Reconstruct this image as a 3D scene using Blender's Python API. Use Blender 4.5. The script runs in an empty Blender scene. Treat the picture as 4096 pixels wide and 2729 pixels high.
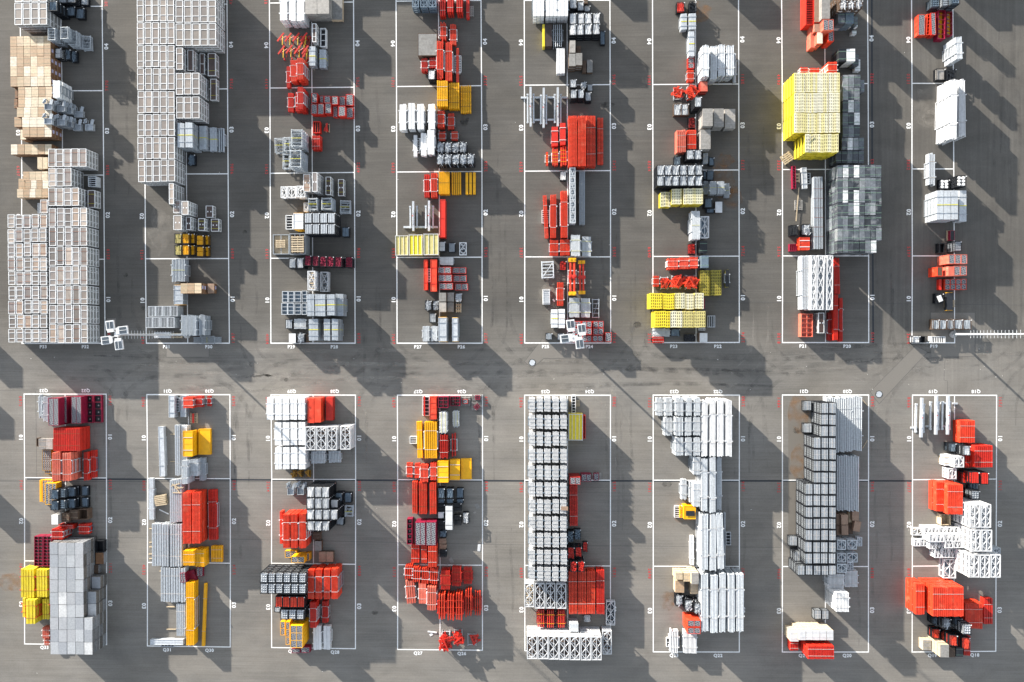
import bpy, math, random
from mathutils import Vector, Matrix, Euler
rnd = random.Random(7)
sc = bpy.context.scene
# ---------------------------------------------------------------- camera
CAM_LOC = Vector((60.3636, 0.7584, 80.3159))
CAM_ROT = Euler((-7.01845527e-03, 2.22186412e-02, -1.71050538e-03), 'XYZ')
cd = bpy.data.cameras.new('camera'); cam = bpy.data.objects.new('camera', cd)
sc.collection.objects.link(cam); cam.location = CAM_LOC; cam.rotation_euler = CAM_ROT
cd.sensor_fit = 'HORIZONTAL'; cd.sensor_width = 36.0; cd.lens = 24.0; cd.clip_start = 0.5; cd.clip_end = 2000
sc.camera = cam
# ---------------------------------------------------------------- sky and sun
SUN_ELEV, SHADOW = 12.5, Vector((0.725, -0.689))      # shadows run to the lower right
w = bpy.data.worlds.new('World'); sc.world = w; w.use_nodes = True
nt = w.node_tree; bg = nt.nodes['Background']; sky = nt.nodes.new('ShaderNodeTexSky')
sky.sky_type = 'NISHITA'; sky.sun_disc = False; sky.sun_elevation = math.radians(SUN_ELEV)
sky.sun_rotation = math.atan2(-SHADOW.x, -SHADOW.y); sky.air_density = 1.0; sky.dust_density = 0.6
hz = nt.nodes.new('ShaderNodeHueSaturation'); hz.inputs['Saturation'].default_value = 0.45; nt.links.new(sky.outputs[0], hz.inputs['Color']); nt.links.new(hz.outputs[0], bg.inputs[0]); bg.inputs[1].default_value = 0.11
sl = bpy.data.lights.new('sun', 'SUN'); sl.energy = 4.2; sl.angle = math.radians(0.5); sl.color = (1.0, 0.93, 0.83)
sun = bpy.data.objects.new('sun', sl); sc.collection.objects.link(sun); sun.location = (0, 0, 100)
e = math.radians(SUN_ELEV)
sun.rotation_euler = Vector((SHADOW.x*math.cos(e), SHADOW.y*math.cos(e), -math.sin(e))).to_track_quat('-Z', 'Y').to_euler()
sc.view_settings.view_transform = 'Standard'; sc.view_settings.look = 'None'; sc.view_settings.gamma = 1
sc.view_settings.exposure = 1.9
try:
    sc.cycles.max_bounces = 5; sc.cycles.diffuse_bounces = 3; sc.cycles.glossy_bounces = 2; sc.cycles.use_denoising = True
except Exception: pass
# ---------------------------------------------------------------- picture <-> ground
FPX = 4096*24/36; RM = CAM_ROT.to_matrix()
def unproj(x, y, z=0.0):
    """the point at height z that the photograph shows at its pixel x, y"""
    d = RM @ Vector(((x-2048)/FPX, -(y-1364.5)/FPX, -1.0))
    return CAM_LOC + d*((z-CAM_LOC.z)/d.z)
# ---------------------------------------------------------------- materials
MAT = {}
def mat(name, col, rough=0.6, metal=0.0, var=0.12, noise=0.12, nscale=3.0, dark=None, hue=0.0):
    """painted / raw surface: colour varies a little between objects and over the surface (wear, dust)"""
    if name in MAT: return MAT[name]
    m = bpy.data.materials.new(name); m.use_nodes = True; t = m.node_tree; n = t.nodes; l = t.links
    b = n['Principled BSDF']; b.inputs['Roughness'].default_value = rough; b.inputs['Metallic'].default_value = metal
    tc = n.new('ShaderNodeNewGeometry'); nz = n.new('ShaderNodeTexNoise'); nz.inputs['Scale'].default_value = nscale
    nz.inputs['Detail'].default_value = 5; nz.inputs['Roughness'].default_value = 0.65
    l.new(tc.outputs['Position'], nz.inputs['Vector'])
    oi = n.new('ShaderNodeObjectInfo')
    r = n.new('ShaderNodeMapRange'); r.inputs[1].default_value = 0.3; r.inputs[2].default_value = 0.7
    r.inputs[3].default_value = 1-noise*2; r.inputs[4].default_value = 1+noise; l.new(nz.outputs['Fac'], r.inputs[0])
    q = n.new('ShaderNodeMapRange'); q.inputs[3].default_value = 1-var; q.inputs[4].default_value = 1+var*0.8
    l.new(oi.outputs['Random'], q.inputs[0])
    mu = n.new('ShaderNodeMath'); mu.operation = 'MULTIPLY'; l.new(r.outputs[0], mu.inputs[0]); l.new(q.outputs[0], mu.inputs[1])
    h = n.new('ShaderNodeHueSaturation'); l.new(mu.outputs[0], h.inputs['Value'])
    if isinstance(col[0], (tuple, list)):
        cr = n.new('ShaderNodeValToRGB'); cr.color_ramp.interpolation = 'CONSTANT'
        el = cr.color_ramp.elements
        for i, c in enumerate(col):
            x = el[i] if i < 2 else el.new(i/len(col))
            x.position = i/len(col); x.color = (*c, 1)
        wn = n.new('ShaderNodeMath'); wn.operation = 'FRACT'; ml = n.new('ShaderNodeMath'); ml.operation = 'MULTIPLY'
        ml.inputs[1].default_value = 37.7; l.new(oi.outputs['Random'], ml.inputs[0]); l.new(ml.outputs[0], wn.inputs[0])
        l.new(wn.outputs[0], cr.inputs[0]); l.new(cr.outputs[0], h.inputs['Color'])
    else: h.inputs['Color'].default_value = (*col, 1)
    out = h.outputs[0]
    if dark:      # scuffs and stains
        n2 = n.new('ShaderNodeTexNoise'); n2.inputs['Scale'].default_value = 1.3; n2.inputs['Detail'].default_value = 8
        l.new(tc.outputs['Position'], n2.inputs['Vector'])
        r2 = n.new('ShaderNodeMapRange'); r2.inputs[1].default_value = 0.55; r2.inputs[2].default_value = 0.75
        l.new(n2.outputs['Fac'], r2.inputs[0]); r2.inputs[4].default_value = 0.7
        mx = n.new('ShaderNodeMixRGB'); l.new(r2.outputs[0], mx.inputs[0]); l.new(out, mx.inputs[1]); mx.inputs[2].default_value = (*dark, 1)
        out = mx.outputs[0]
    l.new(out, b.inputs['Base Color'])
    MAT[name] = m; return m
C = {
 'W': lambda: mat('white_paint', (.66,.67,.68), .5, 0, .08, .06),
 'WF': lambda: mat('white_steel_frame', (.56,.57,.585), .5, 0, .08, .08),
 'Z': lambda: mat('galvanised_steel', (.38,.415,.45), .42, .35, .14, .12, 5),
 'ZM': lambda: mat('corrugated_sheet', (.37,.40,.43), .45, .2, .12, .12, 5),
 'ZL': lambda: mat('bright_galvanised_steel', (.52,.55,.58), .4, .25, .1, .12, 5),
 'ZD': lambda: mat('dull_galvanised_steel', (.16,.215,.27), .45, .3, .18, .15, 5),
 'R': lambda: mat('red_paint', (.52,.021,.010), .45, 0, .14, .12, 3, dark=(.38,.035,.022)),
 'RO': lambda: mat('orange_red_paint', (.63,.045,.016), .45, 0, .12, .12, 3, dark=(.62,.13,.07)),
 'RP': lambda: mat('faded_red_paint', (.58,.125,.08), .55, 0, .12, .10, 3, dark=(.62,.24,.17)),
 'RD': lambda: mat('dark_red_paint', (.26,.012,.008), .5, 0, .15, .15, 3),
 'M': lambda: mat('crimson_paint', (.22,.004,.030), .5, 0, .15, .15, 3),
 'A': lambda: mat('amber_paint', (.80,.40,.003), .45, 0, .08, .06, 2, dark=(.62,.33,.02)),
 'AO': lambda: mat('brown_yellow_paint', (.34,.17,.01), .5, 0, .12, .15, 3),
 'Y': lambda: mat('yellow_paint', (.70,.56,.03), .45, 0, .07, .08, 2, dark=(.62,.47,.06)),
 'YP': lambda: mat('sun_bleached_yellow', (.50,.44,.17), .55, 0, .08, .1, 2),
 'YV': lambda: mat('mixed_yellow', ((.60,.58,.42),(.60,.55,.27),(.62,.60,.48),(.62,.57,.34)), .55, 0, .08, .1, 2),
 'YO': lambda: mat('dusty_green_yellow', (.27,.23,.03), .6, 0, .08, .12, 2),
 'K': lambda: mat('black_steel', (.012,.014,.018), .5, .2, .2, .2, 4),
 'KP': lambda: mat('black_plastic', (.02,.022,.026), .35, 0, .2, .2, 4),
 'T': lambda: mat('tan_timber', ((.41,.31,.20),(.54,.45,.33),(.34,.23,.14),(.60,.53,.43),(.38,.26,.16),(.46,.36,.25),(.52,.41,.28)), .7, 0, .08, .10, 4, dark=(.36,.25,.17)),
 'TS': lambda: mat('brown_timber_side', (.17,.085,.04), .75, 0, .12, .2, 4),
 'TL': lambda: mat('light_timber', (.46,.37,.25), .7, 0, .12, .12, 4),
 'G': lambda: mat('weathered_grey_timber', ((.25,.24,.225),(.30,.285,.265),(.21,.205,.195)), .75, 0, .1, .14, 4, dark=(.13,.12,.11)),
 'B': lambda: mat('brown_timber', (.09,.055,.035), .75, 0, .2, .2, 4),
 'CB': lambda: mat('cardboard', (.26,.17,.12), .8, 0, .15, .1, 3),
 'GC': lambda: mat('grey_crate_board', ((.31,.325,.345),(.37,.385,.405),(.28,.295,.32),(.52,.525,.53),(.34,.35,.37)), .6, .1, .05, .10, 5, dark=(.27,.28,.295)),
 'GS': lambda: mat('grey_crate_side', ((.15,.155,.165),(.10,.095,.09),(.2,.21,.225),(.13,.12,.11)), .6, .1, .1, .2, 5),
 'PB': lambda: mat('phenolic_board', ((.150,.128,.113),(.170,.145,.13),(.132,.114,.102),(.205,.17,.147),(.155,.127,.112),(.12,.104,.097)), .55, 0, .08, .10, 2),
 'PT': lambda: mat('tan_phenolic_board', ((.30,.225,.175),(.22,.19,.175),(.37,.31,.265),(.19,.165,.155),(.27,.23,.20)), .55, 0, .08, .12, 2),
 'PD': lambda: mat('dark_phenolic_board', (.06,.038,.032), .5, 0, .35, .2, 2),
 'FK': lambda: mat('film_wrapping', ((.06,.068,.08),(.10,.115,.13),(.03,.035,.042),(.22,.235,.25),(.075,.085,.10),(.62,.63,.64),(.15,.165,.185),(.05,.056,.066)), .3, 0, .1, .2, 4, dark=(.26,.27,.28)),
 'FW': lambda: mat('white_film', (.6,.61,.62), .35, 0, .08, .06),
 'GR': lambda: mat('green_strap', (.16,.26,.19), .5, 0, .1, .1),
 'OS': lambda: mat('rust_strap', (.26,.08,.03), .6, 0, .2, .1),
 'YS': lambda: mat('yellow_strap', (.55,.50,.03), .5, 0, .1, .05),
 'WS': lambda: mat('pale_strap', (.50,.47,.45), .6, 0, .1, .05),
 'LB': lambda: mat('paper_label', (.38,.36,.50), .6, 0, .2, .05),
 'GL': lambda: mat('lamp_glass', (.10, .12, .14), .12, .3, .1, .1),
 'PC': lambda: mat('pack_side', (.25,.25,.245), .6, 0, .15, .12),
 'CO': lambda: mat('concrete', (.42, .41, .39), .8, 0, .1, .1),
}
def tread_mat():
    """black rubber-like tread plate with a woven relief of grey raised bars"""
    if 'tread' in MAT: return MAT['tread']
    m = bpy.data.materials.new('tread_plate'); m.use_nodes = True; t = m.node_tree; n = t.nodes; l = t.links
    b = n['Principled BSDF']; b.inputs['Roughness'].default_value = .5
    tc = n.new('ShaderNodeTexCoord'); mp = n.new('ShaderNodeMapping'); mp.inputs['Rotation'].default_value = (0, 0, math.radians(28))
    l.new(tc.outputs['Object'], mp.inputs[0])
    br = n.new('ShaderNodeTexBrick'); br.inputs['Scale'].default_value = 1; br.inputs['Brick Width'].default_value = .40
    br.inputs['Row Height'].default_value = .2; br.inputs['Mortar Size'].default_value = .04; br.inputs['Bias'].default_value = 0
    br.inputs['Color1'].default_value = (.055, .06, .075, 1); br.inputs['Color2'].default_value = (.035, .038, .05, 1); br.inputs['Mortar'].default_value = (.24, .24, .25, 1)
    l.new(mp.outputs[0], br.inputs['Vector']); l.new(br.outputs['Color'], b.inputs['Base Color'])
    MAT['tread'] = m; return m
C['TR'] = tread_mat
def ground_mat():
    m = bpy.data.materials.new('asphalt'); m.use_nodes = True; t = m.node_tree; n = t.nodes; l = t.links
    b = n['Principled BSDF']; b.inputs['Roughness'].default_value = .85; b.inputs['Specular IOR Level'].default_value = .25
    g = n.new('ShaderNodeNewGeometry')
    def noise(scale, det, ro=.6, dist=0, rot=0, dtl=None):
        mp = n.new('ShaderNodeMapping'); mp.inputs['Scale'].default_value = scale; mp.inputs['Rotation'].default_value = (0, 0, rot)
        l.new(g.outputs['Position'], mp.inputs[0]); z = n.new('ShaderNodeTexNoise'); z.inputs['Scale'].default_value = 1
        z.inputs['Detail'].default_value = det; z.inputs['Roughness'].default_value = ro; z.inputs['Distortion'].default_value = dist
        l.new(mp.outputs[0], z.inputs['Vector']); return z.outputs['Fac']
    def rng(s, a, b_, c, d):
        r = n.new('ShaderNodeMapRange'); r.inputs[1].default_value = a; r.inputs[2].default_value = b_
        r.inputs[3].default_value = c; r.inputs[4].default_value = d; l.new(s, r.inputs[0]); return r.outputs[0]
    def op(o, a, c):
        x = n.new('ShaderNodeMath'); x.operation = o
        for i, v in enumerate((a, c)):
            if isinstance(v, (int, float)): x.inputs[i].default_value = v
            else: l.new(v, x.inputs[i])
        return x.outputs[0]
    big = rng(noise((.05, .05, 1), 4), .3, .7, .84, 1.12)
    streak = rng(noise((.07, 2.6, 1), 8, .75, .35), .3, .7, .90, 1.09)         # tyre wear along the aisles
    streak2 = rng(noise((.10, 8.0, 1), 6, .75, .6), .33, .67, .86, 1.09)
    vstreak = rng(noise((2.2, .07, 1), 5, .7, .4), .3, .7, .85, 1.14)
    sx = n.new('ShaderNodeSeparateXYZ'); l.new(g.outputs['Position'], sx.inputs[0])
    fx = rng(sx.outputs[0], 99.5, 101.5, 0, 1); fy = rng(sx.outputs[1], -7, -2, 0, 1)
    fv = op('MULTIPLY', fx, fy)
    hs = op('MULTIPLY', streak, streak2)
    mixs = n.new('ShaderNodeMix'); mixs.data_type = 'FLOAT'; l.new(fv, mixs.inputs[0]); l.new(hs, mixs.inputs[2]); l.new(vstreak, mixs.inputs[3])
    fine = rng(noise((5, 5, 1), 5, .8), .3, .7, .88, 1.1)
    v = op('MULTIPLY', op('MULTIPLY', big, mixs.outputs[0]), fine)
    spot = rng(noise((.55, .55, 1), 7, .75, 1.2), .66, .76, 1, .72)          # oil and rubber marks
    v = op('MULTIPLY', v, spot)
    edge = op('ADD', sx.outputs[1], op('MULTIPLY', noise((.08, .15, 1), 3), 6.0))
    v = op('MULTIPLY', v, rng(edge, -1.5, 7.5, 1, .56))                       # darker asphalt between the upper bays
    v = op('MULTIPLY', v, rng(noise((.18, .34, 1), 9, .62, .5, .5), .36, .64, .88, 1.08))
    h = n.new('ShaderNodeHueSaturation'); l.new(v, h.inputs['Value'])
    mx = n.new('ShaderNodeMixRGB'); l.new(rng(noise((.12, .2, 1), 4), .35, .65, 0, 1), mx.inputs[0])
    mx.inputs[1].default_value = (.192, .178, .158, 1); mx.inputs[2].default_value = (.184, .174, .159, 1)
    l.new(mx.outputs[0], h.inputs['Color'])
    ru = rng(noise((.22, .3, 1), 8, .8, .8), .69, .82, 0, .35)                # light rust bloom
    m3 = n.new('ShaderNodeMixRGB'); l.new(ru, m3.inputs[0]); l.new(h.outputs[0], m3.inputs[1]); m3.inputs[2].default_value = (.16, .085, .04, 1)
    l.new(m3.outputs[0], b.inputs['Base Color'])
    bp = n.new('ShaderNodeBump'); bp.inputs['Strength'].default_value = .25; bp.inputs['Distance'].default_value = .01
    l.new(noise((30, 30, 30), 3), bp.inputs['Height']); l.new(bp.outputs[0], b.inputs['Normal'])
    return m
def paint_mat(name, col, worn=.35):
    m = bpy.data.materials.new(name); m.use_nodes = True; t = m.node_tree; n = t.nodes; l = t.links
    b = n['Principled BSDF']; b.inputs['Roughness'].default_value = .7
    g = n.new('ShaderNodeNewGeometry'); z = n.new('ShaderNodeTexNoise'); z.inputs['Scale'].default_value = 6; z.inputs['Detail'].default_value = 8
    l.new(g.outputs['Position'], z.inputs['Vector'])
    r = n.new('ShaderNodeMapRange'); r.inputs[1].default_value = .52; r.inputs[2].default_value = .72; r.inputs[4].default_value = worn
    l.new(z.outputs['Fac'], r.inputs[0]); mx = n.new('ShaderNodeMixRGB'); l.new(r.outputs[0], mx.inputs[0])
    mx.inputs[1].default_value = (*col, 1); mx.inputs[2].default_value = (.12, .115, .11, 1); l.new(mx.outputs[0], b.inputs['Base Color'])
    return m
# ---------------------------------------------------------------- mesh tools
class MB:
    def __init__(s): s.v = []; s.f = []
    def box(s, cx, cy, cz, sx, sy, sz, rz=0.0, top=None):
        a, b, c = sx/2, sy/2, sz/2; i = len(s.v); co, si = math.cos(rz), math.sin(rz)
        for dz in (-c, c):
            k = 1 if dz < 0 or top is None else top
            for dx, dy in ((-a, -b), (a, -b), (a, b), (-a, b)):
                dx *= k; dy *= k
                s.v.append((cx+dx*co-dy*si, cy+dx*si+dy*co, cz+dz))
        s.f += [(i, i+3, i+2, i+1), (i+4, i+5, i+6, i+7), (i, i+1, i+5, i+4), (i+1, i+2, i+6, i+5), (i+2, i+3, i+7, i+6), (i+3, i, i+4, i+7)]
        return s
    def bar(s, p, q, w_, h_=None, n=4, ph=None):
        """a straight bar (n=4) or tube (n>4) from p to q"""
        p, q = Vector(p), Vector(q); d = q-p
        if d.length < 1e-6: return s
        d.normalize(); h_ = h_ or w_
        up = Vector((0, 0, 1)) if abs(d.z) < .95 else Vector((0, 1, 0))
        x = d.cross(up).normalized(); y = x.cross(d).normalized(); i = len(s.v)
        for e_ in (p, q):
            for k in range(n):
                a = 2*math.pi*(k+.5)/n; m_ = 1/math.cos(math.pi/n) if n == 4 else 1
                s.v.append(tuple(e_ + x*(math.cos(a)*w_/2*m_) + y*(math.sin(a)*h_/2*m_)))
        for k in range(n): s.f.append((i+k, i+(k+1) % n, i+n+(k+1) % n, i+n+k))
        s.f += [tuple(i+k for k in reversed(range(n))), tuple(i+n+k for k in range(n))]
        return s
    def lathe(s, prof, n=12, c=(0, 0)):
        i = len(s.v)
        for r, z in prof:
            for k in range(n): s.v.append((c[0]+r*math.cos(2*math.pi*k/n), c[1]+r*math.sin(2*math.pi*k/n), z))
        for j in range(len(prof)-1):
            for k in range(n): a = i+j*n; s.f.append((a+k, a+(k+1) % n, a+n+(k+1) % n, a+n+k))
        s.f.append(tuple(i+k for k in reversed(range(n)))); s.f.append(tuple(i+(len(prof)-1)*n+k for k in range(n)))
        return s
    def mesh(s, name, m):
        me = bpy.data.meshes.new(name); me.from_pydata(s.v, [], s.f); me.materials.append(m); me.update(); return me
def P(name, mb, c, subs=(), loc=(0, 0, 0), rz=0.0, label=None):
    """a finished part: name, mesh, sub-parts, offset"""
    return dict(name=name, mesh=mb.mesh(name, C[c]() if isinstance(c, str) else c), subs=list(subs), loc=loc, rz=rz, label=label)
# ---------------------------------------------------------------- kinds of load; each builder returns its parts for a w x d x h unit
J = lambda a: rnd.uniform(-a, a)
def k_pack(w, d, h, c='PB', fr='W', bars=2, strap=False, tags=False, **o):
    w2 = w-.08; r = .07; f = MB(); q = MB(); n = 3; t = h/n
    for i in range(n): q.box(0, 0, t*(i+.5)-.012-(.04 if i == n-1 else 0), w2-.05, d-.06, t-.045-(.07 if i == n-1 else 0))
    z = h-.045
    for s_ in (-1, 1):
        f.box(s_*(w2/2-r/2), 0, z, r, d, .09); f.box(0, s_*(d/2-r*.42), z+.002, w2-2*r, r*.84, .085)
        f.box(s_*(w2/2-.02), 0, .03, .05, d-.1, .05)
        for y in (-.47, -.2, .2, .47): f.box(s_*(w2/2-.012), y*d, h*.5, .04, .06, h-.1)
        for y in (-1, 1): f.box(s_*(w2/2+.035), y*d*.28, h*.8, .06, .07, .1)
    out = [P('steel_frame', f, fr), P('panel_core', q, 'PC'), P('plywood_board', MB().box(0, 0, h-.04, w2-.14, d-.12, .04), c)]
    if strap:
        for y in (-.27, .27): out.append(P('strap', MB().box(0, y*d, h+.004, w2, .03, .012), 'OS' if c != 'PD' else 'YS'))
    elif bars:
        for y in (-.22, .22) if bars == 2 else (0,): out.append(P('crossbar', MB().box(0, y*d, h-.012, w2-.14, .06, .045), fr))
    if tags:
        for x in (-1, 1): out.append(P('tag', MB().box(x*w*.2, 0, h-.012, .13, .15, .012), 'W'))
    return out
def k_crate(w, d, h, c='T', side=None, strap='GR', lab=False, open=False, **o):
    side = side or c; b = MB()
    if open:
        for s_ in (-1, 1): b.box(s_*(w/2-.03), 0, h/2, .06, d, h-.01); b.box(0, s_*(d/2-.03), h/2+.002, w-.12, .06, h-.01)
        b.box(0, 0, .05, w-.12, d-.12, .08)
        return [P('crate_wall', b, c)]
    b.box(0, 0, h*.5+.05, w-.02, d-.02, h-.12)
    for x in (-.44, 0, .44): b.box(x*w, 0, .045, .1*w, d-.04, .07)
    for s_ in (-1, 1):
        for x in (-.46, 0, .46): b.box(x*w*.98, s_*(d/2-.004), h*.5+.03, .06, .018, h-.14)
        for y in (-.45, .45): b.box(s_*(w/2-.004), y*d, h*.5+.03, .018, .06, h-.14)
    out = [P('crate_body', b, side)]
    lid = MB(); n = 1
    for i in range(n): lid.box((i-(n-1)/2)*(w-.01)/n, 0, h-.03, (w-.01)/n-.008, d-.004, .045)
    out.append(P('lid', lid, c))
    if strap:
        for y in (-.25, .25): out.append(P('strap', MB().box(0, y*d, h-.004, w+.004, .014, .008), strap))
    if lab:
        out.append(P('label', MB().box(w/2+.006, d*.1, h*.45, .012, d*.35, h*.5), 'LB'))
    return out
def load_mesh(w, d, h, fill, seed=0):
    r = random.Random(seed); b = MB(); z0 = h*.2; top = h*1.0
    if fill == 'rods':
        n = max(5, int(w/.1))
        for cy in (-.25, .25):
            for i in range(n):
                x = (i+.5)/n*w*.88-w*.44
                z = top-.03-r.random()*.08; l_ = d*.22*(r.uniform(.85, 1.1)); dx = r.uniform(-.06, .06)
                b.bar((x-dx, cy*d*.95-l_, z), (x+dx, cy*d*.95+l_, z+r.uniform(-.05, .05)), .055, n=5)
        b.box(0, 0, h*.4, w*.8, d*.86, h*.5)
    elif fill == 'long':
        n = max(6, int(w/.085))
        for i in range(n):
            x = (i+.5)/n*w*.86-w*.43; z = top-.02-r.random()*.1; dx = r.uniform(-.07, .07)
            b.bar((x-dx, -d*.46*r.uniform(.8, 1), z), (x+dx, d*.46*r.uniform(.8, 1), z+r.uniform(-.06, .06)), .05, n=5)
        b.box(0, 0, h*.4, w*.8, d*.8, h*.5)
    elif fill == 'jumble':
        for i in range(34):
            a = r.uniform(0, math.pi); l_ = r.uniform(.12, .32); x = r.uniform(-.36, .36)*w; y = r.uniform(-.4, .4)*d
            z = h*.72+r.random()*h*.3; q = min(l_, w*.5-abs(x)*.9, d*.5)
            b.bar((x-q*math.cos(a)*.8, y-q*math.sin(a), z), (x+q*math.cos(a)*.8, y+q*math.sin(a), z+r.uniform(-.12, .12)), r.uniform(.03, .06), r.uniform(.03, .09), n=4)
        for i in range(12): b.box(r.uniform(-.36, .36)*w, r.uniform(-.38, .38)*d, h*.62+r.random()*h*.2, .12, .1, .06, r.uniform(0, 3))
        b.box(0, 0, h*.32, w*.86, d*.88, h*.4)
    elif fill == 'sheets':
        n = 4
        for i in range(n):
            x = (i+.5)/n*w*.9-w*.45
            b.box(x*.98, J(.02), h*.5, w*.88/n-.03, d*.88, h*.86, 0, .97); b.box(x*.98, J(.02), h*.95, w*.88/n-.08, d*.86, .05)
    elif fill == 'clamps':
        for i in range(3):
            for j in range(4):
                x = (i-1)*w*.28; y = (j-1.5)*d*.23
                b.box(x, y, h*.8, w*.2, d*.1, .12, r.uniform(-.2, .2)); b.box(x+.04, y+.05, h*.86, w*.08, d*.16, .1, r.uniform(-.6, .6))
                b.bar((x-.1, y, h*.9), (x+.1, y+.03, h*.9), .05, n=5)
        b.box(0, 0, h*.38, w*.9, d*.9, h*.55)
    elif fill == 'slats':
        n = 6
        for cy in (-.24, .24):
            for i in range(n):
                b.box((i+.5)/n*w*.86-w*.43, cy*d, h*.72+r.random()*.05, w*.075, d*.4, h*.26, r.uniform(-.05, .05))
        b.box(0, 0, h*.3, w*.84, d*.86, h*.4)
    elif fill == 'drums':
        for i in range(2):
            for j in range(3): b.lathe([(.16, h*.1), (.17, h*.9), (.15, h*.97)], 10, ((i-.5)*w*.46, (j-1)*d*.3))
    elif fill == 'lumps':
        for i in range(40): b.box(r.uniform(-.42, .42)*w, r.uniform(-.44, .44)*d, h*.65+r.random()*h*.25, r.uniform(.08, .2), r.uniform(.06, .14), .1, r.uniform(0, 3))
        b.box(0, 0, h*.36, w*.9, d*.9, h*.5)
    elif fill == 'solid':
        b.box(0, 0, h*.45, w*.86, d*.88, h*.75)
    return b
def k_mbox(w, d, h, fill='rods', fc='ZL', c='K', cross=False, seed=0, **o):
    b = MB(); r = .035
    for sx in (-1, 1):
        for sy in (-1, 1): b.box(sx*(w/2-r), sy*(d/2-r), h/2, .06, .06, h-.005)
        for z in (.08, h*.5, h-.03): b.box(sx*(w/2-.02), 0, z, .04, d-.12, .05); b.box(0, sx*(d/2-.02), z, w-.12, .04, .05)
        for i in range(1, 5): b.box(sx*(w/2-.018), (i/5-.5)*d, h*.5, .014, .014, h*.86)
        for i in range(1, 4): b.box((i/4-.5)*w, sx*(d/2-.018), h*.5, .014, .014, h*.86)
        if fill not in ('sheets', 'slats', 'clamps'): b.box(sx*(w/2-.045), 0, h*.34, .008, d-.14, h*.5); b.box(0, sx*(d/2-.045), h*.34, w-.14, .008, h*.5)
    b.box(0, 0, .06, w-.1, d-.1, .04)
    out = [P('cage', b, c)]
    if fill:
        out.append(P('load', load_mesh(w, d, h, fill, seed), fc))
        if cross:
            out.append(P('strap', MB().box(0, 0, h*.985, w*.84, .022, .02), 'WS')); out.append(P('strap', MB().box(0, 0, h*.985+.003, .022, d*.84, .02), 'WS'))
        else:
            out.append(P('tag', MB().box(w/2-.02, d/2-.1, h-.02, .09, .09, .1), 'W'))
    return out
def k_bun(w, d, h, n=5, c='R', sec='beam', fr='ZL', strap='WS', ax='y', ragged=.03, ns=2, gapf=.12, name=None, posts=True, rail=True, **o):
    out = []; W, D = (w, d) if ax == 'y' else (d, w); rz = 0 if ax == 'y' else math.pi/2
    if sec in ('beam', 'lattice') and n > 2: gapf = max(gapf, .32)
    if sec == 'plank' and n > 1: gapf = max(gapf, .08)
    pw = W/n; bw = pw*(1-gapf)
    b = MB()
    if sec == 'tube':
        k = max(1, round((h-.1)/bw)); hh = (h-.1)/k
        for i in range(k): b.bar((0, -D/2+J(.02), .1+hh*(i+.5)), (0, D/2+J(.02), .1+hh*(i+.5)), bw, hh, n=6)
        for s_ in (-1, 1): b.box(0, s_*(D/2-.04), .1+(h-.1)/2, bw*1.0, .07, (h-.1)*.99)
    elif sec == 'girder':
        b.box(0, 0, .1+(h-.16)/2-.01, bw, D, h-.16-.07); fl = MB()
        for s_ in (-1, 1): fl.box(s_*bw*.37, 0, h-.04, bw*.25, D, .08)
        m_ = max(4, int(D/.34))
        for i in range(m_+1): fl.box(0, (i/m_-.5)*(D-.14), h-.042, bw*.5, .14, .076)
    elif sec == 'lattice':
        b.box(-bw*.3, 0, .1+(h-.1)/2, bw*.4, D, h-.1); b.box(bw*.3, 0, .1+(h-.1)/2, bw*.4, D, h-.1)
        m_ = max(3, int(D/.75))
        for i in range(m_+1): b.box(0, (i/m_-.5)*(D-.3), h-.05, bw*.25, .2, .08)
        b.box(0, 0, .2, bw*.22, D*.98, .1)
    elif sec == 'plank':
        k = max(2, int(h/.16)); hh = (h-.1)/k
        for i in range(k): b.box(0, J(.015), .1+hh*(i+.5), bw, D, hh-.02)
    else:
        b.box(0, 0, .1+(h-.1)/2, bw, D, h-.1)
        b.box(-bw*.33, 0, h-.0, bw*.3, D-.01, .03); b.box(bw*.33, 0, h-.0, bw*.3, D-.01, .03)
    nm = name or {'tube': 'tube', 'girder': 'girder', 'lattice': 'girder', 'plank': 'plank'}.get(sec, 'beam')
    p0 = P(nm, b, c if not (sec == 'girder' and c in ('YV', 'YP')) else 'Y')
    if sec == 'girder': p0['subs'] = [P('flange', fl, c)]
    for i in range(n):
        p = dict(p0); x = (i+.5)*pw-W/2; y = J(ragged); p['loc'] = (x, y, 0) if ax == 'y' else (y, x, 0); p['rz'] = rz; out.append(p)
    if sec == 'girder':
        g = MB(); g.box(0, 0, h-.085, W*.985, D*.96, .012); out.append(P('web_plate', g, 'KP', rz=rz))  # black sheet under the slats stands in for shade in the openings
    if posts and fr:
        f = MB()
        for y in (-.23, .23):
            f.box(0, y*D, .045, W+.16, .08, .08)
            for s_ in (-1, 1): f.box(s_*(W/2+.06), y*D, h*.5, .06, .07, h); f.box(s_*(W/2+.06), y*D, h, .1, .12, .05)
        for s_ in (-1, 1): f.box(s_*(W/2+.055), 0, .05, .05, D*.46, .06); f.box(s_*(W/2+.055), 0, h*.75, .045, D*.46, .045) if rail else None
        out.append(P('carrier_frame', f, fr, rz=rz))
    if strap:
        for i in range(ns):
            y = (i-(ns-1)/2)*(.52 if ns == 2 else .8/ns); q = MB().box(0, y*D, h+.022, W*.99, .028, .014); out.append(P('strap', q, strap, rz=rz))
    return out
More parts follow.
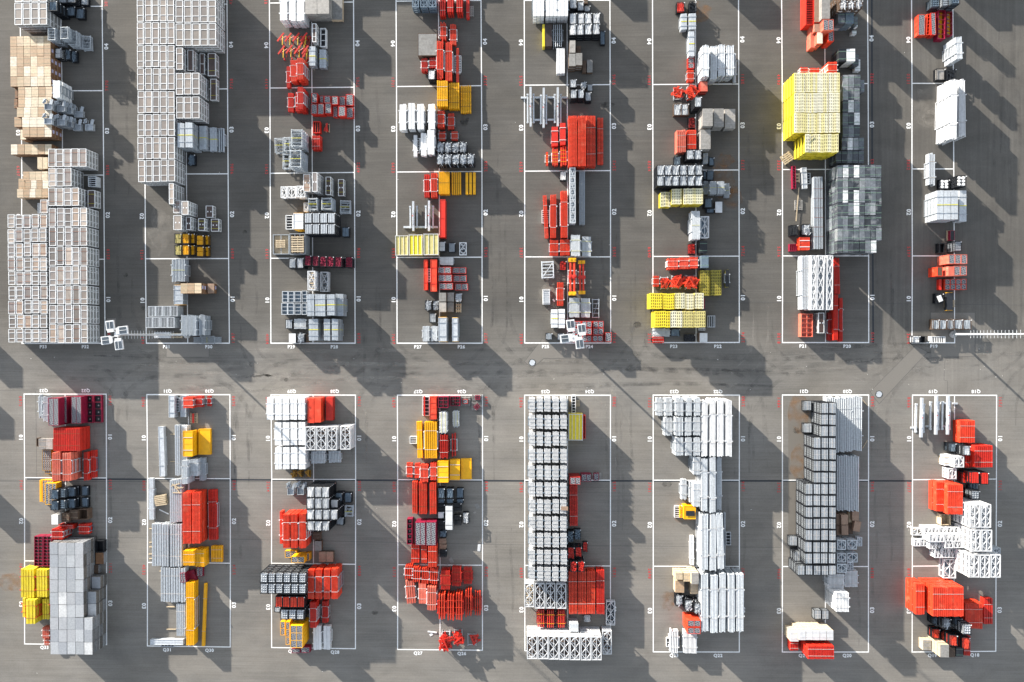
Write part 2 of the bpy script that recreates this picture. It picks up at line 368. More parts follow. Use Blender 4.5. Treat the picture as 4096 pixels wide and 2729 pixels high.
def k_sheet(w, d, h, c='Z', band='YS', n=3, fr='Z', **o):
    """a flat pack of deck sheets with side hooks and a coloured band"""
    pw = w/n; b = MB(); k = max(2, int(h/.14)); hh = (h-.08)/k
    for i in range(k): b.box(0, J(.012), .08+hh*(i+.5), pw*.96, d-.02, hh-.025)
    p0 = P('deck_sheet', b, c); out = []
    for i in range(n):
        p = dict(p0); p['loc'] = ((i+.5)*pw-w/2, J(.025), 0); out.append(p)
    f = MB()
    for y in (-.28, .28):
        f.box(0, y*d, .04, w+.12, .07, .06)
        for s_ in (-1, 1): f.box(s_*(w/2+.05), y*d, h*.5, .05, .06, h)
        f.box(0, y*d, h+.012, w+.1, .05, .02)
    for s_ in (-1, 1): f.box(s_*(w/2+.05), 0, .05, .035, d*.56, .05)
    out.append(P('carrier_frame', f, fr))
    if band: out.append(P('band', MB().box(0, 0, h+.006, w, .09, .012).box(w/2+.006, 0, h*.5, .01, .08, h*.8), band))
    return out
def k_truss(w, d, h, c='WF', floor='G', cells=3, cols=2, wood=False, **o):
    f = MB(); r = .085
    for s_ in (-1, 1):
        for z_, t_ in ((h*.82, h*.34), (h*.14, h*.2)): f.box(s_*(w/2-r/2), 0, z_, r, d, t_); f.box(0, s_*(d/2-r/2), z_, w-2*r, r, t_-.004)
        for q in (-1, -.33, .33, 1): f.box(s_*(w/2-r/2-.003), q*(d/2-.06), h/2, r*.9, .09, h-.03)
    if cols == 2: f.box(0, 0, h-.06, .055, d-2*r, .1)
    out = [P('side_frame', f, c)]
    ch = (d-2*r)/cells; iw = (w-2*r)/2; zz = h-.055
    br = MB()
    for i in range(cells):
        y0 = -d/2+r+i*ch; y1 = y0+ch
        for s_ in (-1, 1):
            a, b_ = (y0, y1) if (i % 2 == 0) else (y1, y0)
            br.bar((0, a, zz), (s_*iw, b_, zz), .06, .06)
    p0 = P('brace', br, c); out.append(p0)
    tb = MB().bar((-iw*.7, 0, h*.45), (iw*.7, 0, h*.35), .14, n=8)
    t0 = P('tube', tb, c)
    for i in range(cells):
        p = dict(t0); p['loc'] = (0, -d/2+r+(i+.5)*ch, 0); p['rz'] = .5 if i % 2 else -.5; out.append(p)
    fl = MB()
    m_ = max(3, int(d/.28))
    for i in range(m_): fl.box(0, (i+.5)/m_*(d-.2)-(d-.2)/2, .1, w-.1, (d-.2)/m_*.62, .05)
    out.append(P('slatted_floor', fl, 'TL' if wood else floor)); out.append(P('base_plate', MB().box(0, 0, .07, w-.12, d-.12, .03), 'ZD'))
    return out
def k_deck(w, d, h, c='R', nx=1, ny=1, ribs=True, top='TR', **o):
    b = MB(); b.box(0, 0, h/2-.02, w-.01, d-.01, h-.06)
    r = .045
    for s_ in (-1, 1):
        b.box(s_*(w/2-r/2), 0, h-.03, r, d, .06); b.box(0, s_*(d/2-r/2), h-.032, w-2*r, r, .056)
    for i in range(1, nx): b.box((i/nx-.5)*w, 0, h-.031, r*.9, d-2*r, .054)
    for j in range(1, ny): b.box(0, (j/ny-.5)*d, h-.033, w-2*r, r*.9, .05)
    if ribs:
        m_ = max(2, int(d/.5))
        for s_ in (-1, 1):
            for i in range(m_+1): b.box(s_*(w/2+.008), (i/m_-.5)*(d-.1), h/2, .03, .05, h-.04)
    out = [P('body', b, c)]
    t0 = P('tread_plate', MB().box(0, 0, h-.024, w/nx-r*1.3, d/ny-r*1.3, .02), top)
    for i in range(nx):
        for j in range(ny):
            p = dict(t0); p['loc'] = ((i+.5)/nx*w-w/2, (j+.5)/ny*d-d/2, 0); out.append(p)
    return out
def k_slab(w, d, h, c='A', n=4, fr=None, strap=None, edge=None, rim=True, **o):
    """flat stack of panels; the top one shows its rim"""
    out = []; t = h/n
    for i in range(n):
        b = MB().box(0, 0, t/2, w-.01, d-.01, t-.02)
        if i == n-1 and rim:
            for s_ in (-1, 1): b.box(s_*(w/2-.03), 0, t, .05, d, .04); b.box(0, s_*(d/2-.03), t-.002, w-.11, .05, .04)
            b.box(0, 0, t-.004, w-.1, .04, .03)
        out.append(P('panel', b, c, loc=(J(.01), J(.01), t*i)))
    if edge:
        for s_ in (-1, 1): out.append(P('end_strip', MB().box(0, s_*(d/2+.02), h*.5, w*.96, .05, h*.8), edge))
    if fr:
        f = MB()
        for y in (-.28, .28):
            f.box(0, y*d, .03, w+.14, .08, .05); f.box(0, y*d, h+.02, w+.1, .05, .03)
            for s_ in (-1, 1): f.box(s_*(w/2+.05), y*d, h*.5, .05, .07, h)
        for s_ in (-1, 1): f.box(s_*(w/2+.05), 0, .045, .04, d*.56, .05)
        out.append(P('carrier_frame', f, fr))
    if strap:
        for y in (-.25, .25): out.append(P('strap', MB().box(0, y*d, h+.03, w, .07, .014), strap))
    return out
def k_frames(w, d, h, c='Z', n=5, rungs=2, r=.05, ax='x', yel=False, **o):
    out = []
    for i in range(n):
        b = MB(); z = h*(i+.5)/n
        for s_ in (-1, 1):
            b.bar((s_*(w/2-r), -d/2, z), (s_*(w/2-r), d/2, z), r*1.5, n=6)
            b.bar((-w/2, s_*(d/2-r*1.5), z+.01), (w/2, s_*(d/2-r*1.5), z+.01), r*1.3, n=6)
        for k in range(rungs):
            q = (k+1)/(rungs+1)-.5
            b.bar((-w/2+r, q*d, z), (w/2-r, q*d, z), r, n=5)
        if i % 2: b.bar((-w/2+r, -d/2+r, z), (w/2-r, d/2-r, z), r*.9, n=5)
        out.append(P('tube_frame', b, c, loc=(J(.05), J(.05), 0), rz=J(.05)))
    f = MB()
    for s_ in (-1, 1):
        for t_ in (-1, 1): f.box(s_*w*.42, t_*d*.4, h/2, .05, .05, h)
    out.append(P('corner_post', f, c))
    if yel: out.append(P('strap', MB().box(0, 0, h+.02, w*.9, .05, .02), 'YS'))
    return out
def k_tangle(w, d, h, c='R', n=9, base='ZL', **o):
    out = []
    for i in range(n):
        b = MB(); L = max(w, d)*rnd.uniform(.5, .62); s = min(w, d)*rnd.uniform(.4, .55); t = rnd.uniform(.08, .13)
        a = (-L*.5, 0, 0); q = (L*.5, J(.1), J(.15)); m_ = (J(.3), s*rnd.choice((-1, 1)), J(.12))
        b.bar(a, q, t, t); b.bar(q, m_, t*.8, t*.8); b.bar(m_, a, t*.8, t*.8)
        for e_ in (a, q, m_): b.box(e_[0], e_[1], e_[2], .2, .14, .14, J(1.5))
        b.bar((0, 0, 0), m_, t*.6, t*.6)
        z = .22+(h-.3)*i/max(1, n-1)
        out.append(P('brace', b, c, loc=(J(w*.08), J(d*.08), z), rz=math.pi/2+J(.9) if d >= w else J(.9)))
    f = MB()
    for s_ in (-1, 1):
        f.box(s_*w*.33, 0, .05, .07, d*.8, .08); f.box(0, s_*d*.33, .05, w*.62, .07, .07)
        for t_ in (-1, 1): f.box(s_*w*.33, t_*d*.33, h*.35, .06, .06, h*.6)
    out.append(P('carrier_frame', f, base)); return out
def k_jack(w, d, h, **o):
    """adjustable brace: slanted red head bar on yellow and red struts"""
    out = []
    out.append(P('head_bar', MB().bar((-w*.42, -d*.3, h-.08), (w*.42, d*.42, h-.08), .16, .1), 'R'))
    out.append(P('strut', MB().bar((0, -d*.45, h*.5), (w*.12, d*.3, h*.6), .08, n=6), 'Y'))
    q = MB().bar((-w*.2, d*.1, h*.35), (w*.55, d*.35, h*.5), .07, n=6).bar((w*.55, d*.35, h*.4), (w*.3, -d*.3, h*.2), .07, n=6)
    q.bar((0, -d*.45, .1), (-w*.25, d*.1, h*.4), .08, n=6); q.box(0, -d*.48, .2, .14, .14, .3); q.box(w*.52, d*.34, .25, .14, .14, .45)
    out.append(P('frame', q, 'R')); return out
def k_film(w, d, h, c='FK', strap='GR', **o):
    b = MB().box(0, 0, h/2+.04, w-.012, d-.012, h-.1); b.box(0, 0, h-.006, w-.05, d-.05, .012)
    for x in (-.42, 0, .42): b.box(x*w, 0, .03, .09, d-.03, .05)
    out = [P('wrapped_block', b, c)]
    for y in (-.3, .3): out.append(P('strap', MB().box(0, y*d, h+.004, w-.02, .04, .012).box(-w/2+.001, y*d, h*.5, .012, .025, h*.8), strap))
    return out
def k_pallet(w, d, h, c='TL', n=5, **o):
    out = []; h = max(h, .14)
    p0 = P('deck_board', MB().box(0, 0, h-.012, w, d/n*.55, .024), c)
    for i in range(n):
        p = dict(p0); p['loc'] = (0, (i+.5)/n*d-d/2, 0); out.append(p)
    q0 = P('bearer', MB().box(0, 0, (h-.024)/2, .1, d, h-.03), c)
    for x in (-.43, 0, .43):
        p = dict(q0); p['loc'] = (x*w, 0, 0); out.append(p)
    return out
def k_tray(w, d, h, c='ZL', n=4, inner='K', ax='x', **o):
    b = MB(); r = .06
    for s_ in (-1, 1): b.box(s_*(w/2-r/2), 0, h/2, r, d, h-.01); b.box(0, s_*(d/2-r/2), h/2, w-2*r, r, h-.012)
    out = [P('outer_frame', b, c)]
    p0 = P('slat', MB().box(0, 0, h-.05, .055, d-2*r, .05) if ax == 'x' else MB().box(0, 0, h-.05, w-2*r, .055, .05), c)
    for i in range(n):
        p = dict(p0); q = (i+1)/(n+1)-.5; p['loc'] = (q*w, 0, 0) if ax == 'x' else (0, q*d, 0); out.append(p)
    out.append(P('floor', MB().box(0, 0, h*.4, w-.13, d-.13, .03), inner)); return out
def k_bracket(w, d, h, c='Z', **o):
    """cast grey bracket: low tray with two folded wings and a raised yoke"""
    t = MB().box(0, -d*.2, h*.3, w*.7, d*.45, .05)
    for s_ in (-1, 1): t.box(s_*w*.33, -d*.2, h*.35, .05, d*.5, h*.7)
    t.box(0, -d*.43, h*.4, w*.66, .05, h*.75); t.bar((-w*.3, d*.02, h*.6), (w*.3, d*.02, h*.6), .08, n=6)
    wn = MB().bar((-w*.45, d*.05, h*.8), (-w*.2, d*.42, h*.55), .05, .3).box(-w*.3, d*.25, h*.75, w*.22, d*.3, .04, .3)
    wr = MB().box(w*.33, d*.15, h*.85, w*.24, d*.42, .05, -.25).bar((w*.2, -.02, h*.3), (w*.35, d*.3, h*.9), .07, n=6)
    fd = MB()
    for x in (-.1, .1): fd.bar((x*w, d*.02, h*.55), (x*w, d*.32, h*.6), .05, n=6)
    return [P('seat_tray', t, c), P('wing', wn, c), P('wing', wr, c), P('yoke_rod', fd, c), P('foot', MB().box(-w*.28, -d*.1, h*.15, .1, .1, h*.3).box(w*.28, -d*.1, h*.15, .1, .1, h*.3), c)]
def k_grid(w, d, h, c='M', nx=2, ny=8, inner='B', **o):
    b = MB(); r = .06
    for s_ in (-1, 1): b.box(s_*(w/2-r/2), 0, h/2, r, d, h); b.box(0, s_*(d/2-r/2), h/2, w-2*r, r, h-.005)
    out = [P('outer_frame', b, c)]
    g = MB()
    for i in range(1, nx): g.box((i/nx-.5)*w, 0, h-.06, .05, d-2*r, .1)
    for j in range(1, ny): g.box(0, (j/ny-.5)*d, h-.062, w-2*r, .05, .09)
    out.append(P('rib_grid', g, c)); out.append(P('backing_board', MB().box(0, 0, h*.35, w-.13, d-.13, .03), inner))
    hh = MB()
    for i in range(nx):
        for j in range(ny): hh.lathe([(.09, h*.36), (.09, h*.5)], 8, ((i+.5)/nx*w-w/2, (j+.5)/ny*d-d/2))
    out.append(P('cone_socket', hh, 'G')); return out
def k_fpanel(w, d, h, c='YP', bars=2, fr='WF', n=4, **o):
    out = k_slab(w, d, h, c=c, n=n, rim=False)
    f = MB()
    for s_ in (-1, 1): f.box(s_*(w/2-.03), 0, h+.02, .07, d+.04, .06); f.box(0, s_*(d/2-.03), h+.018, w-.13, .06, .055)
    for i in range(bars): f.box(((i+1)/(bars+1)-.5)*w, 0, h+.015, .05, d-.12, .05)
    out.append(P('edge_frame', f, fr)); return out
def k_hbase(w, d, h, c='ZL', **o):
    """mast foot: heavy centre beam between two shorter outrigger beams"""
    out = [P('centre_beam', MB().box(0, 0, h-.17, .24, d, .3).box(0, 0, h-.0, .13, d*.45, .1).box(.02, d*.12, h+.08, .2, .3, .14).box(-.02, -d*.2, h+.05, .16, .5, .1), c)]
    for s_ in (-1, 1):
        out.append(P('outrigger', MB().box(s_*(w/2-.1), -d*.02, h*.4, .17, d*.72, .2).box(s_*(w/2-.1), d*.33, h*.45, .22, .18, .24).box(s_*(w/2-.1), -d*.37, h*.45, .22, .18, .24, .5), c))
    out.append(P('hinge_pin', MB().box(-.05, 0, h+.13, .12, .1, .05), 'R')); return out
def k_dbl(w, d, h, **o):
    """two red props with yellow end plates and a red coupling disc on a white carrier"""
    out = []
    for s_ in (-1, 1):
        out.append(P('prop', MB().box(s_*w*.22, 0, h-.1, .2, d*.84, .16), 'RO'))
        for t_ in (-1, 1): out.append(P('end_plate', MB().box(s_*w*.22, t_*d*.45, h-.06, .42, d*.1, .22).box(s_*w*.22, t_*d*.47, h+.06, .2, .14, .1), 'A'))
        out.append(P('coupling_disc', MB().lathe([(.27, h-.02), (.27, h+.06), (.1, h+.1)], 12, (s_*w*.22, 0)), 'R'))
    f = MB()
    for y in (-.17, .17):
        f.box(0, y*d, h*.35, w, .1, .08)
        for s_ in (-1, 1): f.box(s_*w*.47, y*d, h*.5, .07, .09, h)
    for s_ in (-1, 1): f.box(s_*w*.47, 0, h*.4, .05, d*.34, .06)
    out.append(P('carrier_frame', f, 'W')); return out
KIND = {'pack': (k_pack, 'panel_pack'), 'crate': (k_crate, 'timber_crate'), 'mbox': (k_mbox, 'mesh_box'), 'bun': (k_bun, 'beam_bundle'),
        'sheet': (k_sheet, 'deck_pack'), 'truss': (k_truss, 'braced_frame'), 'deck': (k_deck, 'tread_deck'), 'slab': (k_slab, 'panel_stack'),
        'frames': (k_frames, 'scaffold_frame'), 'tangle': (k_tangle, 'brace_pile'), 'jack': (k_jack, 'adjustable_brace'), 'film': (k_film, 'wrapped_pack'),
        'pallet': (k_pallet, 'wooden_pallet'), 'tray': (k_tray, 'slatted_tray'), 'bracket': (k_bracket, 'steel_bracket'), 'grid': (k_grid, 'grid_form'),
        'fpanel': (k_fpanel, 'formwork_panel'), 'hbase': (k_hbase, 'mast_foot'), 'dbl': (k_dbl, 'prop_pair')}
# ---------------------------------------------------------------- placing things
THINGS = []          # dicts: kind, parts, matrix data, label, group, weight
CACHE = {}
ORD = ['first', 'second', 'third', 'fourth', 'fifth', 'sixth', 'seventh', 'eighth', 'ninth', 'tenth', 'eleventh', 'twelfth', 'thirteenth', 'fourteenth', 'fifteenth', 'sixteenth']
TILE = [0, 0]
def T(c, r): TILE[:] = [c*1000, r*666]
def px(x, y): return TILE[0]+x/2.354, TILE[1]+y/2.354
def where(x, y):
    """bay name and row mark painted nearest to a ground point"""
    c = max(0, min(7, round((x-5)/15.015))); right = x-c*15.015 > 5
    num = 33-2*c-(1 if right else 0); row = 'P' if y > -3 else 'Q'
    k = int(y//10.04) if row == 'P' else int((-6.12-y)//10.04)
    k = max(0, k)+1
    return '%s%d' % (row, num), '%02d' % min(k, 5)
def g(kind, x0, y0, x1, y1, nc=1, nr=1, t=1, th=.6, d=None, gap=.02, e='LRTB', jit=.012, rot=0.0, alt=None, raw=False, zb=0.0, nt_=None, **o):
    """a block of nc x nr stacks, each t units of height th, whose top faces the photo shows between x0,y0 and x1,y1"""
    H = t*th+zb
    a = unproj(*px(x0, y0), H); b = unproj(*px(x1, y1), H)
    X0, X1, Y1, Y0 = a.x, b.x, a.y, b.y
    cw, cdp = (X1-X0)/nc, (Y1-Y0)/nr
    gx = max(.02, cw*gap); gy = max(.02, cdp*gap) if nr == 1 else max(.03, cdp*max(gap, .05 if kind == 'pack' else .022))
    wq, dq = round((cw-gx)/.03)*.03, round((cdp-gy)/.03)*.03
    fn, nm = KIND[kind]
    bay, mark = where((X0+X1)/2, (Y0+Y1)/2)
    bays = {}
    for r in range(nr):
        for c in range(nc):
            edge = (c == 0 and 'L' in e) or (c == nc-1 and 'R' in e) or (r == 0 and 'T' in e) or (r == nr-1 and 'B' in e)
            cx, cy = X0+(c+.5)*cw, Y1-(r+.5)*cdp
            jx, jy = rnd.uniform(-jit, jit), rnd.uniform(-jit, jit)
            b_, m_ = where(cx, cy)
            for k in range(t-1, -1, -1):
                top = k == t-1
                if not top and not edge: continue
                opt = dict(o)
                if alt: opt.update(rnd.choice(alt))
                if kind == 'mbox': opt['seed'] = rnd.randint(0, 2)
                key = (kind, wq, dq, round(th, 3), tuple(sorted((q, str(v)) for q, v in opt.items())))
                v = CACHE.setdefault(key, [])
                if len(v) < (2 if kind in ('bun', 'tangle', 'frames', 'sheet') else 1): v.append(fn(wq, dq, th-.008, **opt))
                parts = rnd.choice(v)
                tier = '' if t == 1 else (', topmost of its stack' if top else (', bottom of its stack' if k == 0 else ', %s tier up' % ORD[k]))
                pos = ''
                if nc > 1: pos += ', %s from left' % ORD[c]
                if nr > 1: pos += (', %s row' % ORD[r]) if nc > 1 else ', %s down the row' % ORD[r]
                THINGS.append(dict(nm=nm, parts=parts, loc=(cx+jx+rnd.uniform(-.008, .008), cy+jy+rnd.uniform(-.008, .008), zb+k*th), rz=rot+rnd.uniform(-.008, .008),
                    d=d or nm.replace('_', ' '), tier=tier, pos=pos, bay=b_, mark=m_, cat=nm.split('_')[-1], top=top, edge=edge, area=wq*dq,
                    group='%s in bay %s' % ({'panel_pack': 'panel packs', 'timber_crate': 'crates', 'mesh_box': 'mesh boxes'}.get(nm, nm.replace('_', ' ')+' stacks'), b_)))
def link(o): sc.collection.objects.link(o); return o
def structure(name, mb, m, kind='structure'):
    me = mb.mesh(name, m) if isinstance(mb, MB) else mb
    o = link(bpy.data.objects.new(name, me)); o['kind'] = kind; return o
def emit_things():
    from collections import defaultdict
    by = defaultdict(list)
    for th in THINGS: by[th['nm']].append(th)
    seen = {}
    for nm, lst in by.items():
        lst.sort(key=lambda q: (not q['top'], -q['area']))
        for i, q in enumerate(lst):
            M = Matrix.Translation(q['loc']) @ Matrix.Rotation(q['rz'], 4, 'Z')
            if i < 298:
                root = link(bpy.data.objects.new(nm, None)); root.empty_display_size = .3; root.matrix_world = M
                lab = '%s%s%s, bay %s mark %s' % (q['d'], q['tier'], q['pos'], q['bay'], q['mark']) if q['bay'] != 'x' else '%s standing beyond the picture edge' % q['cat']
                for u, v in ((' of its stack', ''), (' tier up', ' tier'), (' from left', ' across'), (' down the row', ' down'), (' topmost of its stack', ' topmost')):
                    if len(lab.split()) > 16 and u != ' of its stack': lab = lab.replace(u, v)
                    elif len(lab.split()) > 16: lab = lab.replace(u, v)
                ws = lab.split()
                if len(ws) > 16: lab = lab.replace(', topmost of its stack', ', topmost').replace(', bottom of its stack', ', bottom')
                if len(lab.split()) > 16: lab = lab.replace(' tier up', ' tier')
                if len(lab.split()) > 16: lab = lab.replace(', bay ', ', ').replace(' across', '')
                if lab in seen: seen[lab] += 1
                else: seen[lab] = 1
                q['lab'] = lab; root['label'] = lab; root['category'] = q['cat']; root['group'] = q['group']
                q['root'] = root
                for p in q['parts']:
                    c = link(bpy.data.objects.new(p['name'], p['mesh'])); c.parent = root; c.location = p['loc']; c.rotation_euler = (0, 0, p['rz'])
                    for u in p['subs']:
                        cc = link(bpy.data.objects.new(u['name'], u['mesh'])); cc.parent = c
            else:
                q['M'] = M
        rest = [q for q in lst if 'M' in q]
        if rest:      # the many hidden lower tiers of this kind, one object per material
            vs, fs, mi, mats = [], [], [], []
            for q in rest:
                for p in q['parts']:
                    me = p['mesh']; m_ = me.materials[0]
                    if m_ not in mats: mats.append(m_)
                    k = mats.index(m_); L = q['M'] @ Matrix.Translation(p['loc']) @ Matrix.Rotation(p['rz'], 4, 'Z'); b = len(vs)
                    vs += [tuple(L @ v.co) for v in me.vertices]
                    for f in me.polygons: fs.append([b+i for i in f.vertices]); mi.append(k)
            me = bpy.data.meshes.new(nm+'_pile'); me.from_pydata(vs, [], fs)
            for m_ in mats: me.materials.append(m_)
            me.polygons.foreach_set('material_index', mi); me.update()
            o = link(bpy.data.objects.new(nm+'_pile', me)); o['kind'] = 'stuff'; o['label'] = 'lower tiers of %s beneath the top ones' % (nm.replace('_', ' ')+'s'); o['category'] = nm.split('_')[-1]
    print('THINGS', len(THINGS), {k: len(v) for k, v in by.items()})
    dup = {k: v for k, v in seen.items() if v > 1}
    print('DUPLICATE LABELS', len(dup), list(dup.items())[:60])
    print('LONG', [k for k in seen if len(k.split()) > 16][:20])
# ---------------------------------------------------------------- ground, painted lines, lettering
structure('asphalt_ground', MB().box(60, 0, -.25, 700, 700, .5), ground_mat())
LINE = paint_mat('line_paint', (.80, .80, .79), .3); REDP = paint_mat('red_number_paint', (.50, .03, .03), .8); TXT = paint_mat('white_letter_paint', (.78, .78, .77), .25)
PROWS = {  # bay frames as measured: rows from the lane outwards, left end and right end of each cross line
 0: [(88, 1374, 420.6, 1373.2), (86, 1038, 417.6, 1037.3), (87.5, 701, 415, 700.8), (85, 364, 412, 363.2), (80, 27, 408.7, 25.5), (76, -312, 405, -313)],
 1: [(585.4, 1373.2, 917.6, 1373.2), (582, 1035.6, 914.6, 1034.7), (580, 697, 912.5, 695.7), (578, 358, 910.4, 356), (576, 18, 908.2, 17), (573, -322, 905, -323)],
 2: [(1083.7, 1373.2, 1420.6, 1373.2), (1082.4, 1033.5, 1419.3, 1032.6), (1080.7, 693.6, 1418, 690.2), (1079.9, 352.6, 1416.3, 349.2), (1077.7, 12.7, 1414.2, 8.5), (1075, -330, 1411, -333)],
 3: [(1588.4, 1373.2, 1928.6, 1373.2), (1587.5, 1030, 1928.2, 1029.2), (1586.7, 688.5, 1927.8, 686.4), (1586.2, 346.6, 1926.1, 343.2), (1584.1, 5.1, 1924, 2.1), (1582, -338, 1922, -340)],
 4: [(2099, 1372.4, 2442.6, 1372.4), (2099, 1028, 2442.2, 1028), (2098.6, 685.1, 2441.8, 683), (2097.7, 341.1, 2440.5, 339), (2096.9, 2.1, 2439.7, 1.3), (2096, -342, 2438, -343)],
 5: [(2612.1, 1371, 2957.1, 1370.2), (2611.7, 1026.2, 2956.7, 1025), (2611.7, 681.7, 2955.8, 680.4), (2610.9, 338.6, 2955, 336.4), (2610, -4, 2954, -6), (2609, -348, 2953, -350)],
 6: [(3129.6, 1370.7, 3474.9, 1370.7), (3130.4, 1024.1, 3474.5, 1024.1), (3129.6, 678.7, 3473.5, 677), (3128.7, 335.6, 3472.4, 334.7), (3126.5, -10, 3470, -11), (3125, -355, 3468, -356)],
 7: [(3647.8, 1371.5, 3818.6, 1371.5), (3649.1, 1024.1, 3817, 1024.1), (3647.8, 676.2, 3815, 676.2), (3647.8, 333.9, 3813.5, 333.9), (3646, -12, 3811, -12), (3645, -356, 3809, -356)]}
QROWS = {
 0: [(96.4, 1576.7, 424.8, 1577.1), (98.6, 1911, 426.1, 1912.3), (98.6, 2244, 426.5, 2246), (98.6, 2576.2, 427, 2579)],
 1: [(587.5, 1578.8, 919.7, 1579.2), (590.5, 1914, 921, 1915.3), (590, 2250.3, 921.4, 2253.3), (589.6, 2584.2, 921, 2588.5)],
 2: [(1084.1, 1579.7, 1421.8, 1580.9), (1087.1, 1917.4, 1422.7, 1918.2), (1086.2, 2253.3, 1422.3, 2257.6), (1086.7, 2590.6, 1421.8, 2595.3)],
 3: [(1589.6, 1580.9, 1929.9, 1580.9), (1590.9, 1919.1, 1930.3, 1920.4), (1591.3, 2259.3, 1929.9, 2261.4), (1590.5, 2598.3, 1929.9, 2601.2)],
 4: [(2098.6, 1581.4, 2441.8, 1581.4), (2099, 1921.2, 2441.8, 1921.2), (2099, 2262.2, 2441.8, 2264.4), (2099.8, 2603.4, 2441.8, 2606)],
 5: [(2612.6, 1580.9, 2957.5, 1580.9), (2612.6, 1921.2, 2957.1, 1921.2), (2613, 2265.2, 2957.5, 2266.1), (2613, 2608, 2957.1, 2608.5)],
 6: [(3129.6, 1580.5, 3474.5, 1580.5), (3129.6, 1921.2, 3474.1, 1921.2), (3129.6, 2266.5, 3473.7, 2266.5), (3129.1, 2608.5, 3473.7, 2608.5)],
 7: [(3650, 1580.9, 3986.4, 1581.8), (3650, 1919.5, 3985.6, 1916.5), (3649.1, 2265.2, 3984, 2262), (3648.3, 2608.5, 3983, 2605.5)]}
LW = .112
def frame_lines(rows, half):
    m = MB(); z = .004
    pts = [(unproj(a, b), unproj(c, d)) for a, b, c, d in rows]
    def ln(p, q, w_=LW, zz=z, ext=0.0):
        d = (q-p).normalized(); a = math.atan2(d.y, d.x); L = (q-p).length+ext
        m.box((p.x+q.x)/2, (p.y+q.y)/2, zz-.0015, L, w_, .003, a)
    for i, (p, q) in enumerate(pts):
        if i == 0: ln(p, q, LW*1.15, .006, LW)
        else: ln(p, q, LW, .0045, LW*.9)
        if i: ln(pts[i-1][0], p, LW, .008); ln(pts[i-1][1], q, LW, .008); ln((pts[i-1][0]+pts[i-1][1])/2, (p+q)/2, LW*.9, .010) if half else None
    if not half or True: pass
    structure('painted_bay_lines', m, LINE)
for c in range(8):
    frame_lines(PROWS[c], c < 7); frame_lines(QROWS[c], True)
def text(s, x, y, rot, size, m, kind='painted_text', bold=.022, space=1.15):
    cu = bpy.data.curves.new('t', 'FONT'); cu.body = s; cu.size = size; cu.align_x = 'CENTER'; cu.align_y = 'CENTER'; cu.offset = bold; cu.space_character = space; cu.resolution_u = 3
    o = bpy.data.objects.new('t', cu); me = bpy.data.meshes.new_from_object(o); bpy.data.objects.remove(o)
    me.materials.clear(); me.materials.append(m); r = link(bpy.data.objects.new(kind, me)); p = unproj(x, y)
    r.location = (p.x, p.y, .009); r.rotation_euler = (0, 0, math.radians(rot)); r['kind'] = 'structure'
WS_, RS_ = .52, .50
for s, x, y in (('P33', 173, 1388), ('P32', 341, 1388), ('P31', 666, 1388), ('P30', 835, 1388), ('P29', 1165, 1388.5), ('P28', 1337, 1388.5), ('P27', 1671, 1388.5), ('P26', 1845, 1388.5),
                ('P25', 2182, 1387.5), ('P24', 2357, 1387.5), ('P23', 2695, 1386.5), ('P22', 2871, 1386.5), ('P21', 3212, 1385.5), ('P20', 3388, 1386), ('P19', 3735, 1386),
                ('Q33', 178, 2590.5), ('Q31', 669, 2600), ('Q30', 838, 2602), ('Q29', 1170, 2606), ('Q28', 1340, 2609.5), ('Q27', 1672, 2613.5), ('Q26', 1847, 2615),
                ('Q25', 2180, 2617), ('Q23', 2696, 2623), ('Q22', 2872, 2623), ('Q21', 3212, 2623), ('Q20', 3388, 2623), ('Q19', 3729, 2622.5), ('Q18', 3899, 2621)):
    text(s, x, y, 0, WS_, TXT)
for s, x, y in (('Q33', 175, 1562.5), ('Q32', 343, 1562.5), ('Q31', 670, 1564.5), ('Q30', 838, 1564.5), ('Q29', 1167, 1565.5), ('Q28', 1339, 1565.5), ('Q27', 1673, 1566.5), ('Q26', 1847, 1566.5),
                ('Q25', 2182, 1566.5), ('Q24', 2359, 1566.5), ('Q23', 2697, 1566.5), ('Q22', 2872, 1566.5), ('Q21', 3215, 1565.5), ('Q20', 3390, 1566), ('Q19', 3732, 1566), ('Q18', 3904, 1566)):
    text(s, x, y, 180, WS_, TXT)
PN = {0: ('6307', ''), 1: ('', '')}
redL = {'P': {0: {2: '6307'}, 1: {1: '1214', 0: '6199'}, 2: {4: '8058', 3: '4149', 2: '1642', 1: '6161', 0: '4004'}, 3: {3: '1701', 2: '6423', 1: '5933', 0: '7697'},
             4: {3: '5755', 2: '6522', 1: '3837', 0: '7309'}, 5: {3: '1081', 2: '8564', 1: '6640', 0: '2151'}, 6: {3: '4990', 2: '3023', 1: '5216', 0: '0018'}, 7: {3: '0531', 2: '3802', 1: '5399', 0: '3814'}},
        'Q': {0: {0: '0875', 1: '7307', 2: '1637'}, 1: {0: '3046', 1: '8053', 2: '4532'}, 2: {1: '2264', 0: '2180'}, 3: {0: '1629', 1: '0650', 2: '8373'}, 4: {0: '2826', 1: '6785', 2: '4559'},
             5: {0: '1353', 1: '7701', 2: '2698'}, 6: {0: '1484', 1: '3992', 2: '9663'}, 7: {0: '8606', 1: '2027', 2: '8197'}}}
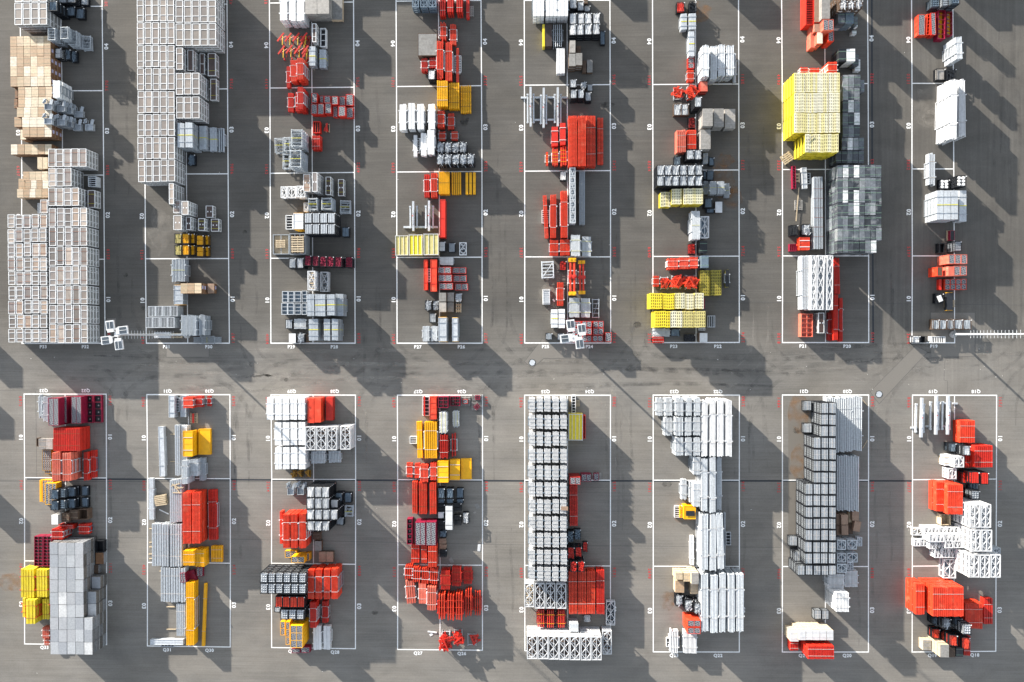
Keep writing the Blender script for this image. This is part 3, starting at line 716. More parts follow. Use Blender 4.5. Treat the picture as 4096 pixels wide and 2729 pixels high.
redR = {'P': {0: {4: '2815', 3: '7970', 2: '3620', 1: '0218', 0: '4220'}, 1: {4: '4290', 3: '7758', 2: '9086', 1: '8604', 0: '1787'}, 2: {3: '3705', 2: '4722', 1: '5956', 0: '5569'},
             3: {3: '3757', 2: '2260', 1: '5425', 0: '2477'}, 4: {3: '5246', 2: '2542', 1: '3655', 0: '9142'}, 5: {3: '3811', 2: '2173', 1: '7264', 0: '2374'}, 6: {3: '2902', 2: '4902', 0: '1410'}},
        'Q': {0: {0: '3640', 1: '5303', 2: '2231'}, 1: {0: '5690', 1: '6982', 2: '5724'}, 2: {0: '1304', 1: '5258', 2: '8084'}, 3: {0: '7669', 1: '3043', 2: '2778'}, 4: {0: '7805', 1: '1865', 2: '1626'},
             5: {0: '2380', 1: '1294', 2: '7697'}, 6: {0: '2450', 1: '5042', 2: '8534'}, 7: {0: '7391', 1: '1705'}}}
for row, tab in (('P', PROWS), ('Q', QROWS)):
    for c in range(8):
        R = tab[c]; sgn = -1 if row == 'P' else 1
        for i in range(len(R)-1):
            if R[i][1] < -60: continue
            mx = lambda k: (R[i][k]+R[i+1][k])/2
            yc = mx(1)+(sgn*6 if row == 'P' else 6)+1
            n = '%s %s' % ('0', i+1)
            if i < 5:
                text('0%d' % (i+1), mx(0)-14.5, yc-(-4 if row == 'P' else 0), -90, .66, TXT)
                text('0%d' % (i+1), mx(2)+15.5, yc-4, 90, .66, TXT) if not (row == 'P' and c == 7) else None
        for i in range(len(R)):
            a = redL[row].get(c, {}).get(i); b = redR[row].get(c, {}).get(i); dy = -20 if row == 'P' else 26
            if a: text(a, R[i][0]-15, R[i][1]+dy+3, -90, RS_, REDP, bold=.006, space=1.3)
            if b: text(b, R[i][2]+16, R[i][3]+dy, 90, RS_, REDP, bold=.006, space=1.3)
# drainage channels, covers, patches
KD = paint_mat('drain_grate', (.018, .022, .028), .1); PATCH = paint_mat('asphalt_patch', (.165, .152, .134), .5); PATCHD = paint_mat('seam_tar', (.05, .05, .05), .3); STAIN = paint_mat('dark_ground_stain', (.135, .122, .105), .5)
def strip(name, pts, w_, z, m):
    b = MB(); q = [unproj(*p) for p in pts]
    for p, r in zip(q, q[1:]):
        d = r-p; b.box((p.x+r.x)/2, (p.y+r.y)/2, z/2, d.length+w_*.5, w_, z, math.atan2(d.y, d.x))
    structure(name, b, m)
strip('drain_channel', [(-60, 1924), (425, 1926), (1090, 1927)], .05, .0035, PATCHD)
strip('drain_channel', [(110, 1915.5), (425, 1917), (1090, 1920), (2095, 1924), (3650, 1924)], .20, .003, KD)
strip('drain_channel', [(3487, -60), (3489, 700), (3493, 1371)], .21, .003, KD)
def patch(name, pts, z, m):
    me = bpy.data.meshes.new(name); q = [unproj(*p) for p in pts]; me.from_pydata([(p.x, p.y, z) for p in q], [], [tuple(reversed(range(len(q)))) if False else tuple(range(len(q)))])
    me.materials.append(m); me.update()
    structure(name, me, m)
def zp(tc, tr, L): return [(tc*1000+x/2.354, tr*666+y/2.354) for x, y in L]
for L in ([(665, 1374), (836, 1374), (836, 1429), (665, 1429)], zp(2, 2, [(230, 270), (400, 55), (460, 100), (840, 100), (840, 243), (412, 240), (302, 333)]), zp(3, 2, [(1130, 555), (1560, 120), (1670, 180), (1217, 667)]),
          [(3722, 1250), (3900, 1250), (3900, 1425), (3724, 1430)], zp(0, 1, [(1005, 1430), (1095, 1430), (1095, 1500), (1005, 1500)])):
    patch('asphalt_patch', L, .0018, PATCH); strip('patch_seam', L+[L[0]], .035, .0028, PATCHD)
for L in (zp(3, 2, [(360, 700), (500, 690), (500, 1568), (360, 1568)]), zp(3, 3, [(360, 0), (430, 0), (430, 330), (360, 330)])): patch('ground_stain', L, .0012, STAIN)
for L in ([(2400, 1998+300/2.354), (2470, 2120)],): pass
strip('ground_seam', [(-20, 1563), (143, 1565)], .03, .002, PATCHD); strip('ground_seam', [(143, 1565), (147, 1920)], .03, .002, PATCHD)
strip('ground_seam', [(0, 1178), (600, 1182), (1000, 1190), (2100, 1198), (4096, 1221)], .035, .0015, PATCHD)
strip('ground_seam', [(900, 500), (2100, 538), (3130, 552), (3130, 560)], .03, .0015, PATCHD)
strip('ground_seam', [(426, 2150), (2100, 2420), (2110, 2422)][:1]+[(1000, 2158), (2096, 2180), (3130, 2190)], .03, .0015, PATCHD)
strip('ground_seam', [(3780, 1440), (3776, 1520), (3790, 1525), (3791, 1577)], .03, .0015, PATCHD)
def glaze(name, col, amt, sc_=3.0):
    """a thin see-through film of rubber or rust, patchy"""
    m = bpy.data.materials.new(name); m.use_nodes = True; t = m.node_tree; n = t.nodes; l = t.links; b = n['Principled BSDF']
    b.inputs['Base Color'].default_value = (*col, 1); b.inputs['Roughness'].default_value = .8
    g_ = n.new('ShaderNodeNewGeometry'); z = n.new('ShaderNodeTexNoise'); z.inputs['Scale'].default_value = sc_; z.inputs['Detail'].default_value = 7
    l.new(g_.outputs['Position'], z.inputs['Vector']); r = n.new('ShaderNodeMapRange'); r.inputs[1].default_value = .38; r.inputs[2].default_value = .68; r.inputs[4].default_value = amt
    l.new(z.outputs['Fac'], r.inputs[0]); l.new(r.outputs[0], b.inputs['Alpha']); return m
TYRE = glaze('tyre_rubber', (.06, .058, .058), .17, .9); DUST = glaze('pale_dust', (.40, .37, .33), .22, .7); RUST = glaze('rust_stain', (.30, .13, .03), .35, 1.1); OIL = glaze('oil_stain', (.03, .028, .025), .6, 1.6)
RZ = [.0004]
def ribbon(name, pts, w_, m):
    RZ[0] += .00001; z = RZ[0]; vs = []; fs = []
    for i, p in enumerate(pts):
        a = pts[max(0, i-1)]; b = pts[min(len(pts)-1, i+1)]; d = Vector((b[0]-a[0], b[1]-a[1])).normalized(); k = w_/2*(1-.75*abs(2*i/(len(pts)-1)-1)**4)
        vs += [(p[0]-d.y*k, p[1]+d.x*k, z), (p[0]+d.y*k, p[1]-d.x*k, z)]
        if i: fs.append((2*i-2, 2*i-1, 2*i+1, 2*i))
    me = bpy.data.meshes.new(name); me.from_pydata(vs, [], fs); me.materials.append(m); structure(name, me, m)
def pair(pts, m, w_=.3):
    ribbon('tyre_mark', pts, w_*1.5, m)
    q = []
    for i, p in enumerate(pts):
        a = pts[max(0, i-1)]; b = pts[min(len(pts)-1, i+1)]; d = Vector((b[0]-a[0], b[1]-a[1])).normalized(); q.append((p[0]-d.y*1.7, p[1]+d.x*1.7))
    ribbon('tyre_mark', q, w_*1.5, m)
rt = random.Random(21)
for i in range(16):      # sweeps along the cross lane
    x0 = rt.uniform(-4, 95); y0 = rt.uniform(-5.6, -1.2); n_ = 24; L = rt.uniform(18, 45); a_ = rt.uniform(-.9, .9); ph = rt.uniform(0, 6)
    pair([(x0+L*k/n_, y0+a_*math.sin(ph+k*.22)) for k in range(n_+1)], TYRE if i % 3 else DUST, rt.uniform(.2, .4))
for c in range(8):       # turns out of the aisles into the lane
    xc = c*15.015+12.4
    for sg in (-1, 1):
        for up in (-1, 1):
            if rt.random() < .2: continue
            R_ = rt.uniform(4, 8); n_ = 16; st = rt.uniform(1.5, 7); x = xc+rt.uniform(-1.2, .6); yc = -3.2+rt.uniform(-.9, .9)
            pts = [(x, yc+up*(R_+st)), (x, yc+up*(R_+st*.5))]+[(x+sg*R_*(1-math.cos(k/n_*math.pi/2)), yc+up*R_*(1-math.sin(k/n_*math.pi/2))) for k in range(n_+1)]
            pair(pts, TYRE if rt.random() < .75 else DUST, rt.uniform(.2, .38))
    for k in range(3):   # straight wear up and down the aisle
        x = xc+rt.uniform(-2, 1.2); y0 = rt.uniform(-38, 25); L = rt.uniform(6, 16); pair([(x+.15*math.sin(j*.5), y0+L*j/12) for j in range(13)], TYRE, .22)
def blot(name, x, y, rx, ry, m):
    RZ[0] += .00001; p = unproj(x, y); n_ = 22; vs = [(p.x+rx*rt.uniform(.75, 1.1)*math.cos(6.283*k/n_), p.y+ry*rt.uniform(.75, 1.1)*math.sin(6.283*k/n_), RZ[0]) for k in range(n_)]
    me = bpy.data.meshes.new(name); me.from_pydata(vs, [], [tuple(range(n_))]); me.materials.append(m); structure(name, me, m)
for a in ((2885, 725, 1.6, 2.2), (2930, 790, 1.2, 1.4), (2790, 50, 1.8, 1.3), (2900, 640, 1.2, .8), (2725, 2070, .9, .7), (3195, 1650, 1.2, 2.5), (3195, 1850, 1.1, 2.2), (2670, 2400, 1.0, 1.2), (40, 2330, 1.6, 1.2)): blot('rust_stain', *a, RUST)
for a in ((1858, 478, .55, .9), (3190, 1722, .6, .4), (575, 1222, .35, .6), (2668, 1936, .7, .35), (2425, 420, 1.1, .35), (3790, 1850, .3, .5), (1145, 1520, .3, .25), (980, 930, .3, .3), (3300, 2000, .3, .2), (2550, 1300, .5, .4), (1500, 2450, .4, .3), (500, 1100, .4, .3)): blot('oil_stain', *a, OIL)
for a in ((3715, 430, 2.0, 2.6), (3735, 470, 1.3, 1.2), (3800, 1270, 2.2, .9), (640, 920, 1.5, 3), (1290, 1350, 2, .8), (2200, 1200, 1.5, 2)): blot('dust_patch', *a, DUST)
LT = paint_mat('litter_paper', (.55, .53, .5), .3)
for k in range(46):      # scraps of wrap and splinters
    x = rt.uniform(40, 4050); y = rt.choice((rt.uniform(1390, 1560), rt.uniform(20, 2700))); p = unproj(x, y)
    structure('ground_scrap', MB().box(p.x, p.y, .008, rt.uniform(.04, .13), rt.uniform(.03, .08), .015, rt.uniform(0, 3)), LT)
def manhole(x, y):
    p = unproj(x, y); o = link(bpy.data.objects.new('manhole_cover', None)); o.location = p
    o['label'] = 'round pale manhole cover set in the %s asphalt patch of the lane' % ('kinked' if x < 3000 else 'long diagonal'); o['category'] = 'manhole cover'; o['group'] = 'manhole covers in the lane'
    for nm, mb, m in (('rim', MB().lathe([(.42, 0), (.42, .012)], 24), 'K'), ('cover_plate', MB().lathe([(.345, .006), (.345, .02)], 24), 'ZL')):
        q = link(bpy.data.objects.new(nm, mb.mesh(nm, C[m]()))); q.parent = o
    for s_ in (-1, 1):
        q = link(bpy.data.objects.new('lifting_notch', MB().lathe([(.05, .018), (.05, .025)], 8, (s_*.3, -s_*.12)).mesh('lifting_notch', C['K']()))); q.parent = o
manhole(2129, 1451); manhole(3516, 1577.5)
# ---------------------------------------------------------------- light masts
def mast(x, y, heads, hub, lab):
    B = unproj(x, y); H = 14.0; o = link(bpy.data.objects.new('light_mast', None)); o.location = B; o['label'] = lab; o['category'] = 'light mast'; o['group'] = 'floodlight masts'
    def part(name, mb, c, par=o, loc=(0, 0, 0), rz=0):
        q = link(bpy.data.objects.new(name, mb.mesh(name, C[c]()))); q.parent = par; q.location = loc; q.rotation_euler = (0, 0, rz); return q
    part('pole', MB().lathe([(.14, .0), (.12, 3), (.075, H-.3), (.075, H)], 12), 'ZL'); part('base_collar', MB().lathe([(.42, 0), (.42, .16), (.24, .2)], 14), 'CO')
    rg = MB().bar((0, -.42, 0), (0, .42, 0), .035, n=5).mesh('rung', C['ZL']())
    z = 3.2; k = 0
    while z < H-.5:
        q = link(bpy.data.objects.new('rung', rg)); q.parent = o; q.location = (0, 0, z); z += .55
    hd = [unproj(a, b, H)-B for a, b in heads]
    arm = MB()
    for h in hd: arm.bar((0, 0, H-.1), (h.x, h.y, H-.1), .11, n=6)
    part('cross_arm', arm, 'W'); part('hub', MB().box(0, 0, H-.15, .4, .4, .35), 'W')
    for h in hd:
        a = math.atan2(h.y, h.x)
        f = part('floodlight', MB().box(.1, 0, 0, .95, .80, .18).box(.12, 0, -.12, .7, .6, .12, 0, 1).box(-.42, 0, .05, .3, .62, .14), 'W', loc=(h.x, h.y, H), rz=round(a/(math.pi/2))*(math.pi/2)+.12)
        for s_ in (-1, 1): part('lamp_glass', MB().box(.12, s_*.17, .1, .66, .29, .03), 'GL', par=f)
        part('cooling_fin', MB().box(.12, 0, .11, .7, .035, .05), 'W', par=f)
mast(749, 1340, [(442, 1306), (489, 1322), (429, 1361), (476, 1376)], 0, 'tall floodlight mast leaning left across bay P31, lamps beside bay P32')
mast(2268, 1350, [(2283, 1303), (2327, 1319), (2264, 1354), (2318, 1371)], 0, 'tall floodlight mast at the foot of bays P25 and P24')
mast(3811, 1338, [(4185, 1305), (4225, 1322), (4170, 1357), (4215, 1372)], 0, 'tall floodlight mast beside bay P19 reaching out to the right')
# ---------------------------------------------------------------- the stored goods
PK = [dict(bars=2), dict(bars=2), dict(bars=2)]
PS = [dict(bars=2, c='PT'), dict(strap=True, c='PT'), dict(bars=2, c='PB'), dict(strap=True, c='PB')]
WP = 'white framed plywood pack'
# --- P33 P32
T(0, 0)
g('pack', 133, 25, 445, 232, 4, 1, 4, .6, WP); g('pack', 133, -190, 445, 15, 4, 1, 4, .6, WP+' cut by the picture edge', e='LR')
g('mbox', 455, 8, 535, 100, 1, 1, 4, .6, 'tall black box of blue steel rods', fill='long', fc='ZD'); g('mbox', 620, 60, 705, 150, 1, 1, 1, .6, 'black box of blue steel rods left of an equal one', fill='long', fc='ZD')
g('mbox', 718, 72, 790, 175, 1, 1, 1, .6, 'black box of blue steel rods nearest the white line', fill='long', fc='ZD')
g('mbox', 545, -50, 710, 25, 2, 1, 2, .6, 'black box of pale rods at the picture edge', fill='long', fc='Z'); g('mbox', 757, -60, 825, 46, 1, 1, 1, .6, 'low black box of loose grey tubes', fill='long', fc='Z')
TB = 'strapped tan timber box'
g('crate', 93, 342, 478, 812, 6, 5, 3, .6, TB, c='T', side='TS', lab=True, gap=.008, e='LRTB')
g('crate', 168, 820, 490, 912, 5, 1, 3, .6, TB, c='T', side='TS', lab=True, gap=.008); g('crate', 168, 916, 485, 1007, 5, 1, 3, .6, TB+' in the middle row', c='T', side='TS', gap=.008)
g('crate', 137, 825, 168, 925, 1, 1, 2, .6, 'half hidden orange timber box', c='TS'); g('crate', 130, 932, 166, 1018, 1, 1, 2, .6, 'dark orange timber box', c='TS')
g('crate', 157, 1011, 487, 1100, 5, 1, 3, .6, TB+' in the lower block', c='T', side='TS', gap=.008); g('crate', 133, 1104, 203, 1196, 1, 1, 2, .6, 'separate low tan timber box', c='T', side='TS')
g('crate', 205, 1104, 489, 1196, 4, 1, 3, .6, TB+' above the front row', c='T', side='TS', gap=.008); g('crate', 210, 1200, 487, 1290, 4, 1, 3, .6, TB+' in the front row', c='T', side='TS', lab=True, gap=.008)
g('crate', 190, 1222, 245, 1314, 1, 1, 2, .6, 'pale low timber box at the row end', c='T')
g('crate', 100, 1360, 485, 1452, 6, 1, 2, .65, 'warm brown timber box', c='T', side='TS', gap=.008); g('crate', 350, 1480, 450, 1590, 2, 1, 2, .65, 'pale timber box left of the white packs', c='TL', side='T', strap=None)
g('frames', 448, 258, 522, 378, 1, 1, 3, .75, 'grey tube frame pile over the timber boxes', n=6, rungs=3); g('frames', 562, 246, 640, 368, 1, 1, 3, .75, 'tall grey tube frame pile', n=6, rungs=3, r=.06)
g('frames', 640, 290, 720, 425, 1, 1, 2, .75, 'mid height grey tube frame pile', n=6, rungs=3); g('frames', 768, 335, 850, 465, 1, 1, 1, .7, 'low grey tube frame pile', n=5, rungs=3, r=.06)
g('mbox', 515, 452, 573, 548, 1, 1, 2, .6, 'black box of white fittings by the timber boxes', fill='slats', fc='W'); g('mbox', 612, 465, 662, 560, 1, 1, 1, .8, 'black box of grey fittings', fill='rods', fc='ZD'); g('mbox', 664, 480, 718, 582, 1, 1, 1, .6, 'black box of blue grey fittings', fill='jumble', fc='ZD')
g('bun', 495, 757, 562, 920, 1, 1, 4, .57, 'white plank pack on a grey carrier', n=3, c='W', sec='plank', fr='Z', strap=None)
for i, (a, b, q) in enumerate(((388, 915, 4), (508, 930, 3), (570, 950, 2))): g('bracket', a, b, a+112, b+122, 1, 1, q, .55, 'cast grey bracket in the upper row, %s stack' % ORD[i])
g('bracket', 668, 985, 790, 1108, 1, 1, 1, .6, 'lone grey bracket at the upper row end')
for i, (a, b, q) in enumerate(((386, 1052, 4), (508, 1062, 3), (572, 1080, 2))): g('bracket', a, b, a+112, b+122, 1, 1, q, .55, 'cast grey bracket in the lower row, %s stack' % ORD[i])
g('bracket', 658, 1104, 770, 1232, 1, 1, 1, .6, 'grey bracket second from the lower row end'); g('bracket', 772, 1104, 884, 1230, 1, 1, 1, .6, 'grey bracket at the lower row end')
g('pack', 450, 1402, 815, 1570, 5, 1, 4, .55, 'upper '+WP, alt=PS)
T(0, 1)
g('pack', 452, 15, 676, 188, 3, 1, 4, .55, 'three abreast '+WP, alt=PS); g('pack', 680, 30, 740, 200, 1, 1, 1, .55, 'low white framed pack between taller ones', alt=PS)
g('pack', 452, 200, 745, 370, 4, 1, 4, .55, 'four abreast '+WP, alt=PS); g('pack', 823, 222, 898, 388, 1, 1, 2, .55, 'dark brown panel pack', c='PD', strap=True)
g('pack', 455, 388, 828, 1664, 5, 7, 4, .55, WP, alt=PS, gap=.05, e='LRTB', jit=.04)
g('pack', 68, 450, 450, 1660, 5, 9, 4, .55, 'short '+WP, alt=PS[:3], gap=.075, e='LRTB', jit=.05)
g('pack', 376, 312, 450, 440, 1, 1, 4, .55, 'single short '+WP, c='PT', strap=True); g('tray', 350, 345, 374, 445, 1, 1, 1, .6, 'grey carrier frame beside the short pack', n=2)
g('tray', 828, 92, 906, 190, 1, 1, 1, .9, 'empty grey stacking frame', n=4, ax='y')
g('crate', 215, 48, 450, 130, 4, 1, 2, .65, 'tan timber box under the white packs', c='T', gap=.01); g('crate', 172, 115, 234, 210, 1, 1, 2, .6, 'tan box stepping out to the left', c='T'); g('crate', 235, 132, 452, 210, 4, 1, 2, .65, 'tan timber box in the middle row', c='T', gap=.01)
g('crate', 158, 212, 452, 292, 5, 1, 2, .65, 'tan timber box in the bottom row', c='T', gap=.01)
# --- P31 P30
T(0, 0)
g('pack', 1285, -225, 1650, -12, 5, 1, 4, .6, WP+' at the picture edge', e='LRT'); g('pack', 1285, -10, 1650, 1715, 5, 8, 4, .6, WP, gap=.045, e='LRTB', jit=.03)
g('pack', 1650, -215, 2032, -5, 5, 1, 4, .6, WP+' beyond the picture edge', e='LRT'); g('pack', 1650, 0, 2036, 432, 5, 2, 4, .6, WP+' of the right block', gap=.03)
g('pack', 1655, 448, 1725, 655, 1, 1, 4, .6, 'white framed pack with slanting shadow'); g('pack', 1760, 470, 1822, 668, 1, 1, 3, .6, 'dark topped panel pack', c='PD', bars=0)
g('pack', 1876, 502, 1930, 702, 1, 1, 1, .8, 'low dark panel pack with side frame', c='PD', bars=1); g('pack', 1952, 502, 2034, 718, 1, 1, 1, .9, 'low brown panel pack with straps', c='PD', strap=True)
g('pack', 1652, 686, 1880, 890, 3, 1, 4, .6, WP+' above the 03 zone'); g('pack', 1975, 740, 2042, 946, 1, 1, 1, .7, 'single low dark brown panel pack', c='PD', strap=True)
g('pack', 1655, 910, 1880, 1115, 3, 1, 4, .6, WP+' above the grey deck packs')
g('sheet', 1670, 1156, 1736, 1390, 1, 1, 3, .75, 'grey deck pack with yellow band beside white packs'); g('sheet', 1742, 1152, 1812, 1392, 1, 1, 4, .6, 'tallest grey deck pack with yellow band')
g('sheet', 1875, 1183, 1945, 1410, 1, 1, 2, .55, 'low grey deck pack with yellow band'); g('sheet', 1973, 1197, 2042, 1427, 1, 1, 1, .6, 'lowest grey deck pack with yellow band')
g('bun', 2050, 1205, 2112, 1430, 1, 1, 1, .45, 'loose grey tubes on a carrier', n=3, sec='tube', c='Z', gapf=.4, strap=None)
g('mbox', 1762, 1452, 1832, 1555, 1, 1, 1, .6, 'black box of blue grey coupling parts', fill='jumble', fc='ZD')
T(0, 1)
g('pack', 1587, 156, 1641, 356, 1, 1, 4, .6, 'single tall '+WP, c='PT')
BP = 'brown panel pack with white tags'
g('pack', 1628, 320, 1702, 440, 1, 1, 4, .5, BP+' and yellow straps, left', c='PT', strap=True, tags=True); g('pack', 1706, 325, 1778, 455, 1, 1, 4, .55, 'pale '+BP, c='PT', strap=False, bars=0, tags=True)
g('pack', 1932, 370, 2008, 482, 1, 1, 1, .8, 'low dark '+BP, c='PD', bars=0, tags=True)
g('pack', 1628, 460, 1714, 598, 1, 1, 4, .5, 'lower row pale '+BP, c='PT', bars=0, tags=True); g('pack', 1747, 474, 1802, 598, 1, 1, 3, .55, 'lower row dark '+BP, c='PD', bars=0, tags=True)
g('pack', 1862, 488, 1930, 606, 1, 1, 2, .6, 'lower row mid '+BP, c='PD', strap=True, tags=True); g('pack', 1982, 492, 2066, 612, 1, 1, 1, .7, 'lower row end '+BP, c='PD', strap=True, tags=True)
for r, y in enumerate((630, 738)):
    for i, (a, b, q) in enumerate(((1640, 1706, 1), (1712, 1780, 3), (1788, 1832, 2), (1846, 1914, 2), (1918, 1966, 1))):
        g('mbox', a, y+(14 if a > 1840 else 0), b, y+98+(14 if a > 1840 else 0), 1, 1, q, .55, 'black box of %s amber slats in %s row, %s place' % ('pale' if i < 2 else 'deep', ('upper', 'lower')[r], ORD[i]), fill='slats', fc='YP' if i == 0 else 'A')
g('bun', 1614, 870, 1744, 1086, 1, 1, 2, .55, 'fanned grey tube pack with yellow band', n=9, sec='tube', c='Z', gapf=.15, strap='YS', ns=1, ragged=.08)
g('slab', 1634, 1118, 1722, 1302, 1, 1, 1, 1.1, 'grey sheet pack with orange ends', c='Z', n=5, edge='A', fr='ZL')
g('crate', 1698, 1100, 1896, 1196, 3, 1, 3, .6, 'tan timber box in the short row', c='T', side='TS', lab=True); g('crate', 1952, 1102, 2016, 1196, 1, 1, 1, .7, 'single orange timber box with label', c='CB', side='TS', lab=True)
g('tray', 1393, 1315, 1672, 1413, 4, 1, 3, .45, 'grey slatted tray of the upper row', n=4); g('tray', 1368, 1420, 1644, 1520, 4, 1, 3, .45, 'grey slatted tray of the lower row', n=4)
g('bun', 1700, 1402, 1848, 1590, 1, 1, 2, .9, 'wide grey tube pack beside the trays', n=12, sec='tube', c='Z', gapf=.2, strap=None, ragged=.08); g('bun', 1872, 1400, 1932, 1590, 1, 1, 2, .8, 'narrow grey tube pack', n=5, sec='tube', c='Z', gapf=.3, strap=None, ragged=.1)
T(0, 2)
g('slab', 1450, -5, 1600, 48, 1, 1, 1, .6, 'white sheet pack under the mast', c='W', n=3, fr='Z'); g('pallet', 1614, -2, 1712, 50, 1, 1, 1, .3, 'small wooden pallet under the mast', n=3)
g('bun', 1818, 38, 2078, 98, 1, 1, 1, .4, 'grey tubes lying crosswise', n=6, sec='tube', c='Z', ax='x', gapf=.45, strap='YS', ns=1)
# --- Q33 Q32
g('bun', 358, 588, 398, 795, 1, 1, 1, .7, 'ragged pale tube bundle', n=3, sec='tube', c='ZL', gapf=.35, ragged=.15, strap=None, rot=.03); g('bun', 402, 598, 452, 835, 1, 1, 1, 1.0, 'neat pale tube bundle', n=5, sec='tube', c='ZL', gapf=.3, ragged=.08)
g('deck', 456, 612, 552, 876, 1, 1, 3, .75, 'crimson deck with black tread top, tall', c='M', nx=2); g('deck', 582, 600, 632, 850, 1, 1, 2, .6, 'narrow crimson deck', c='M'); g('deck', 667, 596, 766, 856, 1, 1, 2, .7, 'crimson deck with black tread top, middle', c='M', nx=2)
g('grid', 800, 586, 873, 850, 1, 1, 1, .4, 'open crimson tray left of its twin', c='M', nx=1, ny=4, inner='K'); g('grid', 878, 586, 956, 848, 1, 1, 1, .4, 'open crimson tray next to the white line', c='M', nx=1, ny=4, inner='K')
g('bun', 496, 895, 754, 1115, 1, 1, 3, .68, 'wide red girder bundle', n=15, c='R', sec='beam', posts=False, ragged=.015, strap='OS')
g('crate', 362, 998, 496, 1097, 2, 1, 1, .9, 'pale slatted timber crate', c='G', strap='TL'); g('crate', 340, 988, 362, 1070, 1, 1, 1, .4, 'small open brown crate', c='B', open=True)
g('deck', 398, 1102, 484, 1300, 1, 1, 1, .5, 'low yellow edged tread deck, upper', c='AO', nx=4); g('deck', 422, 1240, 484, 1328, 1, 1, 1, .4, 'low yellow edged tread deck, lower', c='AO', nx=3)
g('bun', 486, 1126, 571, 1396, 1, 1, 3, .7, 'faded red girder pack, left of two', n=4, c='RP', gapf=.03); g('bun', 586, 1127, 672, 1397, 1, 1, 3, .7, 'faded red girder pack, right of two', n=4, c='RP', gapf=.03)
g('bun', 786, 1120, 832, 1390, 1, 1, 1, .9, 'red girder pair on grey arms', n=3, c='R', fr='ZL'); g('bun', 852, 1104, 904, 1368, 1, 1, 1, .5, 'low red girder pack', n=3, c='R', fr='ZD')
g('slab', 368, 1385, 392, 1594, 1, 1, 1, .5, 'narrow amber beam', c='A', n=1, rim=False); g('deck', 396, 1382, 500, 1596, 1, 1, 1, .6, 'yellow edged tread deck beside the amber beam', c='A', nx=4); g('deck', 424, 1412, 530, 1620, 1, 1, 2, .5, 'taller yellow edged tread deck', c='A', nx=3)
for r, y in enumerate((1476, 1582)):
    for i, (a, b, q) in enumerate(((472, 548, 3), (562, 612, 3), (634, 704, 2), (762, 826, 1))):
        g('mbox', a, y-i*11, b, y+92-i*11, 1, 1, q, .55, 'black box of blue steel frames in %s row, %s place' % (('upper', 'lower')[r], ORD[i]), fill='clamps' if i == 1 else 'rods', fc='ZD')
T(0, 3)
g('crate', 481, 146, 545, 238, 1, 1, 3, .65, 'white topped timber crate', c='W', side='G', strap='TL'); g('crate', 578, 128, 650, 212, 2, 1, 2, .7, 'brown crate with a timber frame', c='B', strap='TL'); g('crate', 652, 100, 732, 194, 1, 1, 2, .55, 'dark timber crate, middle', c='B', side='B', strap='TL'); g('crate', 735, 92, 824, 192, 1, 1, 1, .9, 'open dark timber crate', c='B', open=True)
g('bun', 482, 278, 590, 378, 1, 1, 3, .6, 'short red girder pack on a tall carrier', n=6, c='R'); g('bun', 738, 232, 836, 330, 1, 1, 1, .8, 'short red girder pack, low', n=6, c='R', fr='ZD'); g('bun', 545, 238, 690, 280, 1, 1, 1, 1.0, 'red girders behind the short pack', n=7, c='R', posts=False)
g('grid', 318, 345, 402, 632, 1, 1, 2, .5, 'magenta grid form, left', c='M', nx=2, ny=9); g('grid', 404, 345, 486, 632, 1, 1, 2, .5, 'magenta grid form, right', c='M', nx=2, ny=9)
GC_ = 'metal edged grey crate'
g('crate', 465, 405, 790, 1463, 4, 9, 4, .66, GC_, c='GC', side='GS', strap=None, gap=.008, e='LRTB', jit=.02)
g('crate', 790, 1115, 871, 1463, 1, 3, 4, .66, 'pale '+GC_, c='GC', side='GS', strap=None, gap=.008); g('crate', 826, 868, 906, 1098, 1, 2, 3, .66, 'lower '+GC_, c='GC', side='GS', strap=None, gap=.008)
g('crate', 862, 728, 944, 840, 1, 1, 2, .66, 'stained '+GC_, c='GC', side='GS', strap=None); g('crate', 899, 388, 975, 498, 1, 1, 1, .66, 'open dark grey crate', c='K', open=True); g('crate', 897, 502, 975, 612, 1, 1, 1, .66, 'brown weathered crate lid', c='TS', side='GS', strap=None)
g('crate', 862, 620, 925, 700, 1, 1, 1, .66, 'brown and grey low crate', c='B', side='GS', strap=None)
YG = 'bright yellow girder pack'
g('bun', 190, 655, 322, 930, 1, 1, 2, .75, YG+', upper left', n=5, c='Y', strap='OS', fr='R'); g('bun', 340, 660, 448, 922, 1, 1, 2, .75, YG+', upper right', n=4, c='Y', strap='OS', fr='R')
g('bun', 240, 945, 335, 1176, 1, 1, 3, .65, YG+', lower left', n=3, c='Y', strap='OS', fr='R'); g('bun', 208, 930, 300, 1110, 1, 1, 2, .6, YG+' half hidden', n=3, c='Y', strap='OS', fr='R'); g('bun', 395, 935, 462, 1130, 1, 1, 2, .6, YG+' beside the grey crates', n=3, c='Y', strap='OS', fr='R')
g('bun', 398, 1205, 463, 1310, 1, 1, 1, .8, 'red girder pack beside the grey crates', n=4, c='RP', fr='W'); g('bun', 414, 1312, 464, 1375, 1, 1, 1, .6, 'small red girder pack at the grey crates', n=3, c='RP', fr='W')
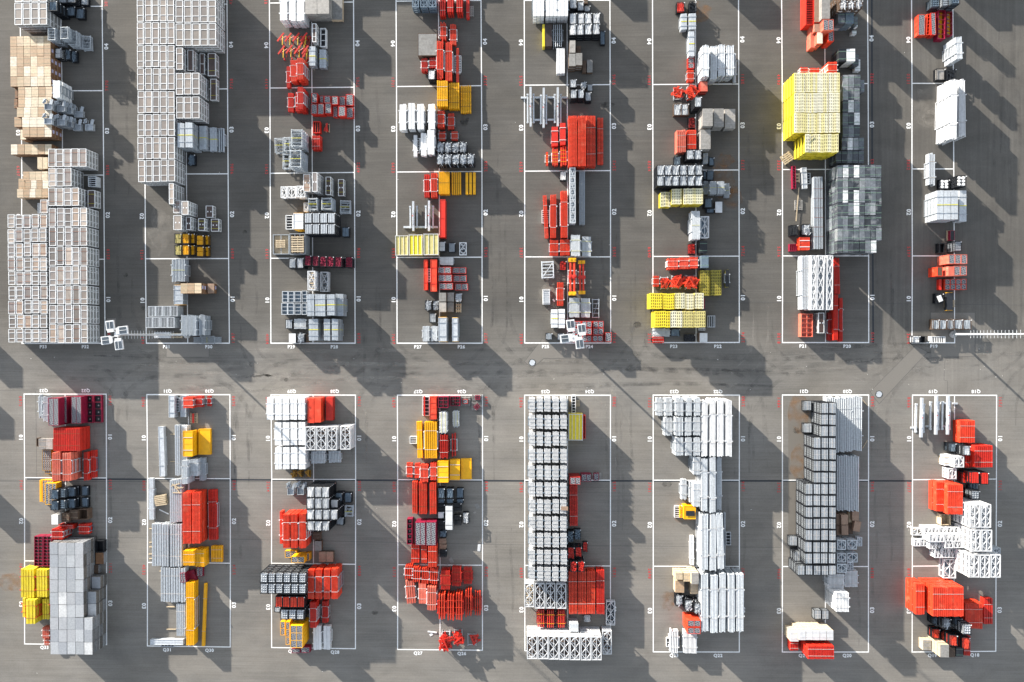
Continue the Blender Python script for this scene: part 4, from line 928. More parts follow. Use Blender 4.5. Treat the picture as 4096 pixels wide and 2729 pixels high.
# --- Q31 Q30
T(0, 2)
g('slab', 1588, 586, 1645, 798, 1, 1, 1, .9, 'grey channel pack', c='ZL', n=2, fr='Z'); g('tray', 1652, 610, 1690, 745, 1, 1, 1, .6, 'empty grey carrier frame', n=4, ax='y'); g('slab', 1698, 590, 1756, 796, 1, 1, 1, .6, 'low grey channel pack', c='Z', n=2, fr='Z')
g('bun', 1722, 606, 1816, 710, 1, 1, 2, .65, 'short pale red panel pack', n=9, c='RO', sec='plank'); g('bun', 1838, 596, 1902, 700, 1, 1, 2, .4, 'short red panel pack', n=7, c='R', sec='plank'); g('bun', 1950, 592, 1985, 690, 1, 1, 1, .5, 'small red prop pack', n=3, c='R')
g('pallet', 1790, 755, 1858, 853, 1, 1, 1, .2, 'light wooden pallet with a red beam on it', n=6); g('slab', 1808, 758, 1826, 848, 1, 1, 1, .12, 'short red beam on the light pallet', c='R', n=1, rim=False, zb=.2)
g('slab', 1494, 878, 1550, 1356, 1, 1, 1, .5, 'long white beam pair lying alone', c='ZL', n=2, fr='ZL', rot=.02); g('bun', 1643, 865, 1700, 1350, 1, 1, 2, .7, 'long white beam pack', n=3, c='ZL', posts=False); g('bun', 1702, 868, 1762, 1345, 1, 1, 2, .6, 'long white beam pack beside the amber panels', n=3, c='W', posts=False)
for i, y in enumerate((950, 1208)): g('slab', 1602, y, 1690, y+9, 1, 1, 1, .12, '%s timber batten below the long white pack' % ('upper', 'lower')[i], c='TL', n=1, rim=False)
g('slab', 1722, 922, 1816, 1165, 1, 1, 2, .7, 'tall amber panel stack', c='A', n=3, strap='WS'); g('slab', 1867, 905, 1983, 1150, 1, 1, 1, .4, 'flat amber panel stack', c='A', n=2)
g('bun', 1710, 1200, 1766, 1425, 1, 1, 3, .65, 'pale tube pack, tallest', n=6, sec='tube', c='ZL', gapf=.12); g('bun', 1782, 1190, 1862, 1350, 1, 1, 2, .65, 'pale tube pack, middle', n=7, sec='tube', c='ZL', gapf=.12); g('bun', 1872, 1174, 1930, 1392, 1, 1, 1, .6, 'grey tube pack, lowest', n=6, sec='tube', c='Z', gapf=.25)
g('bun', 1398, 1365, 1446, 1763, 1, 1, 1, .5, 'long white beam pack across the line', n=2, c='ZL', fr='ZL', gapf=.05); g('bun', 1594, 1380, 1715, 1790, 1, 1, 2, .5, 'pale beam pack with timbers on top', n=6, c='ZL', posts=False, ragged=.1)
for i, (a, b, r_) in enumerate(((1605, 1425, .3), (1612, 1440, -.5), (1625, 1470, -.9), (1640, 1455, .1), (1622, 1500, .0))): g('slab', a, b, a+88, b+11, 1, 1, 1, .08, '%s loose timber plank on the pale beams' % ORD[i], c='TL', n=1, rim=False, zb=1.02, rot=r_)
g('bun', 1454, 1528, 1560, 1630, 1, 1, 2, .3, 'fanned stack of short timber planks', n=6, c='TL', ax='x', sec='plank', posts=False, strap=None, gapf=.3, ragged=.06, rot=.15)
g('slab', 1492, 1680, 1592, 1692, 1, 1, 1, .1, 'single white plank lying askew', c='W', n=1, rim=False, rot=-.45)
g('bun', 1718, 1500, 1798, 1990, 1, 1, 3, .66, 'long red slotted girder pack, left', n=6, c='RO', sec='lattice', posts=False, gapf=.06); g('bun', 1803, 1500, 1887, 1990, 1, 1, 3, .66, 'long red slotted girder pack, right', n=6, c='RO', sec='lattice', posts=False, gapf=.06); g('bun', 1960, 1472, 2042, 1955, 1, 1, 1, .6, 'low long red slotted girder pack', n=5, c='R', sec='lattice', gapf=.06)
T(0, 3)
PBm = 'pale long beam pack'
g('bun', 1424, 226, 1590, 632, 1, 1, 2, .55, PBm+' of the left block', n=7, c='ZL', posts=False, gapf=.36, ragged=.06); g('bun', 1597, 230, 1716, 636, 1, 1, 2, .55, PBm+' of the middle block', n=5, c='ZL', posts=False, gapf=.36); g('bun', 1507, 642, 1750, 970, 1, 1, 2, .55, PBm+' below the first', n=10, c='ZL', posts=False, gapf=.36, ragged=.06)
g('bun', 1657, 980, 1746, 1290, 1, 1, 2, .5, PBm+' at the bottom', n=5, c='ZL', posts=False, gapf=.2)
for i, (a, b) in enumerate(((1402, 272), (1402, 402), (1402, 445), (1396, 512), (1402, 556), (1500, 672), (1566, 1010), (1566, 1220))): g('slab', a, b, a+90, b+10, 1, 1, 1, .12, '%s timber batten under the pale beams, counted downward' % ORD[i], c='TL', n=1, rim=False)
g('bun', 1724, 485, 1834, 626, 1, 1, 2, .8, 'amber beam pack, tallest', n=8, c='A', posts=False, gapf=.03); g('bun', 1838, 470, 1926, 636, 1, 1, 2, .7, 'amber beam pack, middle', n=6, c='A', posts=False, gapf=.05); g('bun', 1986, 438, 2092, 592, 1, 1, 1, .5, 'amber beam pack, lowest', n=7, c='A', posts=False, gapf=.03)
g('deck', 1698, 692, 1748, 784, 1, 1, 2, .6, 'crimson deck with pale tread, askew', c='M', nx=2, rot=.1); g('deck', 1752, 672, 1842, 780, 1, 1, 1, .4, 'crimson deck side stack', c='M', rot=.3, top='M'); g('deck', 1850, 638, 1912, 726, 1, 1, 1, .35, 'small crimson tread deck', c='M', nx=2)
g('bun', 1750, 776, 1830, 1380, 1, 1, 2, .6, 'long amber girder pack with slots', n=5, c='A', sec='lattice', gapf=.04, rot=-.01); g('bun', 1900, 786, 1944, 1390, 1, 1, 1, .4, 'single long amber beam', n=1, c='A', posts=False, rot=-.045, gapf=.4)
g('slab', 1410, 1318, 1728, 1372, 1, 1, 1, .45, 'long white beam lying crosswise', c='ZL', n=2, rim=True); g('tray', 1512, 1308, 1640, 1392, 1, 1, 1, .25, 'grey carrier below the crosswise beam', n=3)
# --- P29 P28
T(1, 0)
for i, (a, b) in enumerate(((280, 350), (365, 431), (437, 512))): g('bun', a, -60, b, 195, 1, 1, 2, 1.0, 'white foam like slab pack, %s of three' % ORD[i], n=3, c='W', sec='plank', fr='W', strap=None, ragged=.07, gapf=.03)
g('crate', 516, -60, 745, 130, 2, 1, 3, .7, 'large pale plank crate', c='G', side='G', strap='WS'); g('crate', 762, -60, 870, 186, 1, 1, 1, .7, 'long grey plank crate', c='G', side='T', strap='WS')
g('pack', 580, 220, 626, 396, 1, 1, 2, .8, 'tall white framed crate with dark boards', c='PD'); g('tray', 659, 262, 713, 440, 1, 1, 1, .7, 'white frame over black board', n=2, ax='y', c='W')
for r in range(2):
    for i in range(4): g('jack', 245+i*74+r*12, 300+r*118, 320+i*74+r*12, 408+r*118, 1, 1, 1, 1.3, 'red and yellow brace in %s row, %s from left' % (('upper', 'lower')[r], ORD[i]), jit=.04)
for i in range(2): g('jack', 470+i*18, 335+i*118, 530+i*18, 440+i*118, 1, 1, 1, .8, '%s low red brace at the row end' % ('upper', 'lower')[i])
g('bun', 345, 622, 380, 826, 1, 1, 1, .6, 'low narrow red girder pack', n=3, c='R'); g('bun', 380, 566, 438, 770, 1, 1, 2, .65, 'mid height red girder pack', n=6, c='RO'); g('bun', 441, 546, 502, 750, 1, 1, 3, .68, 'tall red girder pack on white carriers', n=6, c='RO')
g('sheet', 556, 434, 616, 620, 1, 1, 2, .6, 'grey deck pack with yellow strap, left'); g('sheet', 652, 464, 716, 640, 1, 1, 1, .7, 'grey deck pack with yellow strap, right')
g('bun', 356, 876, 412, 1055, 1, 1, 1, .6, 'low open red girder pack', n=5, c='R', gapf=.4); g('bun', 428, 866, 468, 1052, 1, 1, 2, .5, 'red girder pack beside the tall one', n=4, c='R'); g('bun', 445, 818, 501, 1030, 1, 1, 3, .68, 'tall red girder pack below the cross line', n=6, c='R')
TD = 'red box with tread top'
for r, L in enumerate((((576, 876, 632, 970, 2), (655, 902, 692, 970, 1), (698, 903, 757, 970, 2), (768, 908, 828, 986, 2), (838, 908, 898, 995, 1), (902, 888, 972, 995, 1)), ((572, 980, 632, 1076, 2), (637, 976, 696, 1076, 2), (704, 972, 764, 1070, 2), (782, 1000, 826, 1105, 1), (830, 1000, 896, 1096, 2), (908, 1014, 972, 1112, 1)))):
    for i, (a, b, c_, d_, q) in enumerate(L): g('deck', a, b, c_, d_, 1, 1, q, .55, TD+' in %s row, %s from left' % (('upper', 'lower')[r], ORD[i]), c='R', nx=1, ny=1)
g('tray', 592, 1142, 660, 1252, 1, 1, 1, .7, 'red and timber frame crate', c='R', n=2, inner='B'); g('tangle', 700, 1150, 750, 1252, 1, 1, 1, .4, 'small red bracket on a timber pallet', n=2, base='TL')
g('frames', 228, 1295, 314, 1440, 1, 1, 1, .7, 'low square tube frame pile', n=4, rungs=3, yel=True); g('frames', 318, 1286, 378, 1425, 1, 1, 2, .6, 'second square tube frame pile', n=5, yel=True); g('frames', 382, 1216, 494, 1385, 1, 1, 4, .6, 'tall square tube frame pile, upper', n=5, rungs=3, yel=True, r=.06)
g('frames', 302, 1442, 372, 1590, 1, 1, 1, .8, 'square tube frame pile, lower left', n=5, yel=True); g('frames', 370, 1412, 482, 1580, 1, 1, 4, .6, 'tall square tube frame pile, lower', n=5, rungs=3, yel=True, r=.06)
g('bun', 582, 1276, 662, 1410, 1, 1, 2, .55, 'short red girder pack by itself', n=5, c='R', posts=False)
T(1, 1)
g('pack', 497, 70, 570, 238, 1, 1, 3, .6, BP+', leftmost', c='PT', strap=True, tags=True); g('pack', 579, 55, 638, 240, 1, 1, 4, .65, BP+', tallest', c='PT', strap=False, bars=0, tags=True); g('pack', 708, 96, 766, 270, 1, 1, 2, .65, BP+', third', c='PD', strap=True, tags=True); g('pack', 825, 120, 888, 280, 1, 1, 1, .7, BP+', lowest', c='PD', strap=True, tags=True)
for i, (a, b) in enumerate(((288, 348), (352, 432), (436, 520))): g('truss', a, 188-i*3, b, 296-i*3, 1, 1, 1+i//2, .8, 'white braced frame, %s of three' % ORD[i], cells=2, cols=1 if i == 0 else 2, c='W')
g('truss', 503, 338, 546, 425, 1, 1, 1, .7, 'narrow white braced frame', cells=2, cols=1); g('frames', 545, 294, 634, 410, 1, 1, 3, .6, 'grey tube cage with yellow strap, left', n=5, yel=True, r=.06); g('frames', 670, 292, 770, 410, 1, 1, 3, .6, 'grey tube cage, middle', n=6, yel=True, r=.06); g('frames', 840, 318, 942, 446, 1, 1, 1, .8, 'low grey tube cage with yellow strap', n=5, rungs=4, yel=True, r=.06)
g('tray', 334, 458, 402, 592, 1, 1, 1, .5, 'white carrier with orange beam end', n=4, ax='y', c='W'); g('slab', 408, 440, 502, 592, 1, 1, 3, .6, 'white sheet stack with orange edges', c='W', n=3, edge='A')
g('mbox', 512, 434, 802, 640, 4, 2, 4, .6, 'black box of blue grey sheets', fill='sheets', fc='ZL'); g('mbox', 866, 570, 934, 664, 1, 1, 1, .7, 'low black box of dark sheets', fill='sheets', fc='ZD')
g('tray', 214, 640, 368, 828, 1, 1, 1, .6, 'large grey frame round a wooden pallet', n=1, ax='x', inner='TL', c='Z'); g('pallet', 240, 690, 330, 768, 1, 1, 1, .7, 'wooden pallet in the large grey frame', n=4)
g('tray', 372, 630, 520, 828, 1, 1, 3, .6, 'tall large grey frame cage', n=2, c='Z', inner='B'); g('pallet', 385, 652, 508, 812, 1, 1, 1, .2, 'wooden pallet on the tall grey cage', n=7, c='TL', zb=1.82)
for i, (a, b, q) in enumerate(((510, 576, 3), (582, 648, 3), (655, 718, 3), (723, 788, 3), (795, 862, 3), (897, 966, 2))): g('mbox', a, 836+i*3, b, 936+i*3, 1, 1, q, .55, 'black box of crimson parts, %s from left' % ORD[i], fill='lumps', fc='M', seed=i)
g('mbox', 363, 862, 430, 960, 1, 1, 3, .55, 'black box of pale rods, left', fill='long', fc='ZL'); g('mbox', 435, 860, 502, 958, 1, 1, 3, .55, 'black box of pale rods, right', fill='rods', fc='W')
g('truss', 540, 980, 614, 1165, 1, 1, 3, .65, 'white braced tube frame stack', cells=3, cols=1, wood=True); g('truss', 660, 990, 736, 1180, 1, 1, 1, .9, 'low white braced tube frame', cells=3, cols=1)
for i, (a, b, c_, d_, n_) in enumerate(((300, 1175, 414, 1280, 2), (415, 1175, 480, 1280, 1), (486, 1170, 536, 1280, 1), (293, 1286, 413, 1396, 2), (415, 1290, 480, 1396, 1), (486, 1288, 534, 1396, 1))): g('tray', a, b, c_, d_, n_, 1, 2, .6, 'pale panel pack with timber battens, %s group' % ORD[i], c='ZL', n=2, ax='y', inner='ZD')
for i, (a, b, c_, d_, q) in enumerate(((536, 1200, 604, 1410, 3), (610, 1200, 708, 1410, 3), (722, 1202, 796, 1406, 3), (804, 1198, 880, 1408, 2))): g('sheet', a, b, c_, d_, 1, 1, q, .8, 'ribbed grey deck pack, %s of four' % ORD[i], n=4, band='YS' if i else None)
g('mbox', 332, 1440, 398, 1530, 1, 1, 1, .7, 'black box of pale sheets by the deck packs', fill='sheets', fc='ZL'); g('bun', 412, 1436, 526, 1530, 1, 1, 1, .9, 'short grey tube pack', n=10, sec='tube', c='ZL', gapf=.2, fr='K')
for i, (a, b, q) in enumerate(((552, 642, 3), (692, 754, 3), (770, 830, 3))): g('sheet', a, 1434, b, 1642, 1, 1, q, .72, 'grey deck pack in the bottom row, %s of three' % ORD[i], n=3)
T(1, 2)
g('crate', 364, 4, 430, 96, 1, 1, 2, .6, 'white crate on black boxes', c='W', side='K', strap=None); g('mbox', 440, 0, 512, 94, 1, 1, 2, .6, 'black box of shiny scrap', fill='jumble', fc='ZL'); g('crate', 516, 8, 548, 92, 1, 1, 1, .6, 'narrow timber crate beside the scrap', c='B')
# --- P27 P26
T(1, 0)
for i in range(3): g('truss', 1524+i*78, -60, 1590+i*82, 70, 1, 1, 3, .5, 'blue grey lattice box, %s of three' % ORD[i], cells=3, c='ZD', floor='Z')
for i, (a, b, y, q) in enumerate(((1785, 1842, 150, 2), (1855, 1916, 115, 3), (1940, 2002, 115, 3), (2035, 2066, 176, 1))): g('bun', a, -60, b, y, 1, 1, q, .55, 'long red beam pack, %s of four' % ORD[i], n=3 if i < 3 else 1, c='R', posts=False, gapf=.03)
g('pallet', 2068, 55, 2106, 156, 1, 1, 1, .15, 'narrow grey wooden pallet', n=5, c='G')
g('deck', 1578, 315, 1762, 526, 1, 1, 1, 1.2, 'large worn grey tread platform', c='B', top='G')
for i, (a, b, c_, d_, q, n_, k) in enumerate(((1790, 215, 1848, 380, 1, 4, .7), (1882, 232, 1942, 426, 1, 4, .6), (1757, 378, 1820, 742, 2, 4, .65), (1836, 392, 1902, 762, 2, 4, .6), (1938, 442, 1966, 770, 1, 1, .7))): g('bun', a, b, c_, d_, 1, 1, q, k, 'red prop pack with white carriers, %s of five' % ORD[i], n=n_, c='RO', fr='W', ragged=.12, gapf=.2)
g('tray', 1920, 520, 1990, 680, 1, 1, 1, .4, 'white carrier below the single red prop', n=6, ax='y', c='W')
g('bun', 1612, 545, 1672, 672, 1, 1, 2, .5, 'short red frame pack, left', n=5, c='R', gapf=.35, fr='W', ragged=.06); g('bun', 1688, 545, 1748, 645, 1, 1, 2, .5, 'short red frame pack, right', n=5, c='R', gapf=.35, fr='W', ragged=.06)
g('mbox', 1675, 654, 1742, 748, 1, 1, 2, .75, 'black box holding a few white beams', fill='long', fc='W')
g('bun', 1756, 757, 1862, 1005, 1, 1, 3, .5, 'amber slotted girder pack, tallest', n=6, c='A', sec='lattice', posts=False, gapf=.03); g('bun', 1870, 778, 1972, 1026, 1, 1, 2, .5, 'amber slotted girder pack, middle', n=6, c='A', sec='lattice', posts=False, gapf=.03, strap='B'); g('bun', 1981, 804, 2084, 1066, 1, 1, 1, .5, 'amber slotted girder pack, lowest', n=6, c='A', sec='lattice', posts=False, gapf=.03, strap='B')
for i, (a, b, c_, d_, q, k) in enumerate(((1408, 976, 1470, 1222, 2, .75), (1489, 970, 1552, 1216, 2, .75), (1571, 974, 1636, 1216, 2, .75), (1678, 974, 1740, 1216, 2, .75), (1540, 1268, 1576, 1472, 1, .6), (1606, 1246, 1662, 1462, 2, .5), (1668, 1218, 1736, 1450, 3, .5))): g('bun', a, b, c_, d_, 1, 1, q, k, 'white plastic beam pack, %s of seven' % ORD[i], n=2 if i != 4 else 1, c='W', sec='plank', fr='W', strap=None, ragged=.08, gapf=.04)
g('tray', 1545, 1300, 1600, 1440, 1, 1, 1, .4, 'white carrier beside the low white beam', n=5, ax='y', c='W')
for i, (a, b, c_, d_, q) in enumerate(((1766, 1040, 1830, 1202, 2), (1862, 1068, 1922, 1222, 1), (1776, 1238, 1838, 1326, 1), (1895, 1238, 1955, 1326, 1))): g('bun', a, b, c_, d_, 1, 1, q, .6, 'red slatted panel pack, %s of four' % ORD[i], n=5, c='RO', sec='lattice', fr='Z', gapf=.15)
g('mbox', 1757, 1337, 2040, 1435, 4, 1, 2, .6, 'dark box of shiny clamps', fill='jumble', fc='ZL', c='K'); g('mbox', 1757, 1450, 2112, 1546, 5, 1, 3, .6, 'dark box of shiny clamps in front', fill='jumble', fc='ZL', c='K')
T(1, 1)
g('bun', 1638, 72, 1690, 292, 1, 1, 1, .8, 'red beam pack tied with white cloth, left', n=3, c='R', fr='W', strap='W'); g('bun', 1702, 60, 1762, 293, 1, 1, 2, .6, 'red beam pack tied with white cloth, right', n=4, c='RO', fr='W', strap='W')
for i, (a, b, n_, q) in enumerate(((1777, 1878, 10, 2), (1895, 1990, 5, 1), (2022, 2128, 3, 1))): g('bun', a, 48+i*3, b, 262, 1, 1, q, .6, 'amber beam pack, %s of three' % ORD[i], n=n_, c='A', sec='beam', posts=False, gapf=.02, strap='B', ns=1)
g('hbase', 1494, 325, 1576, 610, 1, 1, 1, .7, 'galvanised mast foot, left of two'); g('hbase', 1640, 318, 1728, 610, 1, 1, 1, .9, 'galvanised mast foot, right of two')
g('slab', 1442, 560, 1774, 580, 1, 1, 1, .2, 'long galvanised cross beam', c='ZL', n=1, rim=False)
g('slab', 1786, 308, 1840, 672, 1, 1, 2, .75, 'long closed red box', c='R', n=2)
for i, (a, b, c_, q) in enumerate(((1369, 1490, 'YP', 1), (1495, 1624, 'Y', 2), (1635, 1776, 'YP', 3))): g('fpanel', a, 650-i*8, b, 838-i*2, 1, 1, q, .45, 'large %s panel with white frame tubes, %s of three' % ('pale yellow' if c_ == 'YP' else 'bright yellow', ORD[i]), c=c_)
g('mbox', 1777, 705, 1840, 802, 1, 1, 2, .5, 'black box of white frame parts', fill='slats', fc='W'); g('mbox', 1868, 718, 1932, 810, 1, 1, 1, .6, 'black box of grey frame parts', fill='rods', fc='Z'); g('truss', 1970, 714, 2040, 836, 1, 1, 1, .5, 'single low white lattice frame', cells=3, cols=1, c='W', floor='K')
g('bun', 1786, 858, 1912, 926, 1, 1, 1, .7, 'short white tube row', n=12, sec='tube', c='W', fr='Z', gapf=.2)
g('slab', 1636, 875, 1672, 1168, 1, 1, 1, .7, 'red column form, narrow', c='RO', n=2, strap='R'); g('slab', 1700, 872, 1760, 1180, 1, 1, 2, .6, 'red column form, wide', c='RO', n=2, strap='R'); g('tray', 1672, 960, 1700, 1088, 1, 1, 1, .5, 'white carrier between the red column forms', n=4, ax='y', c='W')
for i, (a, b, c_, d_, q) in enumerate(((1768, 945, 1894, 1008, 2), (1772, 1020, 1902, 1086, 2), (1778, 1098, 1912, 1160, 2), (1905, 950, 2035, 1010, 1), (1914, 1025, 2040, 1088, 1), (1930, 1102, 2052, 1166, 1))): g('deck', a, b, c_, d_, 1, 1, q, .5, 'red deck with tread tiles, %s of its %s column' % (ORD[i % 3], 'left' if i < 3 else 'right'), c='R', nx=2)
for i, (a, b, c_, d_) in enumerate(((1778, 1188, 1848, 1273), (1857, 1188, 1922, 1273), (1778, 1279, 1848, 1372), (1857, 1281, 1920, 1372))): g('crate', a, b, c_, d_, 1, 1, 2 if i % 2 == 0 else 1, .65, 'weathered pale crate, %s of four' % ORD[i], c='G', side='B', strap=None)
g('mbox', 1930, 1192, 1996, 1276, 1, 1, 1, .6, 'box of tangled blue grey straps', fill='jumble', fc='ZL', c='B'); g('pallet', 1938, 1290, 1988, 1375, 1, 1, 1, .3, 'small tan pallet with lid', n=3, c='T')
g('mbox', 1645, 1262, 1708, 1354, 1, 1, 1, .7, 'black box of shiny bolts, left', fill='jumble', fc='ZL'); g('mbox', 1720, 1262, 1776, 1354, 1, 1, 1, .6, 'black box of shiny bolts, right', fill='jumble', fc='ZL'); g('mbox', 1688, 1380, 1752, 1472, 1, 1, 1, .7, 'black box of white lattice parts', fill='slats', fc='ZL')
g('slab', 1772, 1420, 1850, 1652, 1, 1, 3, .7, 'pale sheet pack with amber feet, left', c='ZL', n=3, edge='A', fr='Z'); g('slab', 1900, 1424, 1954, 1650, 1, 1, 2, .95, 'pale sheet pack with amber feet, right', c='ZL', n=3, edge='A', fr='Z')
g('bun', 1624, 1504, 1690, 1648, 1, 1, 2, .75, 'curved pale tube pack, left', n=6, sec='tube', c='ZL', gapf=.2, strap=None); g('bun', 1704, 1504, 1764, 1645, 1, 1, 2, .7, 'curved pale tube pack, right', n=6, sec='tube', c='ZL', gapf=.2, strap=None)
# --- Q29 Q28
T(1, 2)
for r, (y0, y1, L) in enumerate(((608, 822, (155, 232, 303, 376, 450)), (842, 1060, (230, 305, 378, 453)), (1077, 1286, (234, 306, 383, 456)))):
    for i, a in enumerate(L): g('bun', a, y0, a+66, y1, 1, 1, 3, .65, 'white sheet pack in %s row, %s from left' % (ORD[r], ORD[i]), n=2, c='W', sec='plank', fr='WF', gapf=.02, strap='WF', ragged=.02)
g('slab', 540, 615, 604, 852, 1, 1, 3, .6, 'smooth red formwork block, left', c='RO', n=3, rim=False); g('slab', 605, 612, 668, 845, 1, 1, 3, .6, 'smooth red formwork block, middle', c='RO', n=3, rim=False); g('slab', 712, 603, 779, 828, 1, 1, 1, .9, 'smooth red formwork block, low', c='R', n=3, rim=False)
for i, (a, b) in enumerate(((518, 615), (619, 716), (720, 816), (847, 944))): g('truss', a, 882-(6 if i == 3 else 0), b, 1108-(6 if i == 3 else 0), 1, 1, 3, .75, 'white lattice frame with thick tubes, %s of four' % ORD[i], c='WF', floor='B', cells=4)
g('bun', 574, 1114, 704, 1230, 1, 1, 2, .55, 'short white tube pack, left', n=9, sec='tube', c='ZL', gapf=.2); g('bun', 738, 1112, 852, 1222, 1, 1, 1, .6, 'short white tube pack, right', n=8, sec='tube', c='ZL', gapf=.2, rot=.05)
for i, a in enumerate((378, 440, 514)): g('tangle', a, 1290, a+52, 1374, 1, 1, 1, .7, 'amber cast bracket, %s of three' % ORD[i], c='AO', n=3, base='AO')
g('bracket', 334, 1400, 420, 1538, 1, 1, 2, .6, 'grey cast bracket, left of two'); g('bracket', 424, 1396, 518, 1538, 1, 1, 2, .7, 'grey cast bracket, right of two')
RB = 'black mesh box of pale rods'
g('mbox', 530, 1448, 746, 1660, 3, 2, 5, .6, RB, fill='rods', fc='W'); g('mbox', 755, 1570, 828, 1650, 1, 1, 4, .6, RB+' right of the block', fill='rods', fc='W'); g('mbox', 800, 1505, 868, 1590, 1, 1, 2, .7, 'low '+RB, fill='rods', fc='ZD'); g('mbox', 886, 1505, 956, 1600, 1, 1, 1, .7, 'black box of dark parts', fill='rods', fc='ZD')
T(1, 3)
g('mbox', 530, 94, 826, 196, 4, 1, 5, .6, RB+' in the third row', fill='rods', fc='W'); g('mbox', 535, 204, 746, 300, 3, 1, 5, .6, RB+' in the front row', fill='rods', fc='W')
g('frames', 888, 60, 966, 170, 1, 1, 1, .9, 'grey tube cage with yellow strap', n=4, yel=True, r=.06); g('mbox', 812, 168, 884, 246, 1, 1, 1, .8, 'black box of grey plates', fill='long', fc='Z')
g('bun', 280, 112, 306, 420, 1, 1, 1, 1.0, 'narrow low orange red girder pack', n=2, c='RO', fr='W')
for i, (a, b) in enumerate(((308, 374), (380, 448), (461, 524))): g('bun', a, 140-i*4, b, 462, 1, 1, 3, .8, 'long orange red girder pack, %s of three' % ORD[i], n=5, c='RO', fr='W', strap='W', gapf=.06)
g('deck', 328, 484, 438, 550, 1, 1, 1, .6, 'amber deck with tread tiles, behind', c='A', nx=2); g('deck', 388, 536, 514, 600, 1, 1, 3, .6, 'amber deck with tread tiles, tall', c='A', nx=2); g('deck', 530, 505, 560, 576, 1, 1, 1, .9, 'amber deck end piece', c='A', nx=1)
g('crate', 590, 310, 660, 382, 1, 1, 1, .7, 'brown plank crate', c='B', side='B', strap='G'); g('crate', 605, 392, 672, 486, 1, 1, 1, .7, 'grey brown plank crate', c='G', side='B', strap=None); g('crate', 648, 492, 784, 590, 2, 1, 1, .6, 'wide brown board crate', c='CB', side='B', strap=None)
g('mbox', 92, 690, 525, 895, 6, 2, 5, .6, 'black box of blue grey couplers', fill='clamps', fc='ZL')
for i, a in enumerate((543, 615, 694, 765)): g('bun', a, 662-i*3, a+60, 942, 1, 1, 3, .72, 'orange red girder pack with white bands, %s of four' % ORD[i], n=5, c='RO', fr='Z', strap='W', gapf=.05)
g('mbox', 236, 912, 512, 1022, 4, 1, 4, .6, 'black box of red plastic parts', fill='sheets', fc='RO', c='K'); g('mbox', 285, 1036, 506, 1136, 3, 1, 4, .55, 'black box of couplers in front', fill='clamps', fc='ZL'); g('mbox', 226, 1012, 282, 1064, 1, 1, 1, .6, 'open box of pale couplers', fill='clamps', fc='ZL')
g('bun', 562, 967, 622, 1212, 1, 1, 3, .6, 'tall red prop pack', n=6, c='R', gapf=.1); g('bun', 680, 958, 734, 1166, 1, 1, 1, .7, 'low red prop pack', n=5, c='R', gapf=.15)
g('deck', 285, 1150, 330, 1282, 1, 1, 1, .6, 'yellow edged tread deck, lowest', c='A', ny=2); g('deck', 336, 1152, 376, 1370, 1, 1, 2, .6, 'yellow edged tread deck, middle', c='A', ny=3); g('deck', 378, 1186, 495, 1400, 1, 1, 4, .6, 'big amber deck stack with tread tiles', c='A', nx=2, ny=3)
g('deck', 392, 1405, 472, 1448, 1, 1, 1, .6, 'crimson tread deck, left', c='M', nx=1); g('deck', 476, 1392, 562, 1446, 1, 1, 1, .8, 'crimson tread deck, right', c='M', nx=1)
g('bun', 594, 1190, 668, 1420, 1, 1, 1, .9, 'white wrapped plank pack, left', n=3, c='W', sec='plank', fr='W', strap=None, gapf=.03, rot=.02); g('bun', 690, 1186, 755, 1412, 1, 1, 1, .8, 'white crumpled foil pack, right', n=2, c='FW', sec='plank', fr='W', strap=None, ragged=.1, gapf=.02)
# --- Q27 Q26
T(1, 2)
g('tray', 1624, 598, 1690, 782, 1, 1, 1, .3, 'white ladder carrier', n=4, ax='y', c='W', inner='K'); g('slab', 1634, 595, 1648, 784, 1, 1, 1, .25, 'thin red rail on the white ladder', c='R', n=1, rim=False, zb=.3); g('slab', 1692, 600, 1758, 815, 1, 1, 2, .6, 'faded red column form', c='RO', n=2, strap='RO')
g('grid', 1770, 600, 1866, 706, 1, 1, 2, .6, 'crimson grid box, left', c='M', nx=2, ny=3); g('grid', 1886, 598, 1980, 688, 1, 1, 1, .6, 'crimson grid box, right', c='M', nx=2, ny=3)
g('pallet', 1984, 600, 2076, 688, 1, 1, 1, .25, 'pale pallet with a round tread piece', n=5, c='G'); g('deck', 2002, 624, 2052, 670, 1, 1, 1, .2, 'small worn red tread piece on the pallet', c='R', zb=.25)
g('pallet', 2088, 580, 2186, 640, 1, 1, 1, .2, 'grey pallet at the bay corner', n=6, c='G'); g('pallet', 2084, 646, 2182, 732, 1, 1, 1, .2, 'grey pallet below the bay corner', n=6, c='G'); g('grid', 2118, 588, 2166, 630, 1, 1, 1, .2, 'small crimson box on the corner pallet', c='M', nx=2, ny=2, zb=.2); g('grid', 2110, 675, 2160, 718, 1, 1, 1, .2, 'small crimson box turned on its pallet', c='M', nx=2, ny=2, zb=.2, rot=.75)
g('bun', 1786, 745, 1858, 942, 1, 1, 2, .6, 'white rung stack with yellow hooks', n=18, c='W', ax='x', sec='tube', gapf=.35, fr='Z', strap='YS', ragged=.05); g('bun', 1908, 735, 1968, 882, 1, 1, 1, .7, 'low white rung stack', n=14, c='W', ax='x', sec='tube', gapf=.35, fr='Z', strap='YS')
g('bun', 1570, 830, 1624, 1180, 1, 1, 1, .8, 'amber beam pair leaning', n=2, c='A', posts=False, rot=.03); g('bun', 1640, 835, 1762, 1184, 1, 1, 2, .6, 'amber beam pack with white straps', n=6, c='A', fr='W', strap='W', gapf=.03)
g('bun', 1786, 958, 1864, 1180, 1, 1, 2, .6, 'red prop frame pack, left', n=4, c='R', fr='RD', gapf=.5, ragged=.08); g('bun', 1895, 946, 1944, 1165, 1, 1, 1, .5, 'red prop frame pack, right', n=2, c='R', fr='W', gapf=.5, ragged=.05)
